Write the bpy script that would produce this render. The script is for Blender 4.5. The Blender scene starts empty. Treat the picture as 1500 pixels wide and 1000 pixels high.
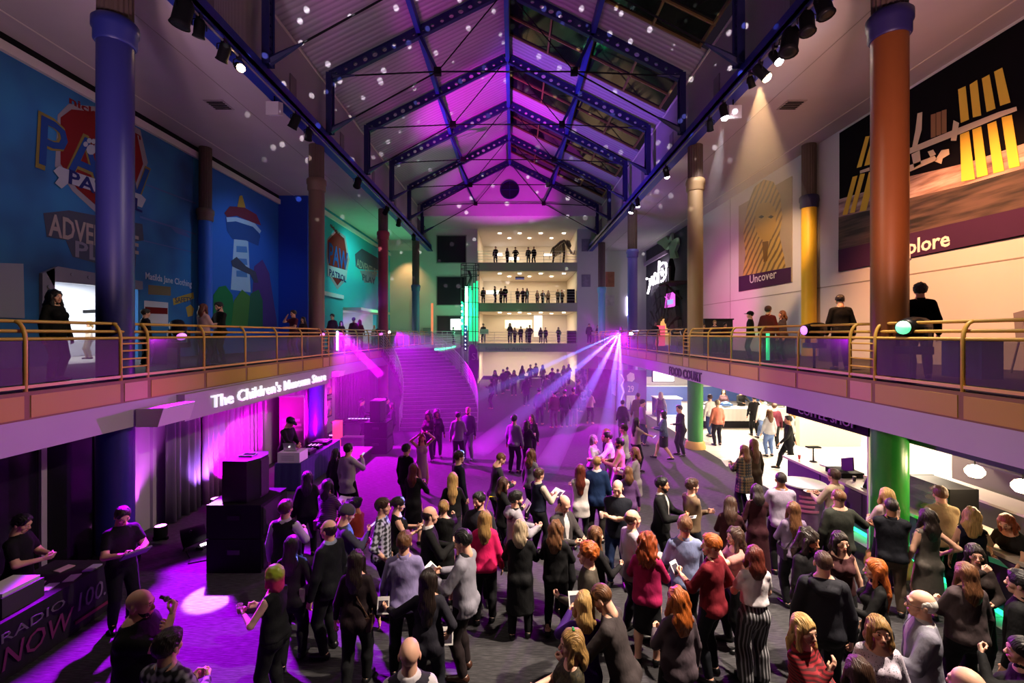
import bpy, math, random, numpy as np
from mathutils import Vector, Matrix, Quaternion, Euler
S = bpy.context.scene
COL = S.collection
random.seed(7)
# ------------------------------------------------------------------ camera: 16 mm lens, level, at the rail of the gallery behind
FPX, CX, CY, CAMZ = 667.0, 752.0, 489.0, 4.6
cam = bpy.data.objects.new('camera', bpy.data.cameras.new('camera')); COL.objects.link(cam); S.camera = cam
cam.location = (0, 0, CAMZ); cam.rotation_euler = (math.radians(90), 0, 0)
cam.data.sensor_width = 36; cam.data.lens = FPX/1500*36
cam.data.shift_x = -(CX-750)/1500; cam.data.shift_y = -(500-CY)/1500
cam.data.clip_start = .05; cam.data.clip_end = 200
# ------------------------------------------------------------------ world, exposure
w = bpy.data.worlds.new('night'); S.world = w; w.use_nodes = True
w.node_tree.nodes['Background'].inputs[0].default_value = (.55, .36, .62, 1)
w.node_tree.nodes['Background'].inputs[1].default_value = .020
vs = S.view_settings
vs.view_transform = 'Standard'; vs.look = 'None'; vs.exposure = 0.0; vs.gamma = 1.0; vs.use_curve_mapping = False
S.cycles.use_denoising = True
S.cycles.max_bounces = 6; S.cycles.diffuse_bounces = 3; S.cycles.glossy_bounces = 2; S.cycles.transmission_bounces = 4; S.cycles.volume_bounces = 0; S.cycles.transparent_max_bounces = 12
S.cycles.sample_clamp_indirect = 4.0; S.cycles.caustics_reflective = False; S.cycles.caustics_refractive = False
S.cycles.use_light_tree = True; S.cycles.volume_step_rate = 4.0; S.cycles.volume_max_steps = 64

def lamp(kind, name, loc, col, watts, target=None, angle=60, blend=.4, size=.08, sy=None, spread=None, gobo=None):
    d = bpy.data.lights.new(name, kind); d.energy = watts; d.color = col
    o = bpy.data.objects.new(name, d); COL.objects.link(o); o.location = loc
    if kind == 'SPOT': d.spot_size = math.radians(angle); d.spot_blend = blend; d.shadow_soft_size = size
    elif kind == 'AREA':
        d.shape = 'RECTANGLE'; d.size = size; d.size_y = sy or size
        if spread: d.spread = math.radians(spread)
    else: d.shadow_soft_size = size
    if target is not None: o.rotation_euler = (Vector(target)-Vector(loc)).to_track_quat('-Z', 'Y').to_euler()
    if gobo:
        d.use_nodes = True; nt = d.node_tree; em = nt.nodes['Emission']
        tc = nt.nodes.new('ShaderNodeTexCoord'); v = nt.nodes.new('ShaderNodeTexVoronoi'); v.inputs['Scale'].default_value = gobo[0]
        r = nt.nodes.new('ShaderNodeValToRGB'); r.color_ramp.elements[0].position = gobo[1]; r.color_ramp.elements[0].color = (1,1,1,1); r.color_ramp.elements[1].position = gobo[1]+.04; r.color_ramp.elements[1].color = (0,0,0,1)
        nt.links.new(tc.outputs['Normal'], v.inputs['Vector']); nt.links.new(v.outputs['Distance'], r.inputs[0]); nt.links.new(r.outputs[0], em.inputs['Color'])
    return o
WARM = (1, .66, .38); NEUT = (1, .82, .66); MAG = (1.0, .02, .95); PUR = (.55, .03, 1.0); BLU = (.18, .2, 1.0); GRN = (.05, 1.0, .35); COOL = (.85, .85, 1.0)
# ---- stage lights hung on the two tracks and the gallery rails
TRX_L, TRX_R, TRZ = -7.25, 6.65, 11.75
lamp('SPOT', 'amber_beam', (6.72, 12.4, 11.45), (1, .58, .26), 9000, (12.2, 22.5, 7.2), 30, .5, .08)
lamp('SPOT', 'warm_wall_spot', (6.5, 10.9, 11.25), (1, .42, .17), 7000, (12.2, 12.0, 4.8), 76, .7, .10)
lamp('SPOT', 'soft_wall_spot', (TRX_R, 16.6, TRZ), (1, .86, .86), 700, (11.5, 21.0, 6.0), 60, .8, .08)
lamp('SPOT', 'soft_wall_spot', (TRX_R, 22.5, TRZ), (.95, .8, .9), 500, (11.5, 25.0, 6.0), 60, .8, .08)
for (x, y, tx, ty, e) in ((TRX_R, 5.0, 2.5, 6.0, 14500), (TRX_R, 7.2, 3.4, 8.5, 9500), (TRX_R, 11.0, 2.6, 11.0, 4400), (TRX_L, 5.5, .6, 6.0, 900), (TRX_R, 15.0, 3.5, 14.5, 2600)):
    lamp('SPOT', 'crowd_spot', (x, y, TRZ), NEUT, e, (tx, ty, 1.0), 52, .8, .12)
# left gallery rail: purple and magenta moving heads
lamp('SPOT', 'purple_head', (-7.2, 10.7, 4.75), (.46, .0, 1.0), 24000, (-4.7, 7.2, 0), 50, .25, .10)
lamp('SPOT', 'magenta_pool', (-7.2, 10.9, 5.05), (1.0, .40, 1.0), 42000, (-5.3, 7.95, 0), 7.6, .25, .05)
lamp('SPOT', 'magenta_head', (-7.1, 18.3, 4.7), (.80, .0, 1.0), 17000, (-3.2, 15.8, 0), 70, .5, .10)
lamp('SPOT', 'magenta_head', (-7.1, 27.5, 4.7), (.66, .0, 1.0), 11500, (-1.6, 20.5, 0), 60, .5, .10)
# right gallery rail
lamp('SPOT', 'magenta_head', (6.6, 27.6, 4.75), (.75, .0, 1.0), 14000, (2.0, 16.0, 0), 54, .4, .10)
lamp('SPOT', 'magenta_floor', (6.5, 12.0, 4.75), (.75, .0, 1.0), 8000, (1.0, 12.4, 0), 26, .3, .10)
# roof washes
lamp('SPOT', 'roof_magenta', (-6.9, 20.0, 4.9), (.95, .0, 1.0), 17000, (-1.3, 27.0, 17.8), 35, .7, .10)
lamp('SPOT', 'roof_magenta', (5.5, 30.5, 4.9), (.95, .0, 1.0), 8500, (-.8, 36.0, 16.8), 42, .7, .10)
lamp('SPOT', 'roof_violet', (-6.9, 18.0, 4.9), (.30, .10, 1.0), 12000, (4.2, 25.0, 16.6), 46, .7, .10)
lamp('SPOT', 'roof_wash', (-6.0, 4.0, 5.0), (.85, .60, .95), 950, (-3.5, 15.0, 16.0), 80, 1.0, .2)
lamp('SPOT', 'roof_wash', (5.5, 4.0, 5.0), (.80, .55, 1.0), 700, (3.5, 15.0, 16.0), 80, 1.0, .2)
lamp('SPOT', 'star_gobo', (0, 1.0, 6.0), (1, .93, 1), 48000, (-.5, 19.0, 16.6), 62, .25, .02, gobo=(34, .15))
# soffits and walls
lamp('SPOT', 'soffit_rose', (5.0, 5.0, 5.2), (1, .50, .42), 1500, (9.8, 13.0, 12.2), 74, .8, .3)
lamp('SPOT', 'soffit_rose', (-5.6, 5.0, 5.2), (1, .62, .72), 800, (-9.8, 13.0, 12.2), 78, .8, .3)
lamp('SPOT', 'mural_blue', (-7.3, 13.6, 11.6), (.35, .6, 1.0), 190, (-12.9, 13.0, 6.5), 95, .8, .15)
lamp('SPOT', 'mural_blue', (-7.3, 20.5, 11.6), (.25, .55, 1.0), 620, (-12.9, 21.5, 6.5), 80, .8, .15)
lamp('SPOT', 'mural_teal', (-7.3, 29.5, 11.4), (.25, 1.0, .85), 1250, (-11.3, 31.5, 8.0), 95, .8, .15)
lamp('SPOT', 'green_uplight', (-9.0, 33.5, 4.4), (.12, 1.0, .35), 1000, (-9.3, 32.0, 12.2), 80, .8, .15)
lamp('SPOT', 'end_wall_amber', (-9.5, 40.3, 11.9), (1, .5, .2), 700, (-9.6, 41.6, 8.0), 90, .9, .1)
lamp('SPOT', 'end_wall_green', (-4.2, 35.0, 4.6), (.2, 1.0, .45), 900, (-7.5, 41.7, 7.5), 90, .9, .2)
lamp('SPOT', 'end_wall_violet', (5.0, 33.0, 5.0), (.55, .3, 1.0), 700, (9.0, 41.7, 7.5), 90, .9, .2)
lamp('SPOT', 'side_wall_magenta', (7.4, 24.0, 5.0), (1, .05, .5), 800, (12.2, 25.5, 6.8), 80, .8, .15)
lamp('SPOT', 'far_column_violet', (6.6, 27.9, 4.9), (.35, .2, 1.0), 300, (7.35, 31.0, 9.5), 70, .7, .1)
# added fill lamps that brighten the two gallery edges, from the opposite tracks
lamp('SPOT', 'edge_fill', (TRX_R, 8.0, TRZ), (1, .80, .62), 2700, (-7.5, 9.5, 3.2), 40, .7, .12)
lamp('SPOT', 'edge_fill', (TRX_R, 15.0, TRZ), (1, .80, .62), 2700, (-7.5, 17.0, 3.2), 34, .7, .12)
lamp('SPOT', 'edge_fill', (TRX_L, 7.0, TRZ), (1, .80, .62), 2700, (6.95, 9.0, 3.2), 40, .7, .12)
lamp('SPOT', 'edge_fill', (TRX_L, 14.0, TRZ), (1, .80, .62), 4600, (6.95, 17.0, 3.2), 36, .7, .12)
lamp('SPOT', 'blue_rim', (6.35, 27.0, 4.8), (.12, .25, 1), 120000, (-2.4, 7.6, 1.45), 2.0, .3, .03)
lamp('SPOT', 'white_beam', (6.75, 14.6, 11.45), (.95, .9, 1), 5000, (7.0, 17.5, 3.7), 18, .5, .05)
# ------------------------------------------------------------------ helpers
def link(o):
    COL.objects.link(o); return o

MATS = {}
def rgb(c):
    if isinstance(c, str):
        c = c.lstrip('#'); c = [int(c[i:i+2], 16)/255 for i in (0, 2, 4)]
        c = [x/12.92 if x <= .04045 else ((x+.055)/1.055)**2.4 for x in c]
    return (c[0], c[1], c[2], 1.0)

def mat(name, col=(.5,.5,.5), rough=.6, metal=0.0, emit=None, es=0.0, alpha=None, bump=None, var=0.0, vscale=4.0, spec=.4, trans=0.0):
    """procedural material: principled + optional noise colour variation and noise bump"""
    if name in MATS: return MATS[name]
    m = bpy.data.materials.new(name); m.use_nodes = True; MATS[name] = m
    nt = m.node_tree; b = nt.nodes['Principled BSDF']
    b.inputs['Base Color'].default_value = rgb(col)
    b.inputs['Roughness'].default_value = rough
    b.inputs['Metallic'].default_value = metal
    b.inputs['Specular IOR Level'].default_value = spec
    if trans: b.inputs['Transmission Weight'].default_value = trans
    if emit is not None:
        b.inputs['Emission Color'].default_value = rgb(emit); b.inputs['Emission Strength'].default_value = es
    if alpha is not None: b.inputs['Alpha'].default_value = alpha
    if var or bump:
        tc = nt.nodes.new('ShaderNodeTexCoord')
        n = nt.nodes.new('ShaderNodeTexNoise'); n.inputs['Scale'].default_value = vscale; n.inputs['Detail'].default_value = 4
        nt.links.new(tc.outputs['Object'], n.inputs['Vector'])
        if var:
            mx = nt.nodes.new('ShaderNodeMix'); mx.data_type = 'RGBA'
            c = rgb(col)
            mx.inputs[6].default_value = (c[0]*(1-var), c[1]*(1-var), c[2]*(1-var), 1)
            mx.inputs[7].default_value = (min(1,c[0]*(1+var)), min(1,c[1]*(1+var)), min(1,c[2]*(1+var)), 1)
            nt.links.new(n.outputs['Fac'], mx.inputs[0]); nt.links.new(mx.outputs[2], b.inputs['Base Color'])
        if bump:
            n2 = nt.nodes.new('ShaderNodeTexNoise'); n2.inputs['Scale'].default_value = bump[0]; n2.inputs['Detail'].default_value = 3
            mp = nt.nodes.new('ShaderNodeMapping'); mp.inputs['Scale'].default_value = bump[2] if len(bump) > 2 else (1,1,1)
            nt.links.new(tc.outputs['Object'], mp.inputs['Vector']); nt.links.new(mp.outputs[0], n2.inputs['Vector'])
            bp = nt.nodes.new('ShaderNodeBump'); bp.inputs['Strength'].default_value = bump[1]; bp.inputs['Distance'].default_value = .03
            nt.links.new(n2.outputs['Fac'], bp.inputs['Height']); nt.links.new(bp.outputs[0], b.inputs['Normal'])
    return m

def ramp_mat(name, tex, stops, rough=.7, scale=(1,1,1), rot=(0,0,0), bump=0.0, coord='Object', **tk):
    """procedural material: one texture node through a colour ramp"""
    if name in MATS: return MATS[name]
    m = bpy.data.materials.new(name); m.use_nodes = True; MATS[name] = m
    nt = m.node_tree; b = nt.nodes['Principled BSDF']; b.inputs['Roughness'].default_value = rough
    tc = nt.nodes.new('ShaderNodeTexCoord'); mp = nt.nodes.new('ShaderNodeMapping')
    mp.inputs['Scale'].default_value = scale; mp.inputs['Rotation'].default_value = rot
    t = nt.nodes.new('ShaderNodeTex' + tex)
    for k, v in tk.items():
        if k in t.inputs: t.inputs[k].default_value = v
        else: setattr(t, k, v)
    r = nt.nodes.new('ShaderNodeValToRGB')
    while len(r.color_ramp.elements) < len(stops): r.color_ramp.elements.new(.5)
    for e, (p, c) in zip(r.color_ramp.elements, stops): e.position = p; e.color = rgb(c)
    nt.links.new(tc.outputs[coord], mp.inputs['Vector']); nt.links.new(mp.outputs[0], t.inputs['Vector'])
    o = t.outputs.get('Fac') or t.outputs.get('Distance') or t.outputs[0]
    nt.links.new(o, r.inputs[0]); nt.links.new(r.outputs[0], b.inputs['Base Color'])
    if bump:
        bp = nt.nodes.new('ShaderNodeBump'); bp.inputs['Strength'].default_value = bump; bp.inputs['Distance'].default_value = .02
        nt.links.new(o, bp.inputs['Height']); nt.links.new(bp.outputs[0], b.inputs['Normal'])
    return m

def wl(o):
    v = Vector((0,0,0))
    while o is not None: v = v + Vector(o.location); o = o.parent
    return v

def props(o, label=None, cat=None, group=None, kind=None):
    if label: o['label'] = label
    if cat: o['category'] = cat
    if group: o['group'] = group
    if kind: o['kind'] = kind
    return o

def thing(name, label, cat, loc=(0,0,0), group=None, rz=0.0):
    o = link(bpy.data.objects.new(name, None)); o.location = loc; o.rotation_euler = (0,0,rz); o.empty_display_size = .2
    return props(o, label, cat, group)

def struct(name, label=None):
    o = link(bpy.data.objects.new(name, None)); o['kind'] = 'structure'
    if label: o['label'] = label
    return o

def np_mesh(name, V, F, smooth=True, mi=None):
    me = bpy.data.meshes.new(name)
    V = np.asarray(V, dtype=np.float32); F = np.asarray(F, dtype=np.int32)
    n = F.shape[1]
    me.vertices.add(len(V)); me.vertices.foreach_set('co', V.ravel())
    me.loops.add(F.size); me.loops.foreach_set('vertex_index', F.ravel())
    me.polygons.add(len(F)); me.polygons.foreach_set('loop_start', np.arange(0, F.size, n, dtype=np.int32))
    if mi is not None: me.polygons.foreach_set('material_index', np.asarray(mi, dtype=np.int32))
    if smooth: me.polygons.foreach_set('use_smooth', np.ones(len(F), dtype=bool))
    me.update(calc_edges=True)
    return me

class MB:
    """collects shapes in world metres and links them as one mesh object"""
    def __init__(s): s.v = []; s.f = []; s.sm = []
    def add(s, V, F, smooth=False):
        n = len(s.v); s.v += [tuple(p) for p in V]; s.f += [tuple(i+n for i in f) for f in F]; s.sm += [smooth]*len(F); return s
    def box(s, x0, x1, y0, y1, z0, z1):
        return s.add([(x0,y0,z0),(x1,y0,z0),(x1,y1,z0),(x0,y1,z0),(x0,y0,z1),(x1,y0,z1),(x1,y1,z1),(x0,y1,z1)],
                     [(0,3,2,1),(4,5,6,7),(0,1,5,4),(1,2,6,5),(2,3,7,6),(3,0,4,7)])
    def bar(s, a, b, w, h, up=(0,0,1)):
        a = Vector(a); b = Vector(b); d = (b-a).normalized(); u = Vector(up)
        r = d.cross(u)
        if r.length < 1e-4: r = d.cross(Vector((1,0,0)))
        r.normalize(); u = r.cross(d); r = r*(w/2); u = u*(h/2)
        V = [a-r-u, a+r-u, a+r+u, a-r+u, b-r-u, b+r-u, b+r+u, b-r+u]
        return s.add(V, [(0,1,2,3),(7,6,5,4),(0,4,5,1),(1,5,6,2),(2,6,7,3),(3,7,4,0)])
    def tube(s, pts, r, n=8, cap=True):
        pts = [Vector(p) for p in pts]; V = []; F = []
        rs = r if isinstance(r, (list, tuple)) else [r]*len(pts)
        ref = None
        for i, p in enumerate(pts):
            d = (pts[min(i+1, len(pts)-1)] - pts[max(i-1, 0)]).normalized()
            if ref is None:
                ref = d.cross(Vector((0,0,1)))
                if ref.length < 1e-3: ref = d.cross(Vector((1,0,0)))
            ref = (ref - d*ref.dot(d)).normalized(); q = d.cross(ref)
            for k in range(n):
                a = 2*math.pi*k/n
                V.append(p + (ref*math.cos(a) + q*math.sin(a))*rs[i])
        for i in range(len(pts)-1):
            for k in range(n):
                F.append((i*n+k, i*n+(k+1)%n, (i+1)*n+(k+1)%n, (i+1)*n+k))
        if cap: F += [tuple(range(n-1,-1,-1)), tuple(range((len(pts)-1)*n, len(pts)*n))]
        return s.add(V, F, n > 6)
    def lathe(s, c, prof, n=24):
        c = Vector(c); V = []; F = []
        for (r, z) in prof:
            for k in range(n):
                a = 2*math.pi*k/n; V.append((c.x+r*math.cos(a), c.y+r*math.sin(a), c.z+z))
        for i in range(len(prof)-1):
            for k in range(n): F.append((i*n+k, i*n+(k+1)%n, (i+1)*n+(k+1)%n, (i+1)*n+k))
        s.add(V, F, True)
        return s.add(V[:n], [tuple(range(n-1,-1,-1))]).add(V[-n:], [tuple(range(n))])
    def prism(s, pts, off):
        """extrude a closed polygon (3D points) by the vector off"""
        n = len(pts); off = Vector(off); V = [Vector(p) for p in pts] + [Vector(p)+off for p in pts]
        return s.add(V, [tuple(range(n-1,-1,-1)), tuple(range(n,2*n))] + [(k,(k+1)%n,n+(k+1)%n,n+k) for k in range(n)])
    def mesh(s, name, loc=Vector((0,0,0))):
        me = bpy.data.meshes.new(name)
        me.from_pydata([tuple(Vector(p)-loc) for p in s.v], [], s.f); me.update()
        me.polygons.foreach_set('use_smooth', s.sm)
        return me
    def build(s, name, m, parent=None, label=None, cat=None, group=None, kind=None):
        loc = wl(parent)
        o = link(bpy.data.objects.new(name, s.mesh(name, loc))); o.data.materials.append(m)
        if parent is not None: o.parent = parent
        return props(o, label, cat, group, kind)

def inst(me, name, parent, loc, m=None, rot=None, scale=None):
    """another object that shares mesh data"""
    o = link(bpy.data.objects.new(name, me)); o.location = loc
    if rot: o.rotation_euler = rot
    if scale: o.scale = scale
    if parent is not None: o.parent = parent
    if m is not None:
        if not me.materials: me.materials.append(None)
        o.material_slots[0].link = 'OBJECT'; o.material_slots[0].material = m
    return o

def text(name, s, m, origin, xdir, zdir, height, depth=.01, parent=None, align='LEFT', width=None, bold=0.0, shear=0.0):
    """flat or raised lettering as a mesh; origin = baseline start, height = capital height"""
    cu = bpy.data.curves.new(name, 'FONT'); cu.body = s; cu.align_x = align; cu.size = height/.72; cu.extrude = depth/2
    cu.offset = bold; cu.shear = shear; cu.resolution_u = 2
    to = bpy.data.objects.new(name, cu); link(to)
    dg = bpy.context.evaluated_depsgraph_get()
    me = bpy.data.meshes.new_from_object(to.evaluated_get(dg)); me.name = name
    bpy.data.objects.remove(to); bpy.data.curves.remove(cu)
    xd = Vector(xdir).normalized(); zd = Vector(zdir); zd = (zd - xd*zd.dot(xd)).normalized(); yd = xd.cross(zd)
    sx = 1.0
    if width:
        xs = [v.co.x for v in me.vertices]; sx = width/max(1e-6, max(xs)-min(xs))
    o0 = Vector(origin); loc = wl(parent)
    for v in me.vertices:
        c = v.co; v.co = o0 + xd*(c.x*sx) + zd*c.y + yd*c.z - loc
    me.materials.clear(); me.materials.append(m)
    o = link(bpy.data.objects.new(name, me))
    if parent is not None: o.parent = parent
    return o

# pixel -> place (image frame 1500 x 1000)
def at(px, py, Y): return Vector(((px-CX)*Y/FPX, Y, CAMZ-(py-CY)*Y/FPX))
def ground(px, py, z=0.0):
    Y = (CAMZ-z)*FPX/(py-CY); return Vector(((px-CX)*Y/FPX, Y, z))
# ------------------------------------------------------------------ the place
XC = -.3
RL, RR = XC-7.25, XC+7.25           # gallery edges
COLY = (9.1, 18.4, 27.8, 37.1)
F2, SOF, EAVE, RIDGE = 3.72, 12.2, 15.0, 18.5
YE, YG = 41.7, 37.0                  # end wall, gable
WLX, WRX, WLX2 = -12.9, 12.2, -11.3  # outer walls
Y0 = -3.0
carpet = ramp_mat('carpet_grey', 'Noise', [(.35, (.015, .014, .016)), (.55, (.036, .034, .038)), (.7, (.062, .058, .064))], rough=.95, scale=(3, 26, 1), bump=.35, Scale=2.2, Detail=6.0)
deckm = mat('deck_carpet', (.045, .04, .05), .9, var=.3, vscale=9)
tile = mat('tile_white', (.78, .73, .66), .35, var=.06, vscale=2)
plaster = mat('plaster_white', (.62, .58, .58), .85, var=.04, vscale=1.2)
sofm = mat('soffit_plaster', (.50, .44, .44), .9, var=.10, vscale=.8)
lilac = mat('fascia_lilac', (.44, .38, .46), .7, var=.04, vscale=2)
yellowp = mat('panel_yellow', (.44, .29, .008), .5, var=.06, vscale=1.5)
yellow = mat('rail_yellow', (.68, .40, .07), .38, spec=.5)
bluem = mat('beam_blue', (.018, .028, .28), .45, spec=.4)
navy = mat('steel_navy', (.012, .013, .085), .5, spec=.35)
blackm = mat('black_matte', (.005, .005, .006), .75, spec=.15)
blacks = mat('black_satin', (.006, .006, .007), .4, spec=.3)
chrome = mat('steel_rail', (.55, .55, .58), .3, metal=.9)
def corr(name, col, sc, ax):
    m = ramp_mat(name, 'Wave', [(.0, tuple(c*.72 for c in col)), (.5, col), (1, col)], rough=.6, bump=.8, Scale=sc, bands_direction=ax)
    return m
def sbox(name, dims, m, label=None, parent=None):
    o = MB().box(*dims).build(name, m, parent); 
    if parent is None: o['kind'] = 'structure'
    if label: o['label'] = label
    return o
# floors
sbox('floor', (-14, 7.6, Y0, 46, -.3, 0), carpet, 'dark grey carpeted floor of the hall')
fl = struct('floor_food_court', 'white tiled food court floor')
tm = MB().box(-.39, .39, -.39, .39, -.3, 0).mesh('tile'); tm.materials.append(tile)
sbox('grout_bed', (7.6, 22, Y0, 46, -.32, -.006), mat('grout', (.45, .42, .39), .8), parent=fl)
for i in range(9):
    for j in range(33):
        inst(tm, 'tile', fl, (8.0+.8*i, 4.6+.8*j, 0))
# walls
wlf = struct('wall_left', 'blue painted side wall with a doorway')
MB().box(WLX-.3, WLX, Y0, 12.7, F2, 12.6).box(WLX-.3, WLX, 12.7, 15.65, 6.25, 12.6).box(WLX-.3, WLX, 15.65, 25, F2, 12.6).build('wall_panel', mat('wall_blue_paint', (.02, .16, .42), .8, var=.05, vscale=.7), wlf)
sbox('wall_left_return', (WLX, WLX2, 25, 25.3, F2, 12.6), mat('wall_royal_blue', (.01, .05, .42), .8))
wl2 = struct('wall_left_far', 'teal painted side wall with a doorway'); tealm = mat('wall_teal', (.02, .36, .42), .8, var=.04, vscale=.8)
MB().box(WLX2-.3, WLX2, 25.3, 30.2, F2, 12.6).box(WLX2-.3, WLX2, 30.2, 37.6, 6.35, 12.6).box(WLX2-.3, WLX2, 37.6, YE, F2, 12.6).build('wall_panel', tealm, wl2)
sbox('wall_right', (WRX, WRX+.3, Y0, YE, F2, 12.6), plaster)
for y, n in ((19.2, 1), (9.4, 2)): pass
for k, y in enumerate((7.0, 19.0, 25.6)): sbox('trim_%d' % (k+1), (WRX-.012, WRX, y-.012, y+.012, F2, 12.2), mat('joint_grey', (.3, .26, .24), .8))
sbox('trim_4', (WRX-.012, WRX, Y0, 30, 6.42, 6.45), mat('joint_grey', (.3, .26, .24), .8))
# soffits over the galleries
for s, nm in ((-1, 'left'), (1, 'right')):
    xi, xo = XC+s*7.2, XC+s*12.6
    sbox('ceiling_'+nm, (min(xi, xo), max(xi, xo), Y0, YE, SOF, SOF+.3), sofm)
    x1 = XC+s*11.73; sbox('trim_ceiling_'+nm, (x1-.02, x1+.02, Y0, YE, SOF-.012, SOF), mat('trim_cream', (.75, .68, .58), .6))
    x2 = XC+s*8.7; sbox('trim_ceiling_seam_'+nm, (x2-.012, x2+.012, Y0, YE, SOF-.006, SOF), mat('joint_grey', (.3, .26, .24), .8))
sbox('trim_cornice_left', (WLX, WLX+.12, Y0, 25, 11.72, 11.97), mat('cornice_white', (.6, .56, .54), .8))
sbox('trim_shade_left', (WLX, WLX+.03, Y0, 25, 11.97, 12.2), blackm)  # black strip stands in for shade on the wall above the cornice
sbox('trim_cornice_far', (WLX2, WLX2+.12, 25.3, YE, 11.72, 11.97), mat('cornice_white', (.6, .56, .54), .8))
# eave beams, clerestory, roof
cler = corr('clerestory_metal', (.46, .40, .42), 8, 'Y')
roofm = corr('roof_deck_metal', (.42, .38, .42), 1.25, 'Y')
for s, nm in ((-1, 'left'), (1, 'right')):
    x = XC+s*7.2
    MB().box(min(x, x+s*.35), max(x, x+s*.35), Y0, YE, SOF, SOF+.55).box(min(x-s*.12, x+s*.35), max(x-s*.12, x+s*.35), Y0, YE, SOF-.04, SOF+.02).build('eave_beam_'+nm, bluem, kind='structure')
    sbox('wall_clerestory_'+nm, (min(x+s*.30, x+s*.45), max(x+s*.30, x+s*.45), Y0, YG, SOF+.5, EAVE+.1), cler)
    sbox('trim_clerestory_'+nm, (min(x+s*.26, x+s*.31), max(x+s*.26, x+s*.31), Y0, YG, EAVE-.06, EAVE+.02), mat('trim_cream', (.75, .68, .58), .6))
    for y in (7.0, 11.6, 16.1, 20.7, 25.3, 30.0, 34.6):
        sbox('trim_vent_%s' % nm, (min(x+s*.27, x+s*.30), max(x+s*.27, x+s*.30), y-.22, y+.22, SOF+.62, SOF+1.5), mat('vent_grey', (.20, .17, .18), .8))
TY = [9.1+4.65*k for k in range(-2, 7)]
def slope(d, dz=0.0): return RIDGE-.493*d+dz
# left roof deck in panels between trusses, right roof of metal strips and skylights
rl = struct('roof_left', 'corrugated metal roof slope'); rr = struct('roof_right', 'roof slope with dark skylights between metal strips')
gl = mat('skylight_glass', (.006, .007, .006), .06, spec=.6)
brn = mat('mullion_bronze', (.16, .10, .03), .5)
def roof_quad(mb, s, y0, y1, d0, d1, t=.12, lift=.0):
    a = [(XC+s*d0, y0, slope(d0, lift)), (XC+s*d1, y0, slope(d1, lift)), (XC+s*d1, y1, slope(d1, lift)), (XC+s*d0, y1, slope(d0, lift))]
    if s < 0: a = a[::-1]
    return mb.prism(a, (0, 0, t))
for k in range(len(TY)-1):
    y0, y1 = TY[k], TY[k+1]
    roof_quad(MB(), -1, y0, y1, 0, 7.6, lift=.34).build('roof_panel', roofm, rl)
    if k == 0: roof_quad(MB(), -1, Y0, y0, 0, 7.6, lift=.34).build('roof_panel', roofm, rl)
    roof_quad(MB(), 1, y0, y0+.75, 0, 7.6, lift=.34).build('roof_strip', roofm, rr)
    roof_quad(MB(), 1, y1-1.35, y1, 0, 7.6, lift=.34).build('roof_strip', roofm, rr)
    for d0, d1 in ((.15, 1.9), (1.95, 3.7), (3.75, 5.5), (5.55, 7.2)):
        roof_quad(MB(), 1, y0+.75, y1-1.35, d0, d1, .03, .44).build('pane', gl, rr)
    for d in (.1, 1.92, 3.72, 5.52, 7.25): roof_quad(MB(), 1, y0+.75, y1-1.35, d-.035, d+.035, .1, .36).build('mullion', brn, rr)
    for yy in (y0+.78, (y0+y1)/2-.3, y1-1.38): roof_quad(MB(), 1, yy-.035, yy+.035, .1, 7.3, .1, .36).build('mullion', brn, rr)
# trusses: perforated rafters and posts, struts and tie rods
def perforated(a, b, depth, width, up, pitch, r, n0=0, taper=1.0):
    """flat beam with round holes along it, as one mesh"""
    a = Vector(a); b = Vector(b); d = b-a; L = d.length; d.normalize(); u = Vector(up); u = (u - d*u.dot(d)).normalized(); side = d.cross(u)
    n = max(1, int(L/pitch)); p = L/n; mb = MB()
    for k in range(n):
        c = a + d*(p*(k+.5)); q = 12
        rr_ = r*(taper + (1-taper)*min(1, 2*min(k, n-1-k)/n*1.0)) if taper != 1 else r
        for off in (-width/2, width/2):
            V = []; F = []
            for j in range(q):
                t = 2*math.pi*(j+.5)/q; cs, sn = math.cos(t), math.sin(t)
                m = max(abs(cs)/(p/2), abs(sn)/(depth/2)); V.append(c + d*(cs/m) + u*(sn/m) + side*off); V.append(c + d*(cs*rr_) + u*(sn*rr_) + side*off)
            for cx_, cy_ in ((1,1),(-1,1),(-1,-1),(1,-1)): V.append(c + d*(cx_*p/2) + u*(cy_*depth/2) + side*off)
            for j in range(q):
                j2 = (j+1) % q; F.append((2*j, 2*j2, 2*j2+1, 2*j+1))
            for ci, sgn in enumerate(((1,1),(-1,1),(-1,-1),(1,-1))):
                # corner fill between the two rim points around that corner
                best = None
                for j in range(q):
                    t0 = 2*math.pi*(j+.5)/q; t1 = 2*math.pi*(j+1.5)/q; ta = math.atan2(sgn[1]*depth/2, sgn[0]*p/2) % (2*math.pi)
                    if t0 <= ta <= t1 or t0 <= ta+2*math.pi <= t1: best = j
                if best is not None: F.append((2*best, 2*q+ci, 2*((best+1) % q)))
            if off < 0: F = [f[::-1] for f in F]
            mb.add(V, F)
        V = []; F = []
        for j in range(q):
            t = 2*math.pi*j/q
            for off in (-width/2, width/2): V.append(c + d*(math.cos(t)*rr_) + u*(math.sin(t)*rr_) + side*off)
        for j in range(q): j2 = (j+1) % q; F.append((2*j, 2*j+1, 2*j2+1, 2*j2))
        mb.add(V, F, True)
    for sg in (-1, 1): mb.bar(a+u*(sg*depth/2), b+u*(sg*depth/2), width*1.9, .035, up=u)
    return mb
pairs = ['nearest', 'second', 'third', 'fourth', 'fifth', 'sixth', 'seventh']
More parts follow.
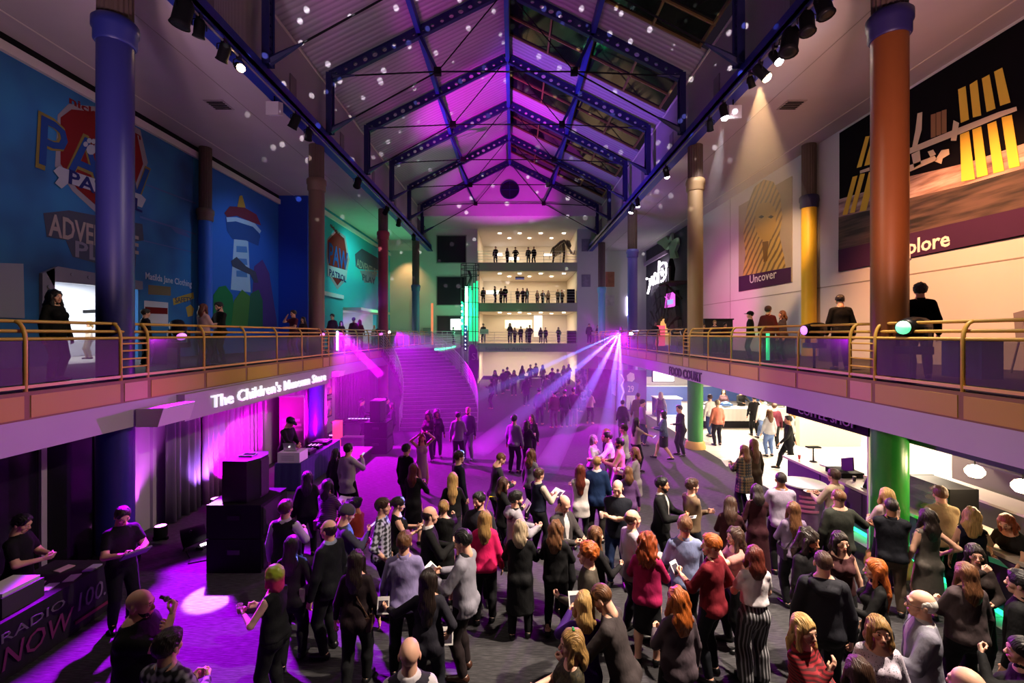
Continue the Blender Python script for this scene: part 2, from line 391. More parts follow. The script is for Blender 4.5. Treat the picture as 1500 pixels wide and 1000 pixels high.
for k, y in enumerate(TY[1:]):
    if y < 9: continue
    t = thing('roof_truss', '%s blue perforated steel roof truss from the camera, with tie rods' % (['nearest', 'second', 'third', 'fourth', 'fifth', 'sixth', 'farthest'][min(k-1, 6)]), 'truss', (XC, y, EAVE), 'roof trusses over the hall')
    for s in (-1, 1):
        e = Vector((XC+s*7.05, y, EAVE)); m_ = Vector((XC+s*3.53, y, slope(3.53))); ap = Vector((XC+s*.12, y, RIDGE-.02)); nd = Vector((XC+s*2.76, y, slope(3.53)-1.56))
        ft = Vector((XC+s*7.08, y, SOF+.62))
        perforated(e, m_, .38, .10, (0, 0, 1), .40, .125, taper=.5).build('rafter', navy, t)
        perforated(m_, ap, .38, .10, (0, 0, 1), .40, .125, taper=.5).build('rafter', navy, t)
        perforated((XC+s*7.1, y, SOF+.5), (XC+s*7.1, y, EAVE+.1), .30, .12, (0, 1, 0), .34, .05).build('post', navy, t)
        MB().bar(m_, nd, .10, .12).build('strut', navy, t)
        MB().box(nd.x-.14, nd.x+.14, y-.10, y+.10, nd.z-.14, nd.z+.14).build('node_block', blackm, t)
        MB().tube([e, nd], .030, 6).build('tie_rod', blackm, t)
        MB().tube([nd, ap+Vector((0, 0, -.1))], .024, 6).build('tie_rod', blackm, t)
        MB().tube([ft, nd], .030, 6).build('tie_rod', blackm, t)
        v = (nd-ft).normalized(); MB().tube([ft, ft+v*.8, ft+v*1.15], [.13, .07, .03], 6).build('rod_bracket', navy, t)
        v = (nd-e).normalized(); MB().tube([e, e+v*.6, e+v*.95], [.10, .06, .03], 6).build('rod_bracket', navy, t)
    MB().tube([(XC-2.76, y, slope(3.53)-1.56), (XC+2.76, y, slope(3.53)-1.56)], .030, 6).build('tie_rod', blackm, t)
for s, nm in ((-1, 'left'), (1, 'right')):
    x = XC+s*3.53; MB().box(x-.09, x+.09, Y0, YG, slope(3.53)-.05, slope(3.53)+.32).build('purlin_'+nm, bluem, kind='structure')
MB().box(XC-.10, XC+.10, Y0, YG, RIDGE-.15, RIDGE+.35).build('ridge_beam', bluem, kind='structure')
# gable wall with its round window, set forward of the end wall
gw = struct('wall_gable', 'gable wall above the end of the hall')
MB().prism([(XC-7.6, YG+.1, 14.2), (XC+7.6, YG+.1, 14.2), (XC+7.6, YG+.1, EAVE), (XC, YG+.1, RIDGE+.3), (XC-7.6, YG+.1, EAVE)], (0, .3, 0)).build('wall_panel', plaster, gw)
rw = thing('round_window', 'dark round window high in the gable wall', 'window', (XC, YG+.09, 16.35))
ring = [(XC+.74*math.cos(a), YG+.08, 16.35+.74*math.sin(a)) for a in np.linspace(0, 2*math.pi, 33)]
MB().prism(ring[:-1], (0, .05, 0)).build('pane', mat('night_glass', (.012, .01, .03), .15), rw)
MB().tube(ring, .05, 8, False).build('frame', navy, rw)
MB().box(XC-.025, XC+.025, YG+.04, YG+.09, 15.62, 17.08).build('glazing_bar', navy, rw); MB().box(XC-.73, XC+.73, YG+.04, YG+.09, 16.32, 16.38).build('glazing_bar', navy, rw)
sbox('ceiling_end_bay', (XC-7.6, XC+7.6, YG+.4, 52, 14.2, 14.4), plaster)
# ------------------------------------------------------------------ end wall with four open storeys
ew = struct('wall_end', 'far end wall of the hall with open galleries'); XA, XB = -3.3, 5.85
endp = mat('end_wall_paint', (.46, .46, .42), .85, var=.05, vscale=1)
MB().box(-14, XA, YE, YE+.4, 0, 14.4).box(XB, 14, YE, YE+.4, 0, 14.4).build('wall_panel', endp, ew)
FL = (0, F2, F2+3.7, F2+7.4)
shelf_lit = mat('room_cream', (.78, .70, .58), .8)
for i, z in enumerate(FL):
    top = FL[i+1]-.75 if i < 3 else 14.2
    if i: MB().box(XA, XB, YE-.05, YE+.35, z-.75, z+.02).build('slab_edge', mat('slab_olive', (.34, .36, .25), .8) , ew); sbox('floor_end_%d' % i, (XA, XB, YE+.3, 52, z-.2, z), mat('end_floor_wood', (.45, .36, .25), .5))
    if i: sbox('ceiling_end_%d' % i, (XA, XB, YE+.35, 50, z-.74, z-.55), mat('end_ceiling_white', (.74, .68, .6), .8))
    if i: ceil_ = struct('ceiling_lights_end_%d' % i, 'recessed ceiling lights of a far gallery')
    sbox('wall_end_back_%d' % i, (XA-.1, XB+.1, 50, 50.2, z, top), shelf_lit)
    sbox('wall_end_side_left_%d' % i, (XA-.15, XA, YE+.4, 50, z, top), shelf_lit); sbox('wall_end_side_right_%d' % i, (XB, XB+.15, YE+.4, 50, z, top), shelf_lit)
    lamp('AREA', 'end_room_light', (1.3, 46.0, top-.12), (1, .80, .58), (330, 400, 330, 280)[i], (1.3, 46.0, 0), size=7, sy=6)
    # recessed downlights
    if i:
        for dx, dy in ((-2.5, 43.3), (-.6, 43.3), (1.4, 43.3), (3.6, 43.3), (-1.6, 45.5), (.4, 45.5), (2.6, 45.5)):
            MB().lathe((1.2+dx, dy, top-.07), [(.16, 0), (.16, .05)], 12).build('downlight', mat('lamp_warm', (1, .9, .7), .5, emit=(1, .84, .6), es=9), ceil_)
        r = thing('gallery_railing', 'thin metal railing along the %s of the far galleries' % ('', 'lowest', 'middle', 'top')[i], 'railing', (XA, YE-.02, z))
        for q in (.30, .55, .80, 1.05): MB().tube([(XA, YE, z+q), (XB, YE, z+q)], .018, 6).build('rail', chrome, r)
        for j in range(7): x = XA+.05+(XB-XA-.1)*j/6; MB().tube([(x, YE, z), (x, YE, z+1.07)], .022, 6).build('post', chrome, r)
# rooms' furniture glimpsed behind: display walls and signs
for i, (x0, x1, z0, z1, c, lab) in enumerate(((-2.9, -1.6, 8.9, 9.25, (1, .95, .85), 'bright ceiling strip light at the left of the second far gallery'), (-2.2, -1.2, 13.0, 13.25, (1, .95, .85), 'long white strip light above the top far gallery railing at left'), (-.6, .6, 12.55, 12.8, (1, .95, .85), 'white strip light behind the figures in the top far gallery'), (3.3, 4.1, 13.0, 13.2, (1, .95, .85), 'short white strip light beside the skeleton in the top far gallery'), (-.9, 2.0, 5.2, 6.1, (1, .86, .62), 'long glowing cream display panel in the lowest far gallery'), (2.2, 3.1, 4.3, 6.6, (.9, .85, .8), 'tall pale lit panel at the right of the lowest far gallery'))):
    t = MB().box(x0, x1, 48.8, 48.95, z0, z1).build('light_panel', mat('lit_panel_%d' % i, (.8, .75, .65), .5, emit=c, es=(5, 5, 5, 5, .9, .7)[i]), ew, label=lab)
MB().box(.2, 1.1, 46, 46.1, 10.1, 10.5).build('hanging_sign', mat('sign_blue', (.03, .04, .2), .5), label='small dark blue sign hanging in the second far gallery', cat='sign')
MB().box(5.0, 5.7, YE+.5, YE+1.0, 7.42, 8.75).build('display_case', blackm, label='black upright case at the right end of the second far gallery', cat='case')
MB().box(5.0, 5.8, YE+.4, YE+.9, 3.72, 4.9).build('display_case', blackm, label='black upright case at the right end of the lowest far gallery', cat='case')
MB().box(-3.1, -2.3, YE+.45, YE+.55, 4.6, 5.05).tube([(-2.7, YE+.5, 3.72), (-2.7, YE+.5, 4.7)], .03, 6).build('notice_stand', mat('notice_white', (.75, .72, .7), .6), label='white notice on a stand at the left end of the lowest far gallery', cat='sign')
# dark square windows on the end wall
for i, (y0, y1) in enumerate(((345, 385), (405, 447), (462, 490))):
    a = at(640, y1, YE); b = at(683, y0, YE); wn = thing('window_%d' % (i+1), None, None, (0, 0, 0)); wn['kind'] = 'structure'; wn['label'] = 'dark square window in the far wall, %s of three' % ('top', 'middle', 'lowest')[i]
    MB().box(a.x, b.x, YE-.05, YE+.02, a.z, b.z).build('pane', mat('window_dark', (.018, .012, .02), .25), wn)
    for q in ((a.x-.05, a.x+.03, a.z, b.z), (b.x-.03, b.x+.05, a.z, b.z)): MB().box(q[0], q[1], YE-.09, YE, q[2], q[3]).build('frame', mat('frame_grey', (.22, .22, .2), .6), wn)
    for q in (a.z, b.z): MB().box(a.x-.05, b.x+.05, YE-.09, YE, q-.04, q+.04).build('frame', mat('frame_grey', (.22, .22, .2), .6), wn)
# ------------------------------------------------------------------ galleries: slab, fascia, yellow panels, railing
POSTS = []
y = 8.8-1.72*4
for base in (-.45, 8.8, 18.05, 27.3, 36.55):
    POSTS += [base] + [base+.65+1.72*i for i in range(5)]
POSTS = [p for p in POSTS if p > 1 and p < 40.5]
glass = mat('rail_glass', (.10, .11, .12), .12, alpha=.42, spec=.6)
meshm = mat('rail_mesh', (.06, .05, .06), .5, alpha=.55)
for s, nm, xr, wx in ((-1, 'left', RL, WLX), (1, 'right', RR, WRX)):
    xo = wx+s*.1
    sbox('floor_gallery_'+nm, (min(xr+s*.12, xo), max(xr+s*.12, xo), Y0, YE, F2-.06, F2), deckm)
    sbox('ceiling_gallery_'+nm, (min(xr+s*.3, xr+s*14), max(xr+s*.3, xr+s*14), Y0, YE, 2.86, 3.2), mat('under_slab', (.5, .46, .44), .85))
    MB().box(min(xr, xr+s*.5), max(xr, xr+s*.5), Y0, YE, 2.76, 3.26).build('fascia_'+nm, lilac, kind='structure')
    t = thing('gallery_railing', 'yellow tube railing with panels along the %s gallery' % nm, 'railing', (xr, 9, F2), 'yellow gallery railings')
    q = xr+s*.04
    for z, dx in ((4.80, .17), (4.645, .11), (4.52, .03)):
        MB().tube([(q+s*dx, Y0, z), (q+s*dx, YE-.1, z)], .028, 8).build('rail', yellow, t)
    MB().box(min(q-.02, q+.02), max(q-.02, q+.02), Y0, YE-.1, 3.75, 3.80).build('rail', yellow, t)
    MB().box(min(q, q+s*.1), max(q, q+s*.1), Y0, YE-.1, 3.66, 3.71).build('floor_edge_shade', blackm, t)  # black strip stands in for the shadow along the floor edge
    pm = None
    for i, py in enumerate(POSTS):
        path = [(q, py, 3.28), (q, py, 4.50)] + [(q+s*.17*(1-math.cos(a)), py, 4.50+.30*math.sin(a)) for a in (.35, .7, 1.05, 1.4, 1.571)]
        if pm is None:
            pm = MB().tube([(a-q, b-py, c) for a, b, c in path], .030, 8).mesh('post'); pm.materials.append(yellow)
        inst(pm, 'post', t, Vector((q, py, 0))-wl(t))
    edges = [Y0]+POSTS+[YE-.1]
    for a, b in zip(edges[:-1], edges[1:]):
        lad = abs((b-a)-.65) < .02
        MB().box(min(xr, xr+s*.06), max(xr, xr+s*.06), a+.05, b-.05, 3.29, 3.64).build('fascia_panel', yellowp if not lad else mat('panel_rose', (.55, .30, .14), .5), t)
        if lad:
            for z in (3.95, 4.11, 4.27, 4.41): MB().tube([(q, a, z), (q, b, z)], .018, 6).build('ladder_rung', yellow, t)
        else: MB().box(min(q-.006, q+.006), max(q-.006, q+.006), a+.05, b-.05, 3.82, 4.49).build('panel', meshm if a < 9 else glass, t)
    MB().box(min(xr+s*.01, xr+s*.04), max(xr+s*.01, xr+s*.04), Y0, YE, 3.26, 3.70).build('fascia_backing', mat('panel_brown', (.22, .12, .03), .6), t)
# ------------------------------------------------------------------ columns
def column(x, y, lab, low, up, top, r=.30, zb=0, capz=9.6, z1=SOF, lowbase=None, mid=None):
    t = thing('column', lab, 'column', (x, y, zb), 'columns along the galleries')
    if zb < 1:
        MB().lathe((x, y, 0), [(r, 0), (r, 2.9)], 28).build('lower_shaft', low, t)
        MB().lathe((x, y, 0), [(r+.10, 0), (r+.10, .10), (r+.07, .16), (r+.07, .24), (r+.02, .30)], 28).build('base', lowbase or blacks, t)
    MB().lathe((x, y, 0), [(r, F2), (r, capz)], 28).build('shaft', up, t)
    MB().lathe((x, y, 0), [(r+.02, capz-.30), (r+.05, capz-.26), (r+.05, capz-.06), (r+.08, capz-.02), (r+.08, capz+.14), (r+.03, capz+.2)], 28).build('collar', top, t)
    sh = MB()
    V = []; n = 40
    for z in (capz+.15, z1):
        for k in range(n): rr_ = r*.97 if k % 2 else r*.90; a = 2*math.pi*k/n; V.append((x+rr_*math.cos(a), y+rr_*math.sin(a), z))
    sh.add(V, [(k, (k+1) % n, n+(k+1) % n, n+k) for k in range(n)]); sh.build('fluted_head', mat('column_head_brown', (.10, .065, .05), .6), t)
    return t
cblue = mat('column_blue', (.024, .025, .14), .4, var=.05); corange = mat('column_orange', (.17, .052, .012), .42, var=.06); ctan = mat('column_tan', (.34, .24, .12), .5); cgreen = mat('column_green', (.02, .27, .03), .28, spec=.6); cnavy = mat('column_navy', (.02, .025, .16), .4)
cred = mat('column_red', (.30, .05, .06), .5); cyel = mat('column_yellow', (.78, .46, .02), .45); cbrown = mat('column_brown', (.15, .10, .07), .55); cslate = mat('column_slate', (.05, .09, .20), .5); cteal = mat('column_teal', (.12, .35, .42), .5); cperi = mat('column_periwinkle', (.16, .17, .55), .4); caporange = mat('base_amber', (.75, .42, .12), .45)
capz = 10.65
column(-7.95, COLY[0], 'thick blue column nearest the camera at the left gallery', cnavy, cblue, cnavy, capz=capz)
column(-7.95, COLY[1], 'brown column beside the royal blue wall of the left gallery', cnavy, cbrown, cbrown, capz=capz)
column(-7.95, COLY[2], 'dark red column at the end of the teal mural', cred, cred, cred, capz=capz)
column(-7.95, COLY[3], 'slim slate blue column in the far left corner', cnavy, cslate, cslate, capz=8.4)
column(7.35, COLY[0]-.2, 'thick orange column nearest the camera at the right gallery, green below', cgreen, corange, mat('collar_indigo', (.02, .015, .08), .4), capz=capz, lowbase=caporange)
column(7.35, COLY[1], 'tan column on a green lower shaft beside the food court', cgreen, ctan, ctan, capz=capz, lowbase=caporange)
column(7.35, COLY[2]+.3, 'periwinkle column where the blue light beams start', cperi, cperi, cperi, capz=9.6)
column(7.35, COLY[3]+.8, 'pale teal column farthest along the right gallery', cteal, cteal, cteal, capz=8.3)
column(WLX+.32, 18.6, 'slim blue wall column between the two left murals', cblue, mat('column_sky', (.02, .12, .5), .5), cbrown, r=.24, zb=F2, capz=9.5)
column(WRX-.32, 18.3, 'bright yellow wall column between the two right murals', cyel, cyel, mat('collar_indigo', (.02, .015, .08), .4), r=.27, zb=F2, capz=9.95)
# vents in the soffits
for x, y, nm in ((at(315, 153, 14.9).x, 15.1, 'left'), (at(1165, 152, 14.9).x, 15.1, 'right')):
    v = thing('ceiling_vent', 'square slatted air vent in the %s soffit' % nm, 'vent', (x, y, SOF))
    MB().box(x-.32, x+.32, y-.32, y+.32, SOF-.02, SOF).build('frame', mat('vent_frame', (.35, .3, .3), .6), v)
    for k in range(5): MB().box(x-.26, x+.26, y-.24+.11*k, y-.19+.11*k, SOF-.035, SOF-.02).build('slat', blackm, v)
# ------------------------------------------------------------------ murals and wall graphics (flat prints on their walls)
def onwall(px, py, X):
    Y = X*FPX/(px-CX); return Vector((X, Y, CAMZ-(py-CY)*Y/FPX))
def wpoly(name, pts, X, m, parent, lift=.004, t=.004):
    s = 1 if X < 0 else -1
    P = []
    for px, py in pts: v = onwall(px, py, X); P.append((X+s*lift, v.y, v.z))
    mb = MB().prism(P, (s*t, 0, 0)); return mb.build(name, m, parent)
def wtext(name, s_, px, py, px1, h, X, m, parent, lift=.02, tilt=0.0, bold=0.0, align='LEFT'):
    """lettering on a side wall, from pixel (px,py) baseline to px1"""
    s = 1 if X < 0 else -1
    a = onwall(px, py, X); b = onwall(px1, py, X); a.x = X+s*lift
    return text(name, s_, m, a, (0, s, tilt), (0, -tilt*s, 1), h, .006, parent, align, width=abs(b.y-a.y), bold=bold)
def pl(n, c): return mat('print_'+n, c, .85, var=.05, vscale=2, spec=.08)
MX = WLX
mu = thing('wall_mural', 'dark blue wall mural with a red shield logo behind the thick blue column', 'mural', (MX, 13.5, F2))
MB().box(MX, MX+.004, 8, 12.7, F2, 11.7).box(MX, MX+.004, 12.7, 15.65, 6.25, 11.7).box(MX, MX+.004, 15.65, 18.35, F2, 11.7).build('mural_sheet', ramp_mat('print_blue_sheet', 'Noise', [(.3, (.008, .05, .16)), (.5, (.015, .12, .30)), (.7, (.02, .17, .36))], rough=.75, Scale=.5, Detail=2.0), mu)
wpoly('shield_outline', [(84,168),(100,152),(150,157),(205,190),(216,238),(196,296),(145,316),(106,280),(80,244)], MX, pl('silver', (.26,.22,.24)), mu, .008)
wpoly('shield', [(88,172),(104,160),(150,165),(200,196),(209,240),(190,290),(146,306),(112,276),(88,240)], MX, pl('red', (.17,.012,.012)), mu, .014)
o1 = wtext('lettering', 'PAW', 46, 240, 215, 1.55, MX, pl('gold', (.22,.15,.04)), mu, .024, -.05, .05); o2 = wtext('lettering', 'PAW', 49, 236, 212, 1.40, MX, pl('royal', (.02,.05,.20)), mu, .034, -.05, .01)
pp = wpoly('bone_sign', [(76,250),(84,243),(94,247),(205,285),(212,292),(206,304),(196,300),(98,268),(88,276),(78,268),(84,260)], MX, pl('bone', (.36,.33,.36)), mu, .044)
wtext('lettering', 'PATROL', 96, 267, 205, .42, MX, pl('navy', (.02,.02,.10)), pp, .054, -.06, .012)
for dx, dy, r in ((0,0,7),(-9,-8,3.5),(-3,-13,3.5),(4,-12,3.5),(9,-5,3.5)):
    wpoly('paw_mark', [(131+dx*.9+r*math.cos(a), 219+dy+r*1.1*math.sin(a)) for a in np.linspace(0, 2*math.pi, 11)[:-1]], MX, pl('bone', (.36,.33,.36)), mu, .050)
wtext('lettering', 'nickelodeon', 100, 150, 205, .22, MX, pl('red', (.17,.012,.012)), mu, .012, .0, .008)
pp = wpoly('name_plate', [(63,312),(100,308),(208,328),(210,352),(150,360),(68,347)], MX, pl('plate', (.07,.07,.10)), mu, .010)
wtext('lettering', 'ADVENTURE', 71, 344, 203, .62, MX, pl('cream', (.36,.27,.24)), pp, .02, .0, .02)
pp = wpoly('name_plate', [(96,352),(200,362),(198,390),(150,388),(106,376)], MX, pl('plate', (.07,.07,.10)), mu, .008)
wtext('lettering', 'PLAY', 107, 375, 190, .48, MX, pl('stone', (.22,.19,.24)), pp, .02, .0, .012)
for pts in ([(205,266),(287,297),(287,299),(205,268)], [(205,316),(287,342),(287,344),(205,319)], [(205,350),(287,370),(287,371),(205,352)], [(250,333),(272,340),(280,349),(258,341)]): wpoly('panel_line', pts, MX, pl('steel', (.10,.13,.30)), mu)
ds = thing('door_surround', 'grey riveted frame around the bright doorway on the left gallery', 'door frame', (MX, 14, F2))
for pts in ([(57,400),(75,392),(76,488),(57,490)], [(62,398),(80,390),(205,412),(205,424),(76,412),(74,420)]): wpoly('frame_board', pts, MX, pl('riveted', (.22,.19,.24)), ds, .0, .10)
for px, py in ((66,420),(66,445),(66,470),(100,402),(125,406),(139,409)): v = onwall(px, py, MX); MB().prism([(MX+.10, v.y+.05*math.cos(q), v.z+.05*math.sin(q)) for q in np.linspace(0, 2*math.pi, 9)[:-1]], (.03,0,0)).build('rivet', pl('rivet', (.22,.2,.25)), ds)
wpoly('wall_sign', [(-40,384),(31,386),(33,466),(-40,464)], MX, pl('panel_grey', (.26,.24,.30)), None, .01, .05); o = COL.objects[-1]; props(o, 'plain grey panel on the blue wall at the left edge', 'sign')
sg = thing('wall_sign', 'sponsor lettering and small signs on the blue wall right of the thick column', 'sign', (MX, 16.5, 5))
wtext('lettering', 'Matilda Jane Clothing', 212, 408, 280, .24, MX, pl('white', (.60,.58,.62)), sg, .012, -.02, .004)
wpoly('dashed_plate', [(217,417),(250,420),(250,433),(217,431)], MX, pl('olive', (.20,.15,.08)), sg)
wpoly('red_white_plate', [(211,440),(246,443),(246,478),(211,478)], MX, pl('white', (.60,.58,.62)), sg); wpoly('red_white_plate', [(212,449),(245,451),(245,460),(212,459)], MX, pl('red', (.17,.012,.012)), sg, .01)
pp = wpoly('yellow_plate', [(253,437),(283,428),(284,437),(254,447)], MX, pl('amber', (.45,.28,.05)), sg); wtext('lettering', 'SAFETY', 256, 443, 281, .2, MX, pl('plate', (.07,.07,.10)), pp, .012, .10, .004)
wpoly('badge', [(272,450),(279,446),(284,452),(282,462),(275,464)], MX, pl('amber', (.45,.28,.05)), sg)
tw = thing('wall_mural', 'bright blue wall mural of a round lookout tower over green bushes', 'mural', (MX, 22, F2))
MB().box(MX, MX+.004, 18.9, 24.99, F2, 11.9).build('mural_sheet', ramp_mat('print_sky_sheet', 'Gradient', [(.0, (.01,.10,.42)), (.6, (.02,.22,.55)), (1, (.05,.42,.50))], rough=.75, scale=(1,1,1)), tw)
wpoly('tower_stem', [(343,345),(363,347),(367,428),(338,424)], MX, pl('stem', (.40,.52,.62)), tw)
for y in (360, 378, 396): wpoly('tower_window', [(346,y),(361,y+1),(362,y+10),(346,y+9)], MX, pl('pane', (.10,.22,.45)), tw, .01)
wpoly('tower_ring', [(330,318),(345,322),(372,332),(381,345),(378,360),(360,352),(340,350),(332,338)], MX, pl('ring_navy', (.03,.07,.22)), tw, .01)
wpoly('tower_band', [(331,318),(346,318),(372,326),(382,338),(380,342),(370,332),(345,324),(332,325)], MX, pl('stem', (.40,.52,.62)), tw, .016)
wpoly('tower_roof', [(328,312),(336,302),(356,303),(375,314),(382,330),(370,326),(346,316),(332,318)], MX, pl('maroon', (.16,.03,.05)), tw, .02)
wpoly('tower_spike', [(347,303),(350,287),(354,286),(359,304)], MX, pl('amber', (.45,.28,.05)), tw, .024)
wpoly('slide', [(338,382),(346,376),(360,390),(374,398),(378,414),(372,414),(366,402),(352,396),(340,390)], MX, pl('plate', (.07,.07,.10)), tw, .02)
for i, pts in enumerate(([(312,478),(312,432),(320,420),(330,418),(340,432),(346,478)], [(338,478),(342,440),(354,424),(366,434),(370,478)], [(362,478),(366,430),(378,424),(384,440),(384,478)])): wpoly('bush', pts, MX, pl('leaf_%d' % i, ((.03,.20,.06),(.09,.22,.05),(.04,.14,.07))[i]), tw, .014+.006*i)
wpoly('hill', [(366,478),(372,390),(384,380),(394,400),(405,470),(405,478)], MX, pl('plum', (.10,.05,.20)), tw, .012)
T2 = WLX2
mt = thing('wall_mural', 'teal wall mural with a shield logo above the lit doorway', 'mural', (T2, 31, F2))
wpoly('shield_outline', [(479,350),(492,336),(506,346),(512,380),(505,412),(494,424),(482,404),(478,378)], T2, pl('silver', (.26,.22,.24)), mt); wpoly('shield', [(480,352),(492,340),(504,349),(509,380),(503,407),(494,418),(484,402),(480,378)], T2, pl('red', (.17,.012,.012)), mt, .012)
wtext('lettering', 'PAW', 480, 384, 508, 1.3, T2, pl('royal', (.02,.05,.20)), mt, .03, -.04, .03)
pp = wpoly('bone_sign', [(479,388),(508,396),(507,410),(479,404)], T2, pl('bone', (.36,.33,.36)), mt, .03); wtext('lettering', 'PATROL', 481, 403, 506, .42, T2, pl('navy', (.02,.02,.10)), pp, .04, -.04, .01)
wtext('lettering', 'nickelodeon', 483, 331, 503, .24, T2, pl('red', (.17,.012,.012)), mt, .02, -.2, .008)
pp = wpoly('name_plate', [(520,372),(530,364),(554,378),(554,396),(526,394),(521,390)], T2, pl('plate', (.07,.07,.10)), mt); wtext('lettering', 'ADVENTURE', 522, 390, 553, .6, T2, pl('cream', (.36,.27,.24)), pp, .02, -.02, .01)
pp = wpoly('name_plate', [(527,396),(552,398),(548,414),(534,414)], T2, pl('stone', (.22,.19,.24)), mt); wtext('lettering', 'PLAY', 530, 410, 549, .5, T2, pl('plate', (.07,.07,.10)), pp, .02, 0, .01)
MB().box(T2, T2+.10, 25.4, 30.1, 6.9, 7.15).build('ledge', pl('white', (.60,.58,.62)), mt)
# rooms behind the two left doorways
for nm, dims, c, e in (('play', (-17.5, -13.2, 11.6, 21, F2, 6.6), (.92, .94, 1), 420), ('entry', (-16, -11.6, 29.0, 41, F2, 6.5), (.85, .95, 1), 260)):
    x0, x1, y0, y1, z0, z1 = dims; wm = mat('room_white', (.8, .8, .82), .8)
    r = struct('wall_room_'+nm, 'white walls of the room behind the doorway')
    MB().box(x0-.1, x0, y0, y1, z0, z1).box(x0, x1, y1, y1+.1, z0, z1).box(x0, x1, y0-.1, y0, z0, z1).box(x0, x1, y0, y1, z1, z1+.1).build('wall_panel', wm, r)
    sbox('floor_room_'+nm, (x0, x1+.4, y0, y1, z0-.1, z0-.005), mat('room_floor', (.55, .53, .48), .6))
    lamp('AREA', 'room_light', ((x0+x1)/2, (y0+y1)/2, z1-.05), c, e, ((x0+x1)/2, (y0+y1)/2, 0), size=3, sy=5)
ar = thing('monitor_arm', 'dark ceiling arm with a screen inside the bright left doorway', 'arm', (-15.5, 17.2, 5.4))
MB().bar((-16.4, 17.4, 5.45), (-14.6, 17.0, 5.5), .1, .12).build('arm', blackm, ar); MB().box(-14.75, -14.5, 16.9, 17.1, 5.0, 5.55).build('screen', blackm, ar); MB().tube([(-15.5, 17.2, 5.5), (-15.5, 17.2, 6.6)], .03, 6).build('hanger', blackm, ar)
cn = MB().box(T2-.1, T2+1.2, 30.2, 37.4, 6.18, 6.36).build('door_canopy', mat('canopy_cream', (.7, .62, .5), .6), label='cream lit canopy over the teal wall doorway', cat='canopy')
# ---- right wall murals
RX = WRX
ms = thing('wall_mural', 'space station photo mural lettered Explore on the right wall', 'mural', (RX, 13, 7))
MB().box(RX-.03, RX, 7.5, 17.0, 6.93, 12.1).build('mural_sheet', pl('space_black', (.004,.003,.005)), ms)
def earth(): return ramp_mat('print_earth', 'Noise', [(.35, (.10,.05,.05)), (.5, (.42,.26,.22)), (.62, (.62,.46,.42)), (.75, (.30,.18,.17))], rough=.7, scale=(1,.5,4), Scale=1.1, Detail=6.0)
wpoly('earth_limb', [(1230,292),(1275,279),(1335,258),(1420,238),(1500,211),(1560,190),(1560,232),(1500,252),(1420,276),(1335,300),(1230,324)], RX, earth(), ms, .034)
wpoly('earth_dark', [(1230,318),(1275,308),(1335,290),(1420,270),(1500,247),(1560,226),(1560,310),(1230,367)], RX, ramp_mat('print_earth_dark', 'Noise', [(.4, (.012,.008,.008)), (.62, (.10,.06,.05))], rough=.7, scale=(1,.5,5), Scale=1.0, Detail=6.0), ms, .040)
gold = pl('array_gold', (.82,.54,.07))
for q in ([(1236,315),(1243,314),(1258,257),(1251,259)], [(1247,312),(1254,311),(1269,254),(1262,255)], [(1261,310),(1271,308),(1285,252),(1275,252)], [(1257,246),(1264,244),(1276,199),(1270,200)], [(1268,243),(1276,241),(1288,196),(1281,197)],
          [(1406,131),(1417,126),(1422,175),(1410,180)], [(1423,124),(1434,117),(1440,169),(1428,172)], [(1441,115),(1452,109),(1461,159),(1448,164)], [(1459,105),(1471,99),(1483,150),(1468,155)],
          [(1409,197),(1422,192),(1431,262),(1411,266)], [(1427,190),(1440,185),(1450,256),(1434,260)], [(1449,182),(1462,177),(1474,250),(1458,254)], [(1470,172),(1485,168),(1497,243),(1481,247)]): wpoly('solar_array', q, RX, gold, ms, .046)
brz = pl('radiator', (.30,.16,.08)); wht = pl('module_white', (.70,.55,.40))
for k in range(3): wpoly('radiator', [(1366+8*k,168-3*k),(1373+8*k,166-3*k),(1373+8*k,200-3*k),(1366+8*k,202-3*k)], RX, brz, ms, .046)
wpoly('station_truss', [(1330,219),(1400,190),(1466,164),(1492,156),(1493,162),(1467,172),(1402,199),(1331,227)], RX, wht, ms, .052); wpoly('station_truss', [(1262,250),(1276,245),(1276,250),(1262,254)], RX, wht, ms, .052)
for q in ([(1347,166),(1354,164),(1353,190),(1344,222),(1338,222),(1344,190)], [(1338,226),(1350,220),(1352,240),(1342,246)], [(1333,243),(1372,228),(1376,234),(1334,252)], [(1362,222),(1370,219),(1374,226),(1366,230)], [(1372,236),(1382,220),(1393,218),(1394,226),(1384,232),(1382,240)], [(1400,176),(1408,180),(1404,206),(1396,206)]): wpoly('station_module', q, RX, wht, ms, .058)
wpoly('title_band', [(1230,366),(1230,398),(1560,332),(1560,290)], RX, pl('band_plum', (.055,.020,.060)), ms, .050); wtext('lettering', 'Explore', 1307, 377, 1393, .44, RX, pl('title_white', (.85,.80,.76)), ms, .062, 0, .012)
mp = thing('wall_mural', 'golden pharaoh photo mural lettered Uncover on the right wall', 'mural', (RX, 22, 7))
MB().box(RX-.03, RX, 19.9, 24.6, 6.87, 11.5).build('mural_sheet', mat('print_sand', (.34,.26,.17), .7, var=.25, vscale=.8), mp)
gp = ramp_mat('print_headcloth', 'Wave', [(.2, (.16,.09,.02)), (.5, (.48,.30,.06))], rough=.6, Scale=1.3, bands_direction='DIAGONAL', Distortion=2.0)
wpoly('headdress', [(1089,404),(1093,372),(1090,340),(1096,300),(1106,274),(1120,263),(1134,266),(1144,286),(1147,318),(1143,345),(1150,378),(1152,392)], RX, gp, mp, .034)
wpoly('mask_face', [(1108,310),(1114,298),(1128,296),(1137,306),(1138,330),(1131,350),(1122,354),(1112,346),(1107,330)], RX, pl('mask', (.46,.28,.07)), mp, .040)
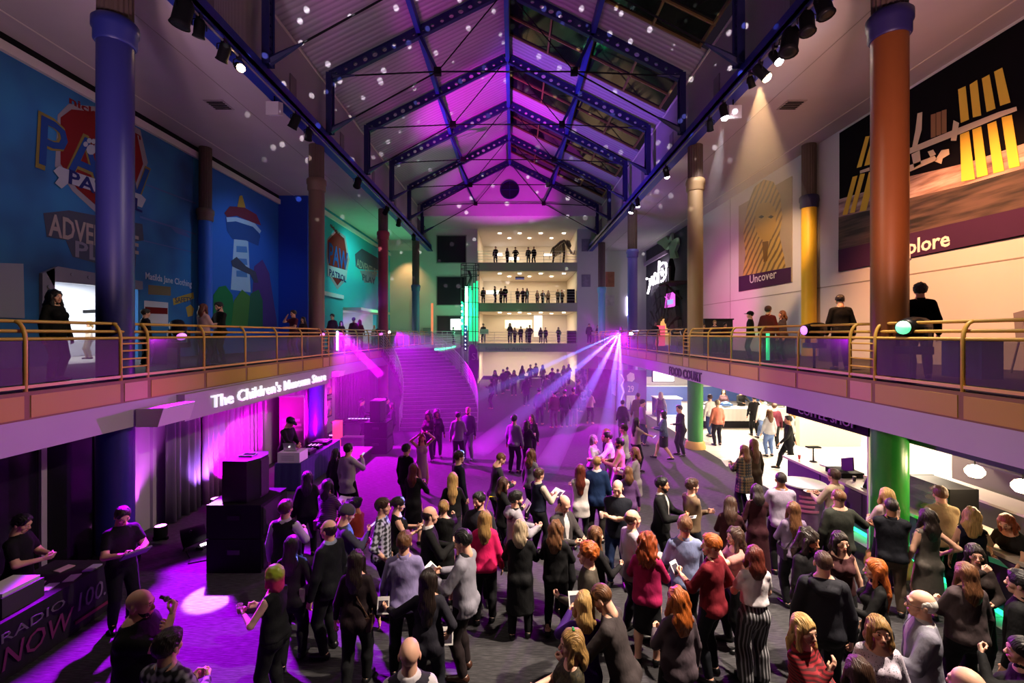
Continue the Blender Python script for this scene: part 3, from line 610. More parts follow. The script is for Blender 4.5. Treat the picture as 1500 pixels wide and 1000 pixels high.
wpoly('mask_beard', [(1118,354),(1127,353),(1125,382),(1120,384)], RX, pl('mask_dark', (.18,.10,.03)), mp, .042)
for x in (1112, 1126): wpoly('mask_eye', [(x,318),(x+5,315),(x+9,317),(x+5,320)], RX, pl('space_black', (.004,.003,.005)), mp, .046)
wpoly('title_band', [(1083,405),(1083,427),(1160,413),(1160,391)], RX, pl('band_plum', (.055,.020,.060)), mp, .036); wtext('lettering', 'Uncover', 1099, 415, 1138, .42, RX, pl('title_grey', (.55,.5,.5)), mp, .046, 0, .002)
# ---- far right exhibit front: rock arch, glowing sign, green letters, screen
rx = WRX-.05
rk = thing('rock_arch', 'dark stone arch around a small glowing doorway at the far right wall', 'arch', (rx-.3, 36.5, F2))
stone = mat('stone_dark', (.07,.06,.075), .9, var=.4, vscale=3, bump=(6, .8))
for k in range(11):
    a0 = math.pi*k/11; a1 = math.pi*(k+.86)/11
    for r0, r1 in ((1.35, 2.1), (2.2, 3.0), (3.1, 3.9)):
        ptsr = []
        for r_, aa in ((r0,a0),(r1,a0+.02),(r1,a1),(r0,a1)): ptsr.append((rx-.38+.06*((k*7+int(r0*3)) % 3), 36.4+r_*math.cos(aa)*.95, F2+.9+r_*math.sin(aa)))
        MB().prism(ptsr, (.3, 0, 0)).build('stone', stone, rk)
MB().box(rx-.02, rx, 35.2, 37.6, F2, F2+2.1).build('doorway', mat('arch_glow', (.5,.25,.08), .6, emit=(1,.5,.15), es=.9), rk)
MB().box(WRX-.04, WRX-.005, 31.5, YE, F2, 12.2).build('exhibit_backing', mat('exhibit_dark', (.05,.04,.06), .85, var=.3, vscale=1), None, 'dark painted exhibit wall at the far right of the gallery', 'panel')
sgn = thing('glowing_sign', 'glowing white looping letters on the far right wall', 'sign', (rx-.2, 36, 8))
glow = mat('sign_white_glow', (1,1,1), .5, emit=(1,.93,1), es=6)
def sp(cx_, cy_): return onwall(900+cx_/5.55, 320+cy_/5.55, rx-.25)
for st in ([(272,610),(282,570),(292,520),(286,492)], [(300,500),(312,540),(306,470)], [(330,445),(318,490),(328,530),(345,520),(350,480),(342,450),(330,445)], [(365,345),(362,430),(360,525)], [(368,385),(392,360),(418,362),(424,400),(418,450),(404,490),(382,512)], [(388,408),(378,440),(388,462),(400,440),(388,408)], [(262,492),(266,486)]):
    MB().tube([sp(*q) for q in st], .085, 8).build('letter', glow, sgn)
sm = MB().prism([onwall(x, y, rx-.2) for x, y in ((937,388),(975,366),(976,371),(938,393))], (.15,0,0)).build('sign_board', mat('board_mauve', (.45,.30,.45), .6), None, 'slanted mauve board above the glowing letters', 'sign')
gs = thing('letter_sign', 'jagged pale green letters above the glowing sign', 'sign', (rx-.2, 36, 9))
for pts in ([(962,356),(966,346),(968,352),(971,343),(973,352),(969,360)], [(969,360),(974,342),(979,352),(983,341),(984,354),(975,366)], [(979,356),(991,348),(992,358),(988,368),(991,377),(982,380)]):
    MB().prism([onwall(x, y, rx-.3) for x, y in pts], (.2,0,0)).build('letter', mat('letter_green', (.25,.40,.22), .6), gs)
ws = thing('wall_screen', 'magenta glowing screen beside the rock arch', 'screen', (rx-.3, 33.4, 6.6))
a = onwall(974, 451, rx-.3); b = onwall(989, 427, rx-.3)
MB().box(rx-.3, rx-.05, b.y-.1, a.y+.1, a.z-.15, b.z+.1).build('frame', blackm, ws); MB().box(rx-.32, rx-.3, b.y, a.y, a.z, b.z).build('screen', mat('screen_magenta', (.6,.1,.6), .4, emit=(.9,.12,.85), es=1.3), ws); MB().box(rx-.325, rx-.32, b.y+.35, a.y-.6, a.z+.2, b.z-.5).build('logo', mat('screen_blue', (.2,.3,.6), .4, emit=(.4,.5,.9), es=1.0), ws)
wa = thing('balcony_model', 'dark wooden lookout balcony with a figure beside the far exhibit', 'model', (rx-1, 32.6, 7))
bal = onwall(996, 412, rx-.4)
MB().box(rx-1.3, rx, 31.6, 34.0, bal.z-.15, bal.z).build('platform', mat('dark_wood', (.05,.03,.025), .8), wa); MB().bar((rx-1.2, 32.8, bal.z-.1), (rx, 32.8, bal.z-1.2), .12, .12).build('brace', mat('dark_wood', (.05,.03,.025), .8), wa)
for j in range(5): MB().tube([(rx-1.25, 31.7+.55*j, bal.z), (rx-1.25, 31.7+.55*j, bal.z+1.0)], .03, 6).build('post', mat('dark_wood', (.05,.03,.025), .8), wa)
MB().tube([(rx-1.25, 31.6, bal.z+1.0), (rx-1.25, 34.0, bal.z+1.0)], .03, 6).build('rail', mat('dark_wood', (.05,.03,.025), .8), wa); MB().tube([(rx-.7, 33, bal.z), (rx-.65, 33, bal.z+1.0), (rx-.72, 33, bal.z+1.5), (rx-.7, 33, bal.z+1.75)], [.18, .24, .2, .12], 10).build('figure', blackm, wa)
def litbox(name, dims, m, lab, cat): return MB().box(*dims).build(name, m, None, lab, cat)
litbox('vending_light', (10.6, 11.2, 33.6, 34.0, F2, F2+1.5), mat('red_glow', (.6,.05,.08), .5, emit=(1,.08,.14), es=1.6), 'small red lit machine at the foot of the rock arch', 'machine')
litbox('light_strip', (10.35, 10.5, 41.55, 41.7, 6.3, 8.0), mat('strip_violet', (.8,.7,1), .5, emit=(.75,.65,1), es=7), 'thin upright white violet light tube at the far right wall', 'light')
for i, (px, y0, y1, c) in enumerate(((893, 398, 420, (.30,.10,.06)), (893, 432, 448, (.45,.40,.45)), (858, 350, 368, (.2,.17,.22)), (858, 402, 420, (.2,.17,.22)))):
    a = at(px-6, y1, YE-.05); b = at(px+7, y0, YE-.05); litbox('wall_poster', (a.x, b.x, YE-.06, YE-.01, a.z, b.z), mat('poster_%d' % i, c, .7, var=.5, vscale=2.5), ('reddish poster high on the far wall right of the galleries', 'pale poster lower on the far wall right of the galleries', 'dark relief panel beside the top far gallery', 'dark relief panel beside the middle far gallery')[i], 'poster')
# ------------------------------------------------------------------ left shop front, curtains and stage
SX = -8.6
sf = struct('wall_shop', 'dark glazed shop front under the left gallery'); dk = mat('shop_glass', (.012,.010,.016), .12, spec=.5)
for y0, y1 in ((3.5, 5.6), (5.7, 7.0), (7.1, 8.25), (8.35, 9.35), (9.45, 10.3)): MB().box(SX-.06, SX, y0, y1, .05, 2.86).build('pane', dk, sf)
for yv, m_ in ((5.65, lilac), (7.05, lilac), (8.3, lilac), (9.4, lilac), (10.35, lilac), (10.85, lilac)): MB().box(SX-.1, SX+.05, yv-.05, yv+.05, 0, 2.86).build('mullion', m_, sf)
MB().box(SX-.1, SX-.02, 10.4, 22, 0, 2.86).build('wall_panel', mat('shop_wall', (.45,.40,.46), .8), sf)
for j in range(28): MB().tube([(SX-.02, 22.1+.3*j, 0), (SX-.02, 22.1+.3*j, 2.86)], .06 if j % 4 else .09, 6).build('slat', mat('shutter_slat', (.10,.07,.12), .6), sf)
MB().box(SX-.12, SX-.06, 22, 40, 0, 2.86).build('wall_panel', mat('shutter_back', (.06,.045,.075), .8), sf)
def drape(x, y0, y1, z0, z1, m, lab, amp=.07, wav=.24):
    n = int((y1-y0)/.03); V = []; F = []
    for i in range(n+1):
        y_ = y0+(y1-y0)*i/n; d = amp*(math.sin(2*math.pi*y_/wav)+.5*math.sin(2*math.pi*y_/(wav*2.7)+1))
        for z in (z0, z0+(z1-z0)*.5, z1): V.append((x+d*(1.15 if z == z0 else .9), y_, z))
    for i in range(n):
        for k in range(2): F.append((3*i+k, 3*i+3+k, 3*i+4+k, 3*i+1+k))
    o = MB().add(V, F, True).build('curtain', m, None, lab, 'curtain'); md = o.modifiers.new('thick', 'SOLIDIFY'); md.thickness = .01; return o
drape(SX+.28, 10.95, 12.2, .02, 2.75, mat('curtain_dark', (.16,.12,.20), .6), 'left end of the stage curtain, dark with deep folds')
drape(SX+.28, 12.22, 15.3, .02, 2.75, mat('curtain_violet', (.46,.20,.52), .6), 'broad pleated stage curtain behind the tall loudspeaker')
drape(SX+.28, 16.2, 20.2, .02, 2.75, mat('curtain_violet', (.46,.20,.52), .6), 'pleated curtain behind the disc jockey', .05, .3)
MB().tube([(SX+.28, 10.9, 2.78), (SX+.28, 20.3, 2.78)], .025, 8).build('curtain_rail', blackm, None, 'black rail carrying the stage curtains', 'rail')
for (x, y, tx, ty, tz, e, c, a_) in ((SX+.82, 11.9, SX+.2, 12.3, 2.4, 330, (.55,.22,1), 90), (SX+.82, 13.0, SX+.2, 13.6, 2.2, 1950, (1,.0,.85), 120), (SX+.82, 16.7, SX+.2, 17.6, 2.2, 2250, (1,.0,.85), 120), (SX+.9, 19.3, SX+.2, 19.6, 2.2, 1800, (1,.0,.85), 120), (SX+.7, 10.2, SX, 10.0, 2.2, 260, (.8,.1,1), 80)):
    u = thing('uplight', 'small black floor uplight %s' % {11.9: 'at the left end of the curtain', 13.0: 'behind the tall loudspeaker', 16.7: 'behind the disc jockey', 19.3: 'beside the framed posters', 10.2: 'by the shop window post'}[y], 'light', (x, y, 0), 'floor uplights along the curtain')
    MB().lathe((x, y, .05), [(.11, 0), (.13, .05), (.13, .22), (.12, .26)], 14).build('can', blackm, u); MB().box(x-.16, x+.16, y-.03, y+.03, 0, .06).build('bracket', blackm, u)
    MB().lathe((x, y, .30), [(.11, 0), (.11, .01)], 14).build('lens', mat('lens_magenta', (1,.3,1), .4, emit=(1,.2,1), es=14), u)
    lamp('SPOT', 'uplight_lamp', (x, y, .36), c, e, (tx, ty, tz), a_, .6, .08)
bn = thing('roll_up_banner', 'tall dark plum roll up banner left of the disc jockey', 'banner', (-7.25, 14.9, .35))
MB().box(-7.65, -6.85, 14.88, 14.90, .45, 2.55).build('sheet', mat('banner_plum', (.16,.05,.13), .6), bn); MB().box(-7.68, -6.82, 14.8, 15.0, .35, .45).build('base', blacks, bn); MB().box(-7.67, -6.83, 14.87, 14.92, 2.53, 2.58).build('top_bar', chrome, bn)
[MB().box(-7.55, -6.98+.05*k, 14.872, 14.88, 1.75-.16*k, 1.83-.16*k).build('print_line', mat('banner_line', (.32,.16,.28), .6), bn) for k in range(3)]
for k, (z0, z1) in enumerate(((1.75, 2.6), (.75, 1.6))):
    fp = thing('framed_poster', '%s framed poster on the shop wall past the curtain' % ('upper', 'lower')[k], 'poster', (SX+.1, 20.9, z0)); MB().box(SX, SX+.08, 20.4, 21.4, z0, z1).build('frame', blacks, fp); MB().box(SX+.08, SX+.085, 20.48, 21.32, z0+.08, z1-.08).build('print', ramp_mat('poster_print_%d' % k, 'Noise', [(.4, (.35,.30,.32)), (.5, (.10,.08,.15)), (.62, (.55,.30,.10))], Scale=3.0, Detail=3.0), fp)
st = thing('stage_platform', 'low black stage platform under the disc jockey table', 'platform', (-6.9, 14, 0)); MB().box(-7.7, -5.3, 11.6, 17.2, .30, .35).build('deck', mat('stage_deck', (.10,.09,.11), .7), st); MB().box(-7.65, -5.35, 11.65, 17.15, 0, .30).build('skirt', blackm, st)
# disc jockey table and gear
dt = thing('dj_table', 'table under a navy cloth on the stage platform', 'table', (-6.1, 13.7, .35))
nv = mat('cloth_navy', (.03,.03,.13), .8, bump=(5,.6,(1,1,.2)))
def skirted(t, x0, x1, y0, y1, z0, z1, m, amp=.02, n=26):
    V = []; F = []; ring_ = []
    per = [(x0,y0),(x1,y0),(x1,y1),(x0,y1)]
    pts_ = []
    for i in range(4):
        a_, b_ = per[i], per[(i+1) % 4]; L_ = math.hypot(b_[0]-a_[0], b_[1]-a_[1]); k_ = max(4, int(L_/.06))
        for j in range(k_): tt = j/k_; pts_.append((a_[0]+(b_[0]-a_[0])*tt, a_[1]+(b_[1]-a_[1])*tt))
    N = len(pts_); cx_, cy_ = (x0+x1)/2, (y0+y1)/2
    for z, f_ in ((z1, 0), (z0, 1)):
        for i, (px_, py_) in enumerate(pts_):
            d = Vector((px_-cx_, py_-cy_)).normalized()*amp*f_*(1+math.sin(i*1.9)); V.append((px_+d.x, py_+d.y, z))
    for i in range(N): F.append((i, N+i, N+(i+1) % N, (i+1) % N))
    mb = MB().add(V, F, True).add(V[:N], [tuple(range(N))]); return mb.build('cloth', m, t)
skirted(dt, -6.45, -5.75, 12.3, 15.1, .38, 1.10, nv); MB().box(-6.42, -5.78, 12.33, 15.07, 1.04, 1.09).build('table_top', blackm, dt)
for (x, y) in ((-6.38, 12.4), (-5.82, 12.4), (-6.38, 15.0), (-5.82, 15.0)): MB().tube([(x,y,.35),(x,y,1.04)], .02, 6).build('leg', chrome, dt)
wb = thing('white_case', 'white box with small print under the laptop', 'box', (-6.1, 12.6, 1.1)); MB().box(-6.4, -5.8, 12.35, 12.85, 1.105, 1.38).build('body', mat('case_white', (.75,.72,.75), .6), wb)
for k in range(3): MB().box(-6.3, -5.95, 12.345, 12.35, 1.18+.05*k, 1.19+.05*k).build('print_line', mat('print_grey', (.35,.32,.36), .6), wb)
lp = thing('laptop', 'open laptop on the white box', 'laptop', (-6.1, 12.6, 1.38)); MB().box(-6.3, -5.95, 12.5, 12.75, 1.385, 1.40).build('base', mat('alu', (.5,.5,.52), .35, metal=.8), lp); MB().bar((-6.12, 12.48, 1.40), (-6.12, 12.42, 1.62), .34, .012, up=(0,1,0)).build('lid', mat('alu', (.5,.5,.52), .35, metal=.8), lp); MB().lathe((-6.12, 12.43, 1.51), [(.02,0),(.02,.015)], 8).build('logo', mat('laptop_logo', (1,1,1), .5, emit=(1,1,1), es=3), lp)
for k, y in enumerate((13.35, 14.55)):
    tt = thing('turntable', '%s turntable on the disc jockey table' % ('near', 'far')[k], 'turntable', (-6.1, y, 1.1)); MB().box(-6.35, -5.87, y-.22, y+.22, 1.105, 1.20).build('plinth', blacks, tt); MB().lathe((-6.1, y, 1.20), [(.17,0),(.17,.02),(.02,.022)], 24).build('platter', mat('platter', (.3,.3,.33), .3, metal=.6), tt); MB().tube([(-5.93, y+.15, 1.24), (-5.95, y-.02, 1.24), (-6.02, y-.08, 1.23)], .008, 6).build('tone_arm', chrome, tt)
mxr = thing('mixer', 'small dark mixer between the turntables', 'mixer', (-6.1, 13.95, 1.1)); MB().box(-6.3, -5.9, 13.82, 14.10, 1.105, 1.20).build('body', blacks, mxr)
for i in range(3):
    for j in range(3): MB().lathe((-6.22+.11*i, 13.87+.08*j, 1.20), [(.014,0),(.012,.02)], 8).build('knob', mat('knob_lit', (.8,.7,.9), .4, emit=(.9,.6,1), es=1.5), mxr)
# loudspeakers
grl = mat('speaker_grille', (.008,.008,.009), .55, bump=(160,.6))
def pa(x0, x1, y0, y1, zs, zt, lab):
    s1 = thing('subwoofer', 'large black subwoofer stack %s' % lab, 'speaker', ((x0+x1)/2, (y0+y1)/2, 0)); h_ = zs/2
    for k in (0, 1):
        cbn = MB().box(x0, x1, y0, y1, k*h_+.01, (k+1)*h_-.01).build('cabinet', blackm, s1)
        MB().box(x1, x1+.02, y0+.05, y1-.05, k*h_+.06, (k+1)*h_-.06).build('grille', grl, cbn); MB().box((x0+x1)/2-.12, (x0+x1)/2+.12, y0-.012, y0, k*h_+h_*.55, k*h_+h_*.68).build('handle', blacks, cbn)
    xm, ym = (x0+x1)/2, (y0+y1)/2; s2 = thing('loudspeaker', 'black loudspeaker standing on the subwoofer %s' % lab, 'speaker', (xm, ym, zs))
    w_, d_ = (x1-x0)*.30, (y1-y0)*.36
    MB().prism([(xm-w_, ym+d_, zs), (xm-w_, ym-d_, zs), (xm+w_*.6, ym-d_*1.1, zs), (xm+w_, ym-d_*.4, zs), (xm+w_, ym+d_*.4, zs), (xm+w_*.6, ym+d_*1.1, zs)][::-1], (0, 0, zt-zs)).build('cabinet', blacks, s2)
    MB().box(xm+w_, xm+w_+.02, ym-d_*.4, ym+d_*.4, zs+.05, zt-.05).build('grille', grl, s2)
    MB().tube([(xm-.15, ym-.08, zt+.02), (xm+.1, ym-.08, zt+.02), (xm+.1, ym+.12, zt+.02), (xm-.15, ym+.12, zt+.02), (xm-.15, ym-.08, zt+.02)], .02, 6).build('top_handle', mat('edge_grey', (.3,.28,.32), .4), s2)
pa(-5.9, -4.85, 8.75, 9.75, 1.32, 2.12, 'in front of the stage curtain'); pa(-5.7, -4.85, 17.4, 18.3, 1.22, 2.02, 'near the foot of the stairs')
# second equipment table
et = thing('folding_table', 'black equipment table behind the far loudspeaker', 'table', (-6.5, 19.2, 0)); MB().box(-7.6, -5.4, 18.9, 19.6, .90, .95).build('table_top', blacks, et)
for x in (-7.5, -5.5):
    for y in (18.95, 19.55): MB().tube([(x,y,0),(x,y,.9)], .025, 6).build('leg', blacks, et)
em = thing('mixing_desk', 'low mixing desk with a row of lit keys on the equipment table', 'mixer', (-6.4, 19.2, .95)); MB().prism([(-7.0,18.95,.955),(-5.8,18.95,.955),(-5.8,19.5,.955),(-7.0,19.5,.955)], (0,0,.10)).build('body', blacks, em)
for k in range(8): MB().box(-6.9+.14*k, -6.82+.14*k, 19.0, 19.1, 1.055, 1.07).build('key', mat('key_lit', (.6,.6,1), .4, emit=(.6,.5,1), es=2), em)
litbox('lit_cylinder', (-7.35, -7.05, 18.5, 18.8, 0, 1.05), mat('red_pillar', (.8,.1,.2), .5, emit=(1,.06,.22), es=.9), 'glowing red pink upright light by the equipment table', 'light')
fc = thing('flight_case', 'pink lit equipment case under the equipment table', 'case', (-6.6, 18.6, 0)); MB().box(-6.95, -6.1, 18.35, 18.8, .01, .42).build('body', mat('case_lilac', (.5,.35,.5), .5), fc); MB().box(-6.97, -6.08, 18.33, 18.82, .36, .40).build('lid_edge', chrome, fc)
# floor lights and cables beside the near stack
fl_ = thing('par_can', 'round black stage light lying on the floor by the curtain', 'light', (-6.95, 9.9, 0)); MB().tube([(-7.1,9.75,.2),(-6.75,10.0,.28)], [.2,.17], 14).build('can', blackm, fl_); MB().tube([(-7.05,9.95,0),(-6.95,9.88,.4)], .02, 6).build('yoke', blacks, fl_); MB().tube([(-7.0,9.65,.0),(-6.9,9.75,.4)], .02, 6).build('yoke', blacks, fl_)
lb = thing('light_bar', 'slim white light bar on the floor beside the subwoofer', 'light', (-6.3, 9.9, 0)); MB().bar((-6.7,9.75,.06),(-6.15,10.4,.12), .06, .06).build('tube', mat('bar_white', (1,.9,1), .5, emit=(1,.75,1), es=5), lb); MB().box(-6.75,-6.6,9.68,9.82,0,.06).build('foot', blackm, lb)
def cable(pts, lab, m=blackm, r=.012): return MB().tube([Vector(p)+Vector((0,0,.013)) for p in pts], r, 6).build('cable', m, None, lab, 'cable')
cable([(-6.9,9.6,0),(-6.6,9.3,0),(-6.5,9.1,0),(-6.2,9.25,0),(-6.0,9.0,0)], 'black cable looping on the carpet beside the near subwoofer')
# shop sign and gallery speakers
ss = thing('shop_sign', 'lit fascia sign of the museum shop', 'sign', (-7.4, 14, 2.6)); MB().box(-7.7, -7.36, 10.2, 18.1, 2.64, 3.24).build('box', mat('sign_lilac', (.40,.35,.40), .6), ss)
text('lettering', "The Children's Museum Store", mat('letter_glow', (1,1,1), .5, emit=(.86,.88,1), es=.85), (-7.33, 11.05, 2.80), (0,1,0), (0,0,1), .31, .05, ss, width=6.75, bold=.004)
for (x0, x1, y, z, lab, k) in ((-7.5, -6.95, 9.5, 2.95, 'large white wedge speaker under the left gallery edge', 1), (-7.5, -7.15, 19.1, 2.95, 'small white wedge speaker right of the shop sign', .6)):
    ws_ = thing('wedge_speaker', lab, 'speaker', (x0, y, z)); MB().prism([(x0, y-.45*k, z+.16*k), (x1, y-.45*k, z+.18*k), (x1-.12*k, y-.45*k, z-.2*k), (x0, y-.45*k, z-.2*k)], (0, .9*k, 0)).build('cabinet', mat('speaker_white', (.62,.56,.6), .5), ws_); MB().box(x0-.1, x0, y-.1, y+.1, z-.1, z+.1).build('bracket', blackm, ws_)
# ------------------------------------------------------------------ promotion table, lower left
rt_ = thing('promo_table', 'table under a black cloth with red and grey lettering, lower left', 'table', (-7.0, 6.2, 0)); skirted(rt_, -7.75, -6.75, 4.3, 7.7, .01, .78, mat('cloth_black', (.012,.010,.013), .8, bump=(5,.5,(1,1,.2))), .015); MB().box(-7.72, -6.78, 4.33, 7.67, .72, .77).build('table_top', blackm, rt_)
for (x, y) in ((-7.65, 4.4), (-6.85, 4.4), (-7.65, 7.6), (-6.85, 7.6)): MB().tube([(x,y,0),(x,y,.72)], .02, 6).build('leg', chrome, rt_)
gy = mat('letter_grey', (.17,.14,.17), .7); rd = mat('letter_red', (.20,.02,.05), .7)
text('lettering', 'RADIO', gy, (-6.715, 5.95, .53), (0,1,0), (0,0,1), .13, .004, rt_, width=.85); text('lettering', 'NOW', mat('letter_plum', (.20,.03,.10), .6), (-6.715, 5.95, .16), (0,1,0), (0,0,1), .30, .004, rt_, width=.98, shear=.2); text('lettering', '100.9', gy, (-6.715, 6.96, .32), (0,1,0), (0,0,1), .28, .004, rt_, width=.66, shear=.15); MB().box(-6.72, -6.713, 6.98, 7.60, .14, .19).build('print_line', rd, rt_)
bx = thing('cardboard_box', 'open box of flyers on the promotion table', 'box', (-7.05, 6.4, .78)); MB().box(-7.3, -6.85, 6.1, 6.65, .785, 1.05).build('body', mat('box_dark', (.06,.05,.06), .7), bx); MB().box(-7.27, -6.88, 6.13, 6.62, 1.05, 1.10).build('flyers', mat('paper_white', (.75,.72,.74), .7), bx)
for k, (x, y, a_) in enumerate(((-7.0,6.86,.2),(-7.22,6.9,.5),(-7.45,7.0,.1),(-6.9,7.12,.3),(-7.3,7.4,-.2),(-6.86,7.42,.1),(-6.95,5.85,.3),(-7.2,5.75,.0),(-6.95,5.5,.6),(-7.5,6.5,.3))):
    o = MB().box(-.07,.07,-.11,.11,0,.012+.004*(k % 3)).build('leaflet_stack', mat(('paper_white','paper_pink','paper_lilac')[k % 3], ((.75,.72,.74),(.7,.4,.6),(.5,.4,.7))[k % 3], .7), None, 'small leaflet stack on the promotion table, %s' % ('beside the flyer box', 'tilted behind the flyer box', 'at the back edge past the box', 'near the far corner', 'at the far back corner', 'at the front edge by the box', 'at the near end, front', 'at the near end, middle', 'at the nearest corner', 'behind the flyer box')[k], 'leaflets', 'leaflets on the promotion table'); o.location = (x, y, .782); o.rotation_euler = (0,0,a_)
# ------------------------------------------------------------------ stairs and bridge to the far gallery
sr = thing('staircase', 'wide curved staircase rising to the left gallery in purple light', 'stairs', (-4, 22, 0)); stm = mat('stair_tread', (.20,.18,.22), .6); N = 22
CXs, CYs, R0, R1 = -11.0, 21.6, 5.6, 9.3
def sa(i): return math.radians(52)*i/N
for i in range(N):
    a0, a1 = sa(i), sa(i+1)+.006; z = F2*(i+1)/N
    P_ = [(CXs+r*math.cos(a), CYs+r*math.sin(a), z-.17) for r, a in ((R0,a0),(R1,a0),((R0+R1)/2*1.0+1.85,(a0+a1)/2),(R1,a1),(R0,a1))]; P_ = [P_[0],P_[1],P_[3],P_[4]]
    stp = MB().prism(P_, (0,0,.165)).build('step', stm, sr)
    nz_ = [(CXs+r*math.cos(a0), CYs+r*math.sin(a0)-.005, z) for r in (R0+.02, R1-.02)]; MB().tube(nz_, .014, 5).build('nosing', mat('nosing_pale', (.55,.5,.58), .5), stp)
for r in (R0, R1):
    pts0 = [(CXs+r*math.cos(sa(i)), CYs+r*math.sin(sa(i)), F2*i/N) for i in range(N+1)]
    MB().add([(p[0],p[1],p[2]-.25+.2) for p in pts0]+[(p[0],p[1],max(0,p[2]-.35)) for p in pts0], [(i,i+1,N+2+i,N+1+i) for i in range(N)]).build('stringer', mat('stringer_grey', (.30,.28,.32), .6), sr)
    for k in range(6): MB().tube([(p[0],p[1],p[2]+.25+.16*k) for p in pts0], .024 if k == 5 else .014, 6).build('rail', chrome, sr)
    for i in range(0, N+1, 3): p = pts0[i]; MB().tube([(p[0],p[1],p[2]),(p[0],p[1],p[2]+1.06)], .022, 6).build('post', chrome, sr)
bd = struct('floor_bridge', 'bridge floor from the stairs to the far gallery'); MB().prism([(-7.5,26.0,F2-.3),(CXs+R0*math.cos(.9),CYs+R0*math.sin(.9),F2-.3),(CXs+R1*math.cos(.9),CYs+R1*math.sin(.9),F2-.3),(-4.6,32,F2-.3),(-4.6,YE,F2-.3),(-7.5,YE,F2-.3)], (0,0,.295)).build('slab', lilac, bd)
br = thing('bridge_railing', 'thin metal railing along the green lit bridge edge', 'railing', (-4.65, 32, F2)); pe = [(CXs+R1*math.cos(.9), CYs+R1*math.sin(.9)+.1, F2), (-4.75,30.4,F2), (-4.65,32,F2), (-4.65,36,F2), (-4.65,YE-.2,F2)]
for k in range(6): MB().tube([(x,y,z+.2+.17*k) for x,y,z in pe], .016, 6).build('rail', chrome, br)
for x, y, z in pe: MB().tube([(x,y,z),(x,y,z+1.06)], .022, 6).build('post', chrome, br)
MB().tube([(x+.04,y-.06,z-.12) for x,y,z in pe[:4]], .045, 8).build('led_strip', mat('led_green', (.1,1,.4), .5, emit=(.04,1,.35), es=6), None, 'glowing green light strip along the bridge edge', 'light')
ff = thing('feather_flag', 'tall purple feather flag beside the stairs', 'flag', (-2.75, 28, 0))
prof = [(0,1.0),(.48,1.05),(.57,2.0),(.60,2.9),(.50,3.6),(.30,3.95),(.06,4.0),(0,3.75)]
MB().prism([(-2.73+x, 28, z) for x, z in prof], (0,.012,0)).build('flag_cloth', mat('flag_purple', (.22,.02,.30), .6), ff); MB().tube([(-2.75,28,0),(-2.75,28,3.8),(-2.6,28,4.02)], .02, 8).build('pole', chrome, ff); MB().lathe((-2.75,28,0), [(.28,0),(.28,.03),(.05,.06)], 16).build('base', blackm, ff); text('lettering', 'SI', mat('flag_print', (.6,.45,.65), .6), (-2.58, 27.99, 3.0), (1,0,0), (0,0,1), .45, .004, ff)
tb = litbox('light_tube', (-2.98, -2.90, 27.6, 27.68, .9, 1.5), mat('tube_mint', (.7,1,.9), .5, emit=(.6,1,.85), es=8), 'short white green light tube at the foot of the feather flag', 'light'); MB().tube([(-2.94,27.64,0),(-2.94,27.64,.9)], .02, 6).build('stand', blackm, tb)
# ------------------------------------------------------------------ green water clock tower
wc = thing('water_clock', 'tall green glowing tube clock tower in an open black frame', 'clock', (-3.62, 38, 0)); cxw, cyw = -3.62, 38.0; frm = mat('frame_black_steel', (.02,.03,.03), .5)
for k in range(6): a = math.pi*k/3+.2; MB().tube([(cxw+.75*math.cos(a), cyw+.75*math.sin(a), 0), (cxw+.75*math.cos(a), cyw+.75*math.sin(a), 10.4)], .03, 6).build('upright', frm, wc)
for z in (1, 2.2, 3.6, 4.8, 6.0, 7.2, 8.4, 9.5, 10.0, 10.4): MB().tube([(cxw+.75*math.cos(a), cyw+.75*math.sin(a), z) for a in np.linspace(.2, 2*math.pi+.2, 19)], .03, 6, False).build('ring', frm, wc)
gg = mat('tube_green', (.05,.6,.3), .25, emit=(.02,1,.38), es=1.1); gb = mat('tube_bright', (.5,1,.7), .3, emit=(.25,1,.6), es=9)
for k, (dx, dy, z0, z1, r, m_) in enumerate(((-.25,-.5,4.9,8.5,.11,gb), (.15,-.45,4.0,8.2,.09,gg), (.40,-.35,4.0,8.8,.09,gg), (.60,-.1,4.0,9.0,.09,gg), (-.58,-.2,4.5,7.2,.07,gg), (.0,.1,4.0,8.6,.10,gg))): MB().tube([(cxw+dx,cyw+dy,z0),(cxw+dx,cyw+dy,z1)], r, 10).build('tube', m_, wc)
for k in range(9): MB().lathe((cxw-.62,cyw-.5,5.2+.25*k), [(.02,-.09),(.09,0),(.02,.09)], 10).build('globe', gb if k % 2 else gg, wc)
MB().tube([(cxw-.3,cyw-.62,3.2),(cxw-.3,cyw-.62,5.3)], .16, 10).build('bead_column', mat('bead_blue', (.02,.05,.3), .4), wc)
for k in range(6): MB().lathe((cxw-.3,cyw-.79,3.4+.33*k), [(.0,-.05),(.06,0),(.0,.05)], 8).build('bead', mat('bead_white', (1,1,1), .4, emit=(.8,1,1), es=5), wc)
MB().tube([(cxw-.2,cyw,8.5),(cxw+.1,cyw,9.3),(cxw-.1,cyw,9.9)], .12, 8).build('siphon', frm, wc)
lamp('POINT', 'clock_glow', (cxw, cyw-1.2, 6.5), (.05,1,.4), 160, size=.3)
sc_ = thing('projection_screen', 'bright white screen on the far wall left of the clock tower', 'screen', (-5.6, 41.4, 5)); a = at(660, 483, 41.3); b = at(676, 467, 41.3); MB().box(a.x, b.x, 41.3, 41.36, a.z, b.z).build('screen', mat('screen_white', (1,1,1), .5, emit=(.9,.93,1), es=2.4), sc_); MB().box(a.x-.06, b.x+.06, 41.37, 41.7, a.z-.06, b.z+.06).build('frame', blackm, sc_)
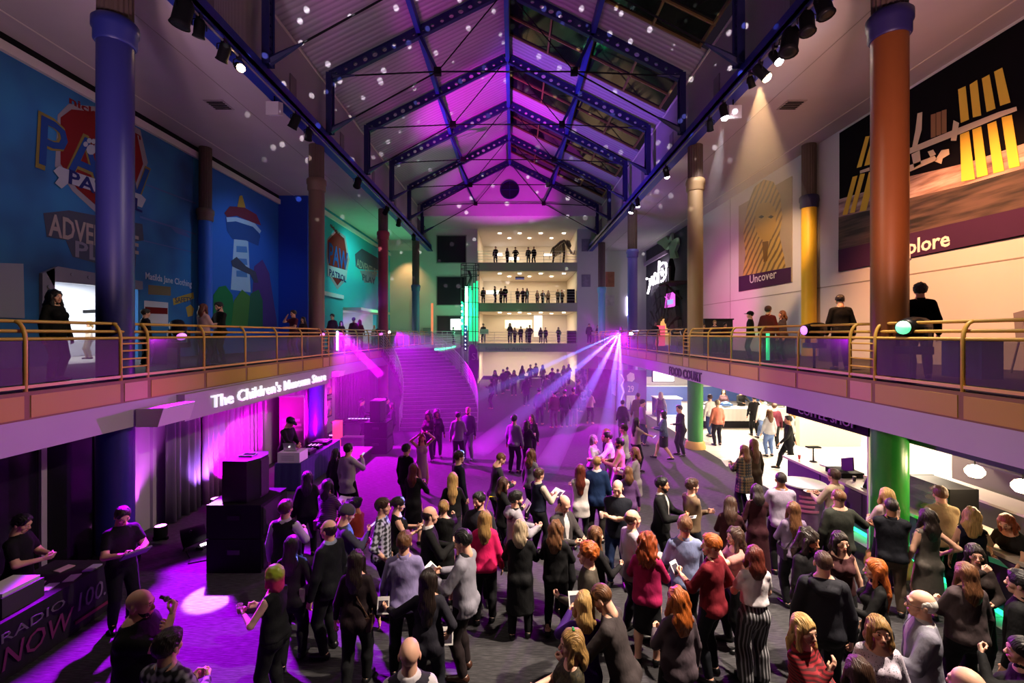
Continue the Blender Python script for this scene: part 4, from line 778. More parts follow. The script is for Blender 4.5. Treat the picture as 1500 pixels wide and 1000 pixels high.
bxs = litbox('wall_panel_box', (at(620,493,41.3).x, at(632,493,41.3).x, 41.2, 41.6, at(620,493,41.3).z, at(620,480,41.3).z), mat('box_grey', (.12,.13,.12), .6), 'small dark box with a pale label on the far left wall', 'box')
litbox('light_strip', (-6.95,-6.8,38.5,38.6,F2,7.2), mat('strip_red', (.7,.1,.05), .5, emit=(1,.16,.08), es=1.0), 'upright red light strip on the far left corner', 'light')
# lettering on the end gallery edge
text('slab_lettering', 'Sunburst Atrium', mat('letter_dark_green', (.03,.09,.05), .6), (-2.6, YE-.08, F2-.6), (1,0,0), (0,0,1), .28, .02, None, width=4.2); props(COL.objects[-1], 'dark lettering on the edge of the lowest far gallery', 'lettering')
lamp('SPOT', 'slab_green', (-1.0, 36.5, 4.3), (.1,1,.3), 90, (0, YE, 3.3), 100, .9, .2)
for k in (0, 1): lamp('AREA', 'lobby_light', (-1.2+4.5*k, 45, 2.7), (1,.78,.52), 220, (-1.2+4.5*k, 45, 0), size=3, sy=4)
# ------------------------------------------------------------------ food court and coffee bar under the right gallery
fcw = mat('court_wall', (.75,.68,.58), .8); blu = mat('court_blue', (.06,.12,.38), .5)
sbox('wall_court_back', (21.5, 21.8, 4, 40, 0, 2.9), fcw); sbox('wall_court_far', (7.8, 21.5, 33.0, 33.2, 0, 2.9), blu)
sbox('trim_court_stripe', (7.8, 21.5, 32.95, 33.0, .9, 1.5), mat('court_white', (.85,.85,.85), .5))
for (x, y, e) in ((10.5, 12.5, 300), (14.5, 13, 300), (10.5, 17.5, 380), (14.5, 18, 380), (10.5, 23, 380), (15, 24, 380), (10.2, 28.5, 300), (18.5, 19, 320)):
    p = MB().box(x-.9, x+.9, y-.5, y+.5, 2.82, 2.86).build('ceiling_light', mat('panel_glow', (1,.95,.85), .5, emit=(1,.86,.66), es=3), None, 'flat lit ceiling panel over the food court, %s' % {(10.5,12.5): 'nearest the coffee bar', (14.5,13): 'behind the coffee bar', (10.5,17.5): 'by the green column', (14.5,18): 'over the cream partition', (10.5,23): 'over the white counter', (15,24): 'behind the white counter', (10.2,28.5): 'by the player backdrop', (18.5,19): 'at the back wall'}[(x, y)], 'light', 'ceiling panels of the food court')
    lamp('AREA', 'court_lamp', (x, y, 2.80), (1,.83,.62), e, (x, y, 0), size=1.8, sy=1.0)
# fascia lettering
text('fascia_lettering', 'FOOD COURT', mat('letter_plum_black', (.035,.02,.045), .5), (RR-.03, 20.25, 2.82), (0,-1,0), (0,0,1), .36, .04, None, width=3.45, bold=.008); props(COL.objects[-1], 'dark raised lettering FOOD COURT on the lilac fascia', 'lettering')
cs = thing('coffee_sign', 'black hanging sign lettered COFFEE SHOP under the fascia', 'sign', (RR+.35, 10.5, 2.5)); MB().box(RR+.30, RR+.34, 9.3, 12.1, 2.50, 2.84).build('board', blackm, cs); text('lettering', 'COFFEE SHOP', mat('letter_grey_pale', (.40,.36,.42), .5), (RR+.27, 11.55, 2.60), (0,-1,0), (0,0,1), .20, .02, cs, width=1.95)
for y in (9.6, 11.8): MB().tube([(RR+.32, y, 2.84), (RR+.32, y, 2.9)], .015, 6).build('hanger', blackm, cs)
sbox('trim_green_header', (RR+.6, RR+.9, 3.0, 9.3, 2.52, 2.86), mat('header_green', (.02,.14,.03), .5))
# player backdrop
pbk = thing('player_backdrop', 'purple lit backdrop with a football player numbered 29', 'backdrop', (7.0, 27.2, 0)); pu = mat('backdrop_indigo', (.07,.04,.30), .5); pw = mat('backdrop_white', (.70,.70,.80), .5)
MB().box(6.15, 7.95, 27.2, 27.3, .02, 2.45).build('sheet', pu, pbk)
def bk(pts, m, nm, d=.004): MB().prism([((x-CX)*27.19/FPX, 27.2-d, CAMZ-(y-CY)*27.19/FPX) for x, y in pts], (0,.003,0)).build(nm, m, pbk)
bk([(918,550),(923,545),(929,547),(930,555),(926,559),(919,558)], pw, 'helmet', .008); bk([(912,561),(920,558),(928,558),(936,562),(934,575),(930,579),(918,579),(914,575)], mat('backdrop_blue', (.10,.10,.5), .5), 'jersey', .006); bk([(918,579),(930,579),(932,598),(926,600),(924,586),(922,600),(917,599)], pw, 'trousers', .008); bk([(911,548),(915,556),(912,564),(915,574),(911,584),(914,596),(912,596),(909,584),(912,574),(909,564),(913,556),(909,548)], pw, 'lightning_line', .01)
text('lettering', '29', pw, ((919.2-CX)*27.2/FPX, 27.185, CAMZ-(574-CY)*27.2/FPX), (1,0,0), (0,0,1), .40, .004, pbk, width=.36)
for x in (6.2, 7.9): MB().tube([(x,27.25,0),(x,27.25,2.47)], .03, 6).build('pole', chrome, pbk)
pb2 = thing('side_backdrop', 'dark indigo panel with faint player graphics left of the numbered backdrop', 'backdrop', (5.4, 28.4, 0)); MB().prism([(4.75,28.9,.02),(6.0,27.9,.02),(6.05,28.0,.02),(4.8,29.0,.02)], (0,0,2.4)).build('sheet', ramp_mat('backdrop_dark', 'Noise', [(.45,(.025,.018,.10)),(.6,(.07,.06,.22))], Scale=1.6, Detail=3.0), pb2)
mn = thing('menu_screen', 'bright white menu screen hung above the food counter', 'screen', (8.5, 26.6, 2.2)); MB().box(8.15, 9.35, 26.5, 26.56, 1.85, 2.45).build('screen', mat('menu_white', (1,1,1), .5, emit=(.95,.97,1), es=2.2), mn); MB().box(8.1, 9.4, 26.57, 26.64, 1.8, 2.5).build('frame', blackm, mn); MB().tube([(8.7,26.6,2.5),(8.7,26.6,2.86)], .03, 6).build('hanger', blackm, mn)
kio = thing('court_kiosk', 'blue sided serving kiosk beside the player backdrop', 'kiosk', (8.6, 25.6, 0)); MB().box(7.95, 9.3, 25.2, 26.1, .01, 1.0).build('body', blu, kio); MB().box(7.9, 9.35, 25.15, 26.15, 1.0, 1.06).build('top', mat('court_white', (.85,.85,.85), .5), kio); MB().box(7.95, 9.3, 25.17, 25.2, .05, .12).build('light_strip', mat('strip_ice', (.8,.9,1), .5, emit=(.7,.85,1), es=5), kio)
# serving counter with white cloth
sc2 = thing('serving_counter', 'long counter with white cloth over a black skirt in the food court', 'counter', (11.6, 22.4, 0)); skirted(sc2, 9.3, 13.9, 22.2, 23.1, .36, .96, mat('cloth_white', (.85,.82,.78), .8), .02); MB().box(9.35, 13.85, 22.26, 23.05, .01, .36).build('skirt', blackm, sc2)
for k, (x, c) in enumerate(((9.8,(.7,.7,.72)), (10.6,(.1,.2,.5)), (12.4,(.6,.6,.62)), (13.3,(.15,.15,.16)))):
    d_ = thing('chafing_dish', ('steel serving dish at the left end of the white counter', 'blue serving dish beside the server', 'steel serving dish right of the server', 'dark serving dish at the right end of the white counter')[k], 'dish', (x, 22.7, .97)); m_ = mat('dish_%d' % k, c, .3, metal=.6); MB().box(x-.25, x+.25, 22.5, 22.9, 1.03, 1.13).build('pan', m_, d_); MB().lathe((x, 22.7, 1.13), [(.24,0),(.2,.07),(.04,.12)], 16).build('lid', m_, d_)
    for sx_ in (-.2,.2): MB().tube([(x+sx_,22.7,.965),(x+sx_,22.7,1.04)], .02, 6).build('foot', blackm, d_)
b2 = thing('back_counter', 'blue fronted service counter against the far food court wall', 'counter', (14, 31.5, 0)); MB().box(8.5, 19.5, 31.2, 32.0, .01, 1.0).build('body', blu, b2); MB().box(8.45, 19.55, 31.15, 32.05, 1.0, 1.05).build('top', mat('court_white', (.85,.85,.85), .5), b2)
pt = thing('cream_partition', 'cream speckled partition wall end in the food court', 'partition', (12.6, 18.8, 0)); MB().box(11.7, 14.2, 18.6, 18.9, .01, 1.75).build('panel', mat('partition_cream', (.72,.60,.42), .8, var=.12, vscale=20), pt); MB().box(11.68, 14.22, 18.58, 18.92, 1.75, 1.8).build('cap', mat('court_white', (.85,.85,.85), .5), pt)
# coffee bar
cb = thing('coffee_bar', 'long coffee bar counter with a purple front and pale top', 'counter', (8.3, 9.5, 0)); MB().box(7.95, 8.62, 4.6, 13.2, .12, 1.0).build('body', mat('bar_purple', (.10,.035,.14), .4), cb); MB().box(7.86, 8.72, 4.5, 13.3, 1.0, 1.06).build('top', mat('bar_top', (.62,.52,.46), .35, var=.08, vscale=3), cb); MB().box(8.05, 8.6, 4.65, 13.15, 0, .12).build('plinth', blackm, cb)
for k in range(6): MB().box(7.93, 7.95, 4.7+1.42*k, 6.0+1.42*k, .2, .95).build('panel', mat('bar_purple_panel', (.13,.05,.17), .4), cb)
MB().box(7.90, 7.95, 4.6, 13.2, .04, .11).build('led_strip', mat('led_bar_green', (.1,1,.4), .5, emit=(.03,1,.42), es=2.2), cb)
lamp('AREA', 'bar_green', (7.82, 8.9, .09), (.05,1,.35), 45, (7.2, 8.9, 0), size=.05, sy=8.4)
bc = thing('bar_back_counter', 'dark preparation counter behind the coffee bar', 'counter', (10.6, 9.5, 0)); MB().box(10.2, 10.9, 4.6, 11.5, .01, .95).build('body', mat('bar_dark', (.05,.04,.045), .5), bc); MB().box(10.15, 10.95, 4.55, 11.55, .95, 1.0).build('top', mat('bar_top', (.62,.52,.46), .35), bc)
dc = thing('display_case', 'black framed pastry case with glass shelves on the coffee bar', 'display case', (8.35, 8.9, 1.06)); gls = mat('case_glass', (.5,.45,.4), .08, alpha=.22)
for y in (8.45, 9.35): MB().box(8.08, 8.62, y-.02, y+.02, 1.065, 1.72).build('frame', blacks, dc)
for z in (1.08, 1.30, 1.50, 1.70): MB().box(8.1, 8.6, 8.47, 9.33, z, z+.015).build('shelf', gls if z < 1.6 else blacks, dc)
MB().box(8.08, 8.09, 8.47, 9.33, 1.08, 1.70).build('glass', gls, dc)
for k, (y, z) in enumerate(((8.6,1.32),(8.85,1.32),(9.1,1.32),(8.7,1.52),(9.0,1.52),(9.2,1.10),(8.7,1.10))): MB().lathe((8.35, y, z), [(.09,0),(.1,.03),(.05,.07)], 10).build('pastry', mat('pastry', (.55,.30,.10), .7, var=.3, vscale=20), None, 'golden pastry in the pastry case, %s' % ('middle shelf left', 'middle shelf centre', 'middle shelf right', 'top shelf left', 'top shelf right', 'bottom shelf right', 'bottom shelf left')[k], 'pastry', 'pastries in the case')
lamp('POINT', 'case_light', (8.4, 8.9, 1.66), (1,.7,.4), 5, size=.05)
for k, (px, py, Y) in enumerate(((1428, 690, 8.4), (1498, 712, 7.7))):
    p = at(px, py, Y); q = thing('pendant_lamp', 'round glowing pendant lamp over the bar, %s' % ('nearer the pastry case', 'at the right edge')[k], 'lamp', p, 'pendant lamps over the coffee bar')
    MB().lathe(p, [(.02,-.12),(.09,-.10),(.14,-.035),(.145,.02),(.10,.09),(.035,.12)], 24).build('globe', mat('globe_glow', (1,.9,.7), .5, emit=(1,.80,.52), es=7), q); MB().tube([p+Vector((0,0,.11)), (p.x,p.y,2.86)], .012, 6).build('cord', blackm, q); MB().lathe((p.x,p.y,2.80), [(.06,0),(.06,.06)], 12).build('ceiling_rose', blackm, q)
    lamp('POINT', 'pendant_glow', (p.x-.28, p.y-.05, p.z-.1), (1,.72,.42), 55, size=.18)
rg = thing('cash_register', 'black till with a screen on the coffee bar', 'till', (8.3, 11.4, 1.06)); MB().prism([(8.05,11.15,1.065),(8.6,11.15,1.065),(8.6,11.75,1.065),(8.05,11.75,1.065)], (0,0,.12)).build('base', blackm, rg); MB().bar((8.3,11.3,1.2),(8.36,11.4,1.5), .42, .03, up=(1,0,0)).build('screen', blacks, rg); MB().tube([(8.45,11.5,1.18),(8.4,11.45,1.35)], .03, 6).build('neck', blackm, rg)
cp = thing('card_stand', 'slim black stand with a flat head beside the till', 'stand', (8.3, 12.6, 1.06)); MB().tube([(8.3,12.6,1.065),(8.3,12.6,1.45)], .02, 8).build('pole', blackm, cp); MB().box(8.12,8.48,12.52,12.68,1.45,1.49).build('head', blackm, cp); MB().lathe((8.3,12.6,1.065), [(.10,0),(.08,.02)], 12).build('foot', blackm, cp)
bbk = thing('menu_case', 'black slanted menu board on the bar beside the green column', 'sign', (8.2, 9.9, 1.06)); MB().prism([(8.0,9.6,1.065),(8.5,9.6,1.065),(8.35,9.6,1.62),(8.25,9.6,1.62)], (0,.85,0)).build('board', blacks, bbk); MB().box(7.98,8.02,9.58,10.47,1.065,1.09).build('edge', chrome, bbk)
MB().box(RR+.42,RR+.46,9.45,9.49,0,2.86).build('support_post', mat('post_white', (.75,.7,.65), .5), None, 'thin white post left of the green column', 'post')
kk = thing('drum_kiosk', 'round purple printed drum table with a white top', 'table', (6.95, 10.9, 0)); MB().lathe((6.95,10.9,0), [(.42,.0),(.40,1.02)], 28).build('drum', ramp_mat('drum_print', 'Noise', [(.4,(.10,.03,.12)),(.6,(.18,.07,.20))], Scale=3.0), kk); MB().lathe((6.95,10.9,1.02), [(.48,0),(.48,.03)], 28).build('top', mat('court_white', (.85,.85,.85), .5), kk)
for k in range(4): MB().prism([(6.95+.425*math.cos(a), 10.9+.425*math.sin(a), .80-.11*k) for a in np.linspace(-2.35, -1.35-.12*(k % 3), 7)]+[(6.95+.41*math.cos(a), 10.9+.41*math.sin(a), .80-.11*k) for a in np.linspace(-1.35-.12*(k % 3), -2.35, 7)], (0,0,.05)).build('print_line', mat('drum_letter', (.50,.12,.28), .6), kk)
# odds and ends on the bar
cupm = [mat('cup_white', (.8,.78,.75), .4), mat('cup_red', (.5,.05,.06), .4), mat('cup_black', (.03,.03,.03), .4), mat('cup_clear', (.7,.6,.5), .2, alpha=.5)]
whr = ('by the near end of the bar', 'beside the near napkins', 'in front of the leaning woman', 'near the right pendant lamp', 'under the right pendant lamp', 'next to the pastry case', 'right of the till', 'left of the menu board', 'between till and menu board', 'at the bar corner', 'near the open magazine', 'behind the pastry case')
for k, (x, y) in enumerate(((8.15,5.6),(8.4,5.8),(8.1,6.2),(8.45,6.5),(8.2,6.85),(8.15,8.2),(8.2,10.95),(8.45,10.7),(8.5,11.0),(8.1,12.9),(8.3,7.25),(8.6,9.55))):
    c_ = thing('cup', '%s cup on the coffee bar %s' % (('white', 'red', 'black', 'clear')[k % 4], whr[k]), 'cup', (x, y, 1.06)); MB().lathe((x,y,1.062), [(.028,0),(.04,.11),(.036,.11),(.026,.008)], 14).build('cup_body', cupm[k % 4], c_); MB().lathe((x,y,1.172), [(.041,0),(.041,.008)], 14).build('rim', cupm[(k+1) % 4], c_)
for k, (x, y, a_) in enumerate(((8.25,6.0,.3),(8.35,7.5,.1),(8.2,7.0,-.4),(8.4,12.2,.2),(8.15,5.1,.5),(8.3,9.7-2.0,.9))):
    o = MB().box(-.10,.10,-.14,.14,0,.01+.005*k).build('paper_sheet', mat('paper_white', (.75,.72,.74), .7), None, 'white paper on the coffee bar %s' % ('by the near cups', 'left of the pastry case', 'near the leaning woman', 'beyond the till', 'at the near end', 'turned beside the pastry case')[k], 'paper', 'papers on the coffee bar'); o.location = (x,y,1.063); o.rotation_euler = (0,0,a_)
es_ = thing('espresso_machine', 'steel espresso machine on the back counter', 'machine', (10.5, 8.2, 1.0)); MB().box(10.25,10.85,7.8,8.7,1.005,1.4).build('body', mat('steel_brushed', (.4,.38,.36), .3, metal=.9), es_); MB().box(10.2,10.9,7.75,8.75,1.4,1.45).build('cup_tray', chrome, es_)
for y in (8.0,8.25,8.5): MB().tube([(10.22,y,1.2),(10.08,y,1.18)], .025, 8).build('group_handle', blackm, es_)
gr = thing('coffee_grinder', 'black grinder with a clear hopper on the back counter', 'grinder', (10.5, 7.2, 1.0)); MB().lathe((10.5,7.2,1.005), [(.13,0),(.13,.3),(.08,.36)], 16).build('body', blackm, gr); MB().lathe((10.5,7.2,1.365), [(.06,0),(.13,.2),(.13,.22)], 16).build('hopper', cupm[3], gr)
mg = thing('magazine', 'open magazine on the bar in front of the leaning woman', 'magazine', (8.35, 6.72, 1.06)); MB().bar((8.2,6.72,1.075),(8.36,6.72,1.07), .24, .008).build('page', mat('paper_white', (.75,.72,.74), .7), mg); MB().bar((8.36,6.72,1.07),(8.52,6.72,1.075), .24, .008).build('page', mat('paper_white', (.75,.72,.74), .7), mg)
bs = thing('back_shelf', 'dark wall shelf of bottles behind the coffee bar', 'shelf', (11.3, 8, 1.4)); MB().box(11.15,11.5,5.5,11,1.45,1.49).build('board', mat('bar_dark', (.05,.04,.045), .5), bs); MB().box(11.46,11.5,4.5,11.9,0,2.86).build('back_panel', mat('bar_back', (.10,.08,.07), .7), bs)
for k in range(12): y = 5.8+.42*k; b_ = thing('bottle', '%s syrup bottle, number %s along the shelf behind the coffee bar' % (('brown','dark','amber')[k % 3], ('one','two','three','four','five','six','seven','eight','nine','ten','eleven','twelve')[k]), 'bottle', (11.3,y,1.49), 'syrup bottles on the back shelf'); MB().lathe((11.3,y,1.492), [(.035,0),(.035,.17),(.013,.22),(.013,.27)], 12).build('glass', mat('syrup_%d' % (k % 3), ((.3,.12,.03),(.08,.05,.02),(.5,.3,.1))[k % 3], .2), b_); MB().lathe((11.3,y,1.762), [(.015,0),(.015,.03)], 10).build('stopper', blackm, b_)
# ------------------------------------------------------------------ lighting rig: tracks, cans, moving heads
for s, nm, x in ((-1, 'left', TRX_L), (1, 'right', TRX_R)):
    t = thing('light_track', 'long steel tube carrying stage lights along the %s blue beam' % nm, 'track', (x, 12, 12)); MB().tube([(x+s*.05, Y0, 11.98), (x+s*.05, YE-1, 11.98)], .03, 8).build('tube', mat('tube_steel', (.3,.29,.3), .4, metal=.7), t)
    for k in range(9): MB().tube([(x+s*.05, 3+4.4*k, 11.98), (x+s*.22, 3+4.4*k, 12.2)], .02, 6).build('bracket', blackm, t)
def can(px, py, side, lab, tgt, lit=None, big=1.0):
    x = TRX_L-.05 if side < 0 else TRX_R+.05
    Y = x*FPX/(px-CX); p = Vector((x, Y, 11.70)); d = (Vector(tgt)-p).normalized()
    t = thing('stage_light', lab, 'light', p, 'stage lights on the tracks')
    L_ = .22*big
    cn_ = MB().tube([p-d*L_, p-d*L_*.6, p+d*L_*.7, p+d*L_], [.09*big, .13*big, .13*big, .15*big], 14).build('can', blackm, t)
    MB().tube([p+d*(L_-.02), p+d*(L_+(.06 if lit else .004)), p+d*(L_+(.10 if lit else .006))], [.125*big, .115*big, .05*big], 14).build('lens', mat('lens_'+lit[0], (1,1,1), .3, emit=lit[1], es=lit[2]) if lit else blacks, cn_)
    sd = d.cross(Vector((0,0,1))).normalized()*.16*big; tp = Vector((x, Y, 11.95))
    MB().tube([p+sd, p+sd+Vector((0,0,.14)), tp, p-sd+Vector((0,0,.14)), p-sd], .014, 6).build('yoke', blacks, t)
    MB().box(x-.05, x+.05, Y-.05, Y+.05, 11.9, 12.03).build('clamp', blacks, t)
wl_ = ('warm', (1,.62,.30), 60); wh = ('white', (1,.95,.95), 70)
for a in ((350,98,-1,'lit stage light on the left track shining over the blue beam',(-4,9,9),('warm',(1,.62,.30),60),.8), (268,22,-1,'large dark stage light at the near end of the left track',(-9,10,5),None,1.4), (292,46,-1,'small dark stage light beside the large one on the left track',(-9,12,5),None,.9), (328,74,-1,'dark stage light just above the lit one on the left track',(-11,14,6),None,1.0), (432,186,-1,'dark stage light pointing down left before the brown column',(-12,17,4),None,1.1), (452,200,-1,'dark stage light at the top of the brown column',(-10,21,6),None,.9), (524,270,-1,'dark stage light over the teal mural, near end',(-12,30,7),None,1.2), (566,312,-1,'dark stage light over the teal mural, middle',(-12,32,7),None,1.1), (584,330,-1,'dark stage light over the teal mural, far end',(-10,36,6),None,1.1), (606,352,-1,'farthest dark stage light on the left track',(-9,41,6),None,1.1),
          (1114,128,1,'warm lit stage light throwing an amber beam at the right wall',(12.2,11,5.4),wl_,1.0), (1135,88,1,'white lit stage light above the amber one',(10,8,3),wh,.8), (1060,160,1,'bright white stage light with a starry glare on the right track',(9,15,2),('glare',(1,.95,1),120),.9), (976,254,1,'white lit stage light past the tan column',(9.5,24,3),wh,.9), (934,294,1,'first of two white lights where the right track nears the far end',(9,30,2),wh,.9), (926,303,1,'second and brighter white light near the far end of the right track',(5,31,2),('glare',(1,.95,1),120),1.0), (1157,72,1,'large dark moving light on the right track',(4,9,0),None,1.5), (1182,46,1,'dark stage light beside the large moving light',(6,8,0),None,1.2), (1206,8,1,'dark stage light at the near end of the right track',(8,7,0),None,1.2), (1100,98,1,'small dark stage light left of the amber one',(11,16,4),None,.7), (1040,205,1,'small dark stage light at the top of the tan column',(10,22,4),None,.8)): can(*a)
for px, py, side, lab in ((402,154,-1,'white box speaker hung under the left soffit'), (1074,148,1,'white box speaker hung under the right soffit')):
    x = (TRX_L-.35) if side < 0 else TRX_R+.45; Y = x*FPX/(px-CX); b_ = thing('box_speaker', lab, 'speaker', (x,Y,11.75)); MB().prism([(x-.2,Y-.15,11.5),(x+.2,Y-.15,11.5),(x+.2,Y+.15,11.6),(x-.2,Y+.15,11.6)], (0,0,.42)).build('cabinet', mat('speaker_white', (.62,.56,.6), .5), b_); MB().tube([(x,Y,11.95),(x,Y,12.2)], .02, 6).build('hanger', blackm, b_)
def mover(x, y, lab, tgt, col, es, z=F2+.98, k=1.0):
    p = Vector((x, y, z)); d = (Vector(tgt)-p).normalized(); t = thing('moving_head', lab, 'light', (x, y, F2), 'moving head lights at the gallery rails')
    s = 1 if x > 0 else -1
    MB().box(x-.16*k, x+.16*k, y-.18*k, y+.18*k, z-.42*k, z-.30*k).build('base', blacks, t); MB().tube([(x,y,F2),(x,y,z-.42*k)], .03, 8).build('stand', blackm, t); MB().lathe((x,y,F2), [(.25,0),(.25,.03),(.05,.05)], 12).build('foot', blackm, t)
    sd = d.cross(Vector((0,0,1))).normalized()*.19*k
    for q in (-1, 1): MB().bar(Vector((x,y,z-.30*k))+sd*q, p+sd*q, .06, .10*k, up=d).build('yoke_arm', blacks, t)
    hd_ = MB().tube([p-d*.26*k, p-d*.2*k, p+d*.02*k, p+d*.18*k, p+d*.26*k], [.09*k, .16*k, .17*k, .14*k, .12*k], 16).build('head', blacks, t)
    MB().tube([p+d*(.25*k), p+d*(.268*k)], .105*k, 16).build('lens', mat('mover_'+lab[:12], (1,1,1), .3, emit=col, es=es), hd_)
mover(RL-.35, 10.75, 'purple moving head on the left rail before the couple', (-3.3,7,0), (.75,.15,1), 1.8)
mover(RL-.30, 18.35, 'magenta moving head on the left rail by the brown column', (-3.2,15.8,1), (1,.12,1), 2)
mover(RL-.30, 26.6, 'small magenta moving head near the red column', (-1.6,20.5,0), (1,.12,1), 2)
mover(RL-.28, 28.6, 'dazzling white moving head at the end of the left rail', (0,5,4.6), (1,.9,1), 90, k=.8)
mover(RR+.30, 27.9, 'blue white moving head on the right rail throwing thin beams', (2,16,0), (.6,.6,1), 80)
mover(RR+.35, 11.05, 'violet moving head on the right rail before the man in a suit', (1,10.2,4.4), (.55,.15,1), 1.8, k=1.05)
mover(RR+.30, 8.25, 'large moving head with a green lens in front of the orange column', (2,6.2,4.62), (.03,.9,.35), 1.3, k=1.15, z=F2+1.0)
mover(RR+.30, 19.0, 'dark moving head by the tan column on the right rail', (2,20,3), (.02,.02,.02), 0)
mover(RR+.32, 20.2, 'dark moving head just past the tan column on the right rail', (3,22,3), (.02,.02,.02), 0)
# thin blue beams from the far right moving head
BEAMS = ((-4.6, 24.5, 0), (-1.6, 17.0, 0), (1.0, 15.0, 0), (3.2, 16.5, 0), (4.4, 18.5, 0))
for bt in BEAMS: lamp('SPOT', 'beam', (6.35, 27.2, 4.68), (.10, .18, 1), 80000, bt, 3.4, .3, .03)
lamp('SPOT', 'beam', (-7.1, 18.2, 4.72), (.9, .0, 1), 16000, (-5.3, 17.3, 3.3), 7, .3, .03)
# light tubes on the galleries
for (x, y, h_, lab) in ((6.0+1.6, 13.6, .9, 'green glowing tube light behind the right gallery glass'), (RL-.8, 21.6, 1.0, 'white green tube light behind the left gallery glass')):
    t = thing('tube_light', lab, 'light', (x,y,F2)); MB().tube([(x,y,F2+.1),(x,y,F2+h_)], .05, 10).build('tube', mat('tube_'+lab[:5], (.3,1,.5), .4, emit=(.05,1,.4) if x > 0 else (.5,1,.7), es=9), t); MB().lathe((x,y,F2), [(.14,0),(.12,.1)], 12).build('foot', blackm, t); lamp('POINT', 'tube_glow', (x-.3*(1 if x > 0 else -1), y, F2+.6), (.05,1,.35), 14, size=.1)
# gallery furniture glimpsed through the rails
for k, (x, y, w_, d_, h_, c, lab) in enumerate(((9.2, 9.15, .5, .9, .8, (.02,.06,.30), 'blue covered bench behind the right rail ladder section'), (9.6, 21.5, 1.4, .5, 1.6, (.03,.025,.03), 'dark upright panel against the right gallery wall'), (10.3, 14.6, .7, .7, .75, (.04,.04,.05), 'dark low table on the right gallery'), (9.9, 16.8, .7, .7, .75, (.05,.04,.04), 'dark low table by the yellow column'), (-10.2, 13.2, .8, .6, .8, (.05,.05,.07), 'dark low counter on the left gallery by the doorway'))):
    f_ = thing('gallery_table', lab, 'furniture', (x,y,F2)); m_ = mat('furn_%d' % k, c, .6); MB().box(x-w_/2, x+w_/2, y-d_/2, y+d_/2, F2+h_-.06, F2+h_).build('top', m_, f_); MB().box(x-w_/2+.04, x+w_/2-.04, y-d_/2+.04, y+d_/2-.04, F2+.005, F2+h_-.06).build('body', m_, f_)
# two tilted panels that shade the warm wall on the right gallery
for k, (y, lab) in enumerate(((9.9, 'dark easel board leaning near the warm lit wall'), (9.0, 'second dark easel board nearer the camera'))):
    e_ = thing('easel', lab, 'easel', (11.3,y,F2)); MB().prism([(11.2,y-.35,F2+.9),(11.2,y+.25,F2+.75),(11.25,y+.35,F2+1.35),(11.25,y-.25,F2+1.5)], (.03,0,0)).build('board', mat('easel_grey', (.18,.15,.17), .7), e_)
    for dy in (-.35,.35): MB().tube([(11.2,y+dy,F2),(11.25,y+dy*.2,F2+1.4)], .02, 6).build('leg', mat('easel_grey', (.18,.15,.17), .7), e_)
# mammoth skeleton on the top far gallery
mm = thing('mammoth_skeleton', 'dark mammoth skeleton on the top far gallery', 'skeleton', (4.4, 43.2, FL[3])); bz = FL[3]; bo = mat('bone_dark', (.10,.075,.05), .7)
MB().tube([(3.6,43.2,bz+1.3),(3.75,43.2,bz+1.6),(4.1,43.2,bz+1.85),(4.5,43.2,bz+2.2),(4.8,43.2,bz+2.35),(5.0,43.2,bz+2.2)], [.07,.10,.12,.14,.12,.10], 8).build('spine', bo, mm)
for k in range(7):
    x = 3.95+.13*k; zt = bz+1.75+.08*k
    for s in (-1, 1): MB().tube([(x,43.2,zt),(x-.02,43.2+s*.32,zt-.25),(x,43.2+s*.34,zt-.6),(x+.05,43.2+s*.12,zt-.95)], .03, 6).build('rib', bo, mm)
for x, zt in ((3.75,1.5),(4.75,2.1)):
    for s in (-1, 1): MB().tube([(x,43.2+s*.2,bz+zt),(x+.08,43.2+s*.25,bz+zt*.52),(x-.03,43.2+s*.25,bz+.1),(x+.06,43.2+s*.25,bz)], [.12,.08,.07,.11], 8).build('leg', bo, mm)
MB().tube([(4.95,43.2,bz+2.3),(5.15,43.2,bz+2.15),(5.3,43.2,bz+1.8),(5.25,43.2,bz+1.55)], [.16,.26,.22,.10], 10).build('skull', bo, mm)
for s in (-1, 1): MB().tube([(5.25,43.2+s*.12,bz+1.7),(5.5,43.2+s*.25,bz+1.15),(5.75,43.2+s*.25,bz+1.05),(5.8,43.2+s*.1,bz+1.4)], [.06,.06,.05,.02], 8).build('tusk', mat('tusk_pale', (.4,.32,.2), .6), mm)
MB().tube([(3.6,43.2,bz+1.35),(3.45,43.2,bz+.9),(3.42,43.2,bz+.6)], [.05,.035,.02], 6).build('tail', bo, mm)
# ------------------------------------------------------------------ people: bodies and clothes grown from distance fields
def smin(a, b, k):
    h = np.maximum(k-np.abs(a-b), 0)/k
    return np.minimum(a, b) - h*h*k*.25

I3 = np.eye(3)
def cap(a, b, ra, rb=None, R=None, f=(1,1,1)):
    return dict(a=np.array(a, float), b=np.array(b, float), ra=ra, rb=ra if rb is None else rb, R=R, f=np.array(f, float))
def ell(c, r, R=None):
    m = max(r); return cap(c, c, m, m, R if R is not None else I3, (r[0]/m, r[1]/m, r[2]/m))

def pdist(P, p):
    """P (...,3) -> distance to a (possibly flattened) round cone"""
    q = P - p['a']; ba = p['b'] - p['a']; s = 1.0
    if p['R'] is not None:
        q = (q @ p['R'])/p['f']; ba = (ba @ p['R'])/p['f']; s = float(min(p['f']))
        s = s + (1-s)*.25
    L2 = float(ba @ ba)
    if L2 < 1e-12: return (np.sqrt((q*q).sum(-1)) - p['ra'])*s
    t = np.clip((q @ ba)/L2, 0, 1)
    d = q - t[..., None]*ba
    return (np.sqrt((d*d).sum(-1)) - (p['ra'] + (p['rb']-p['ra'])*t))*s

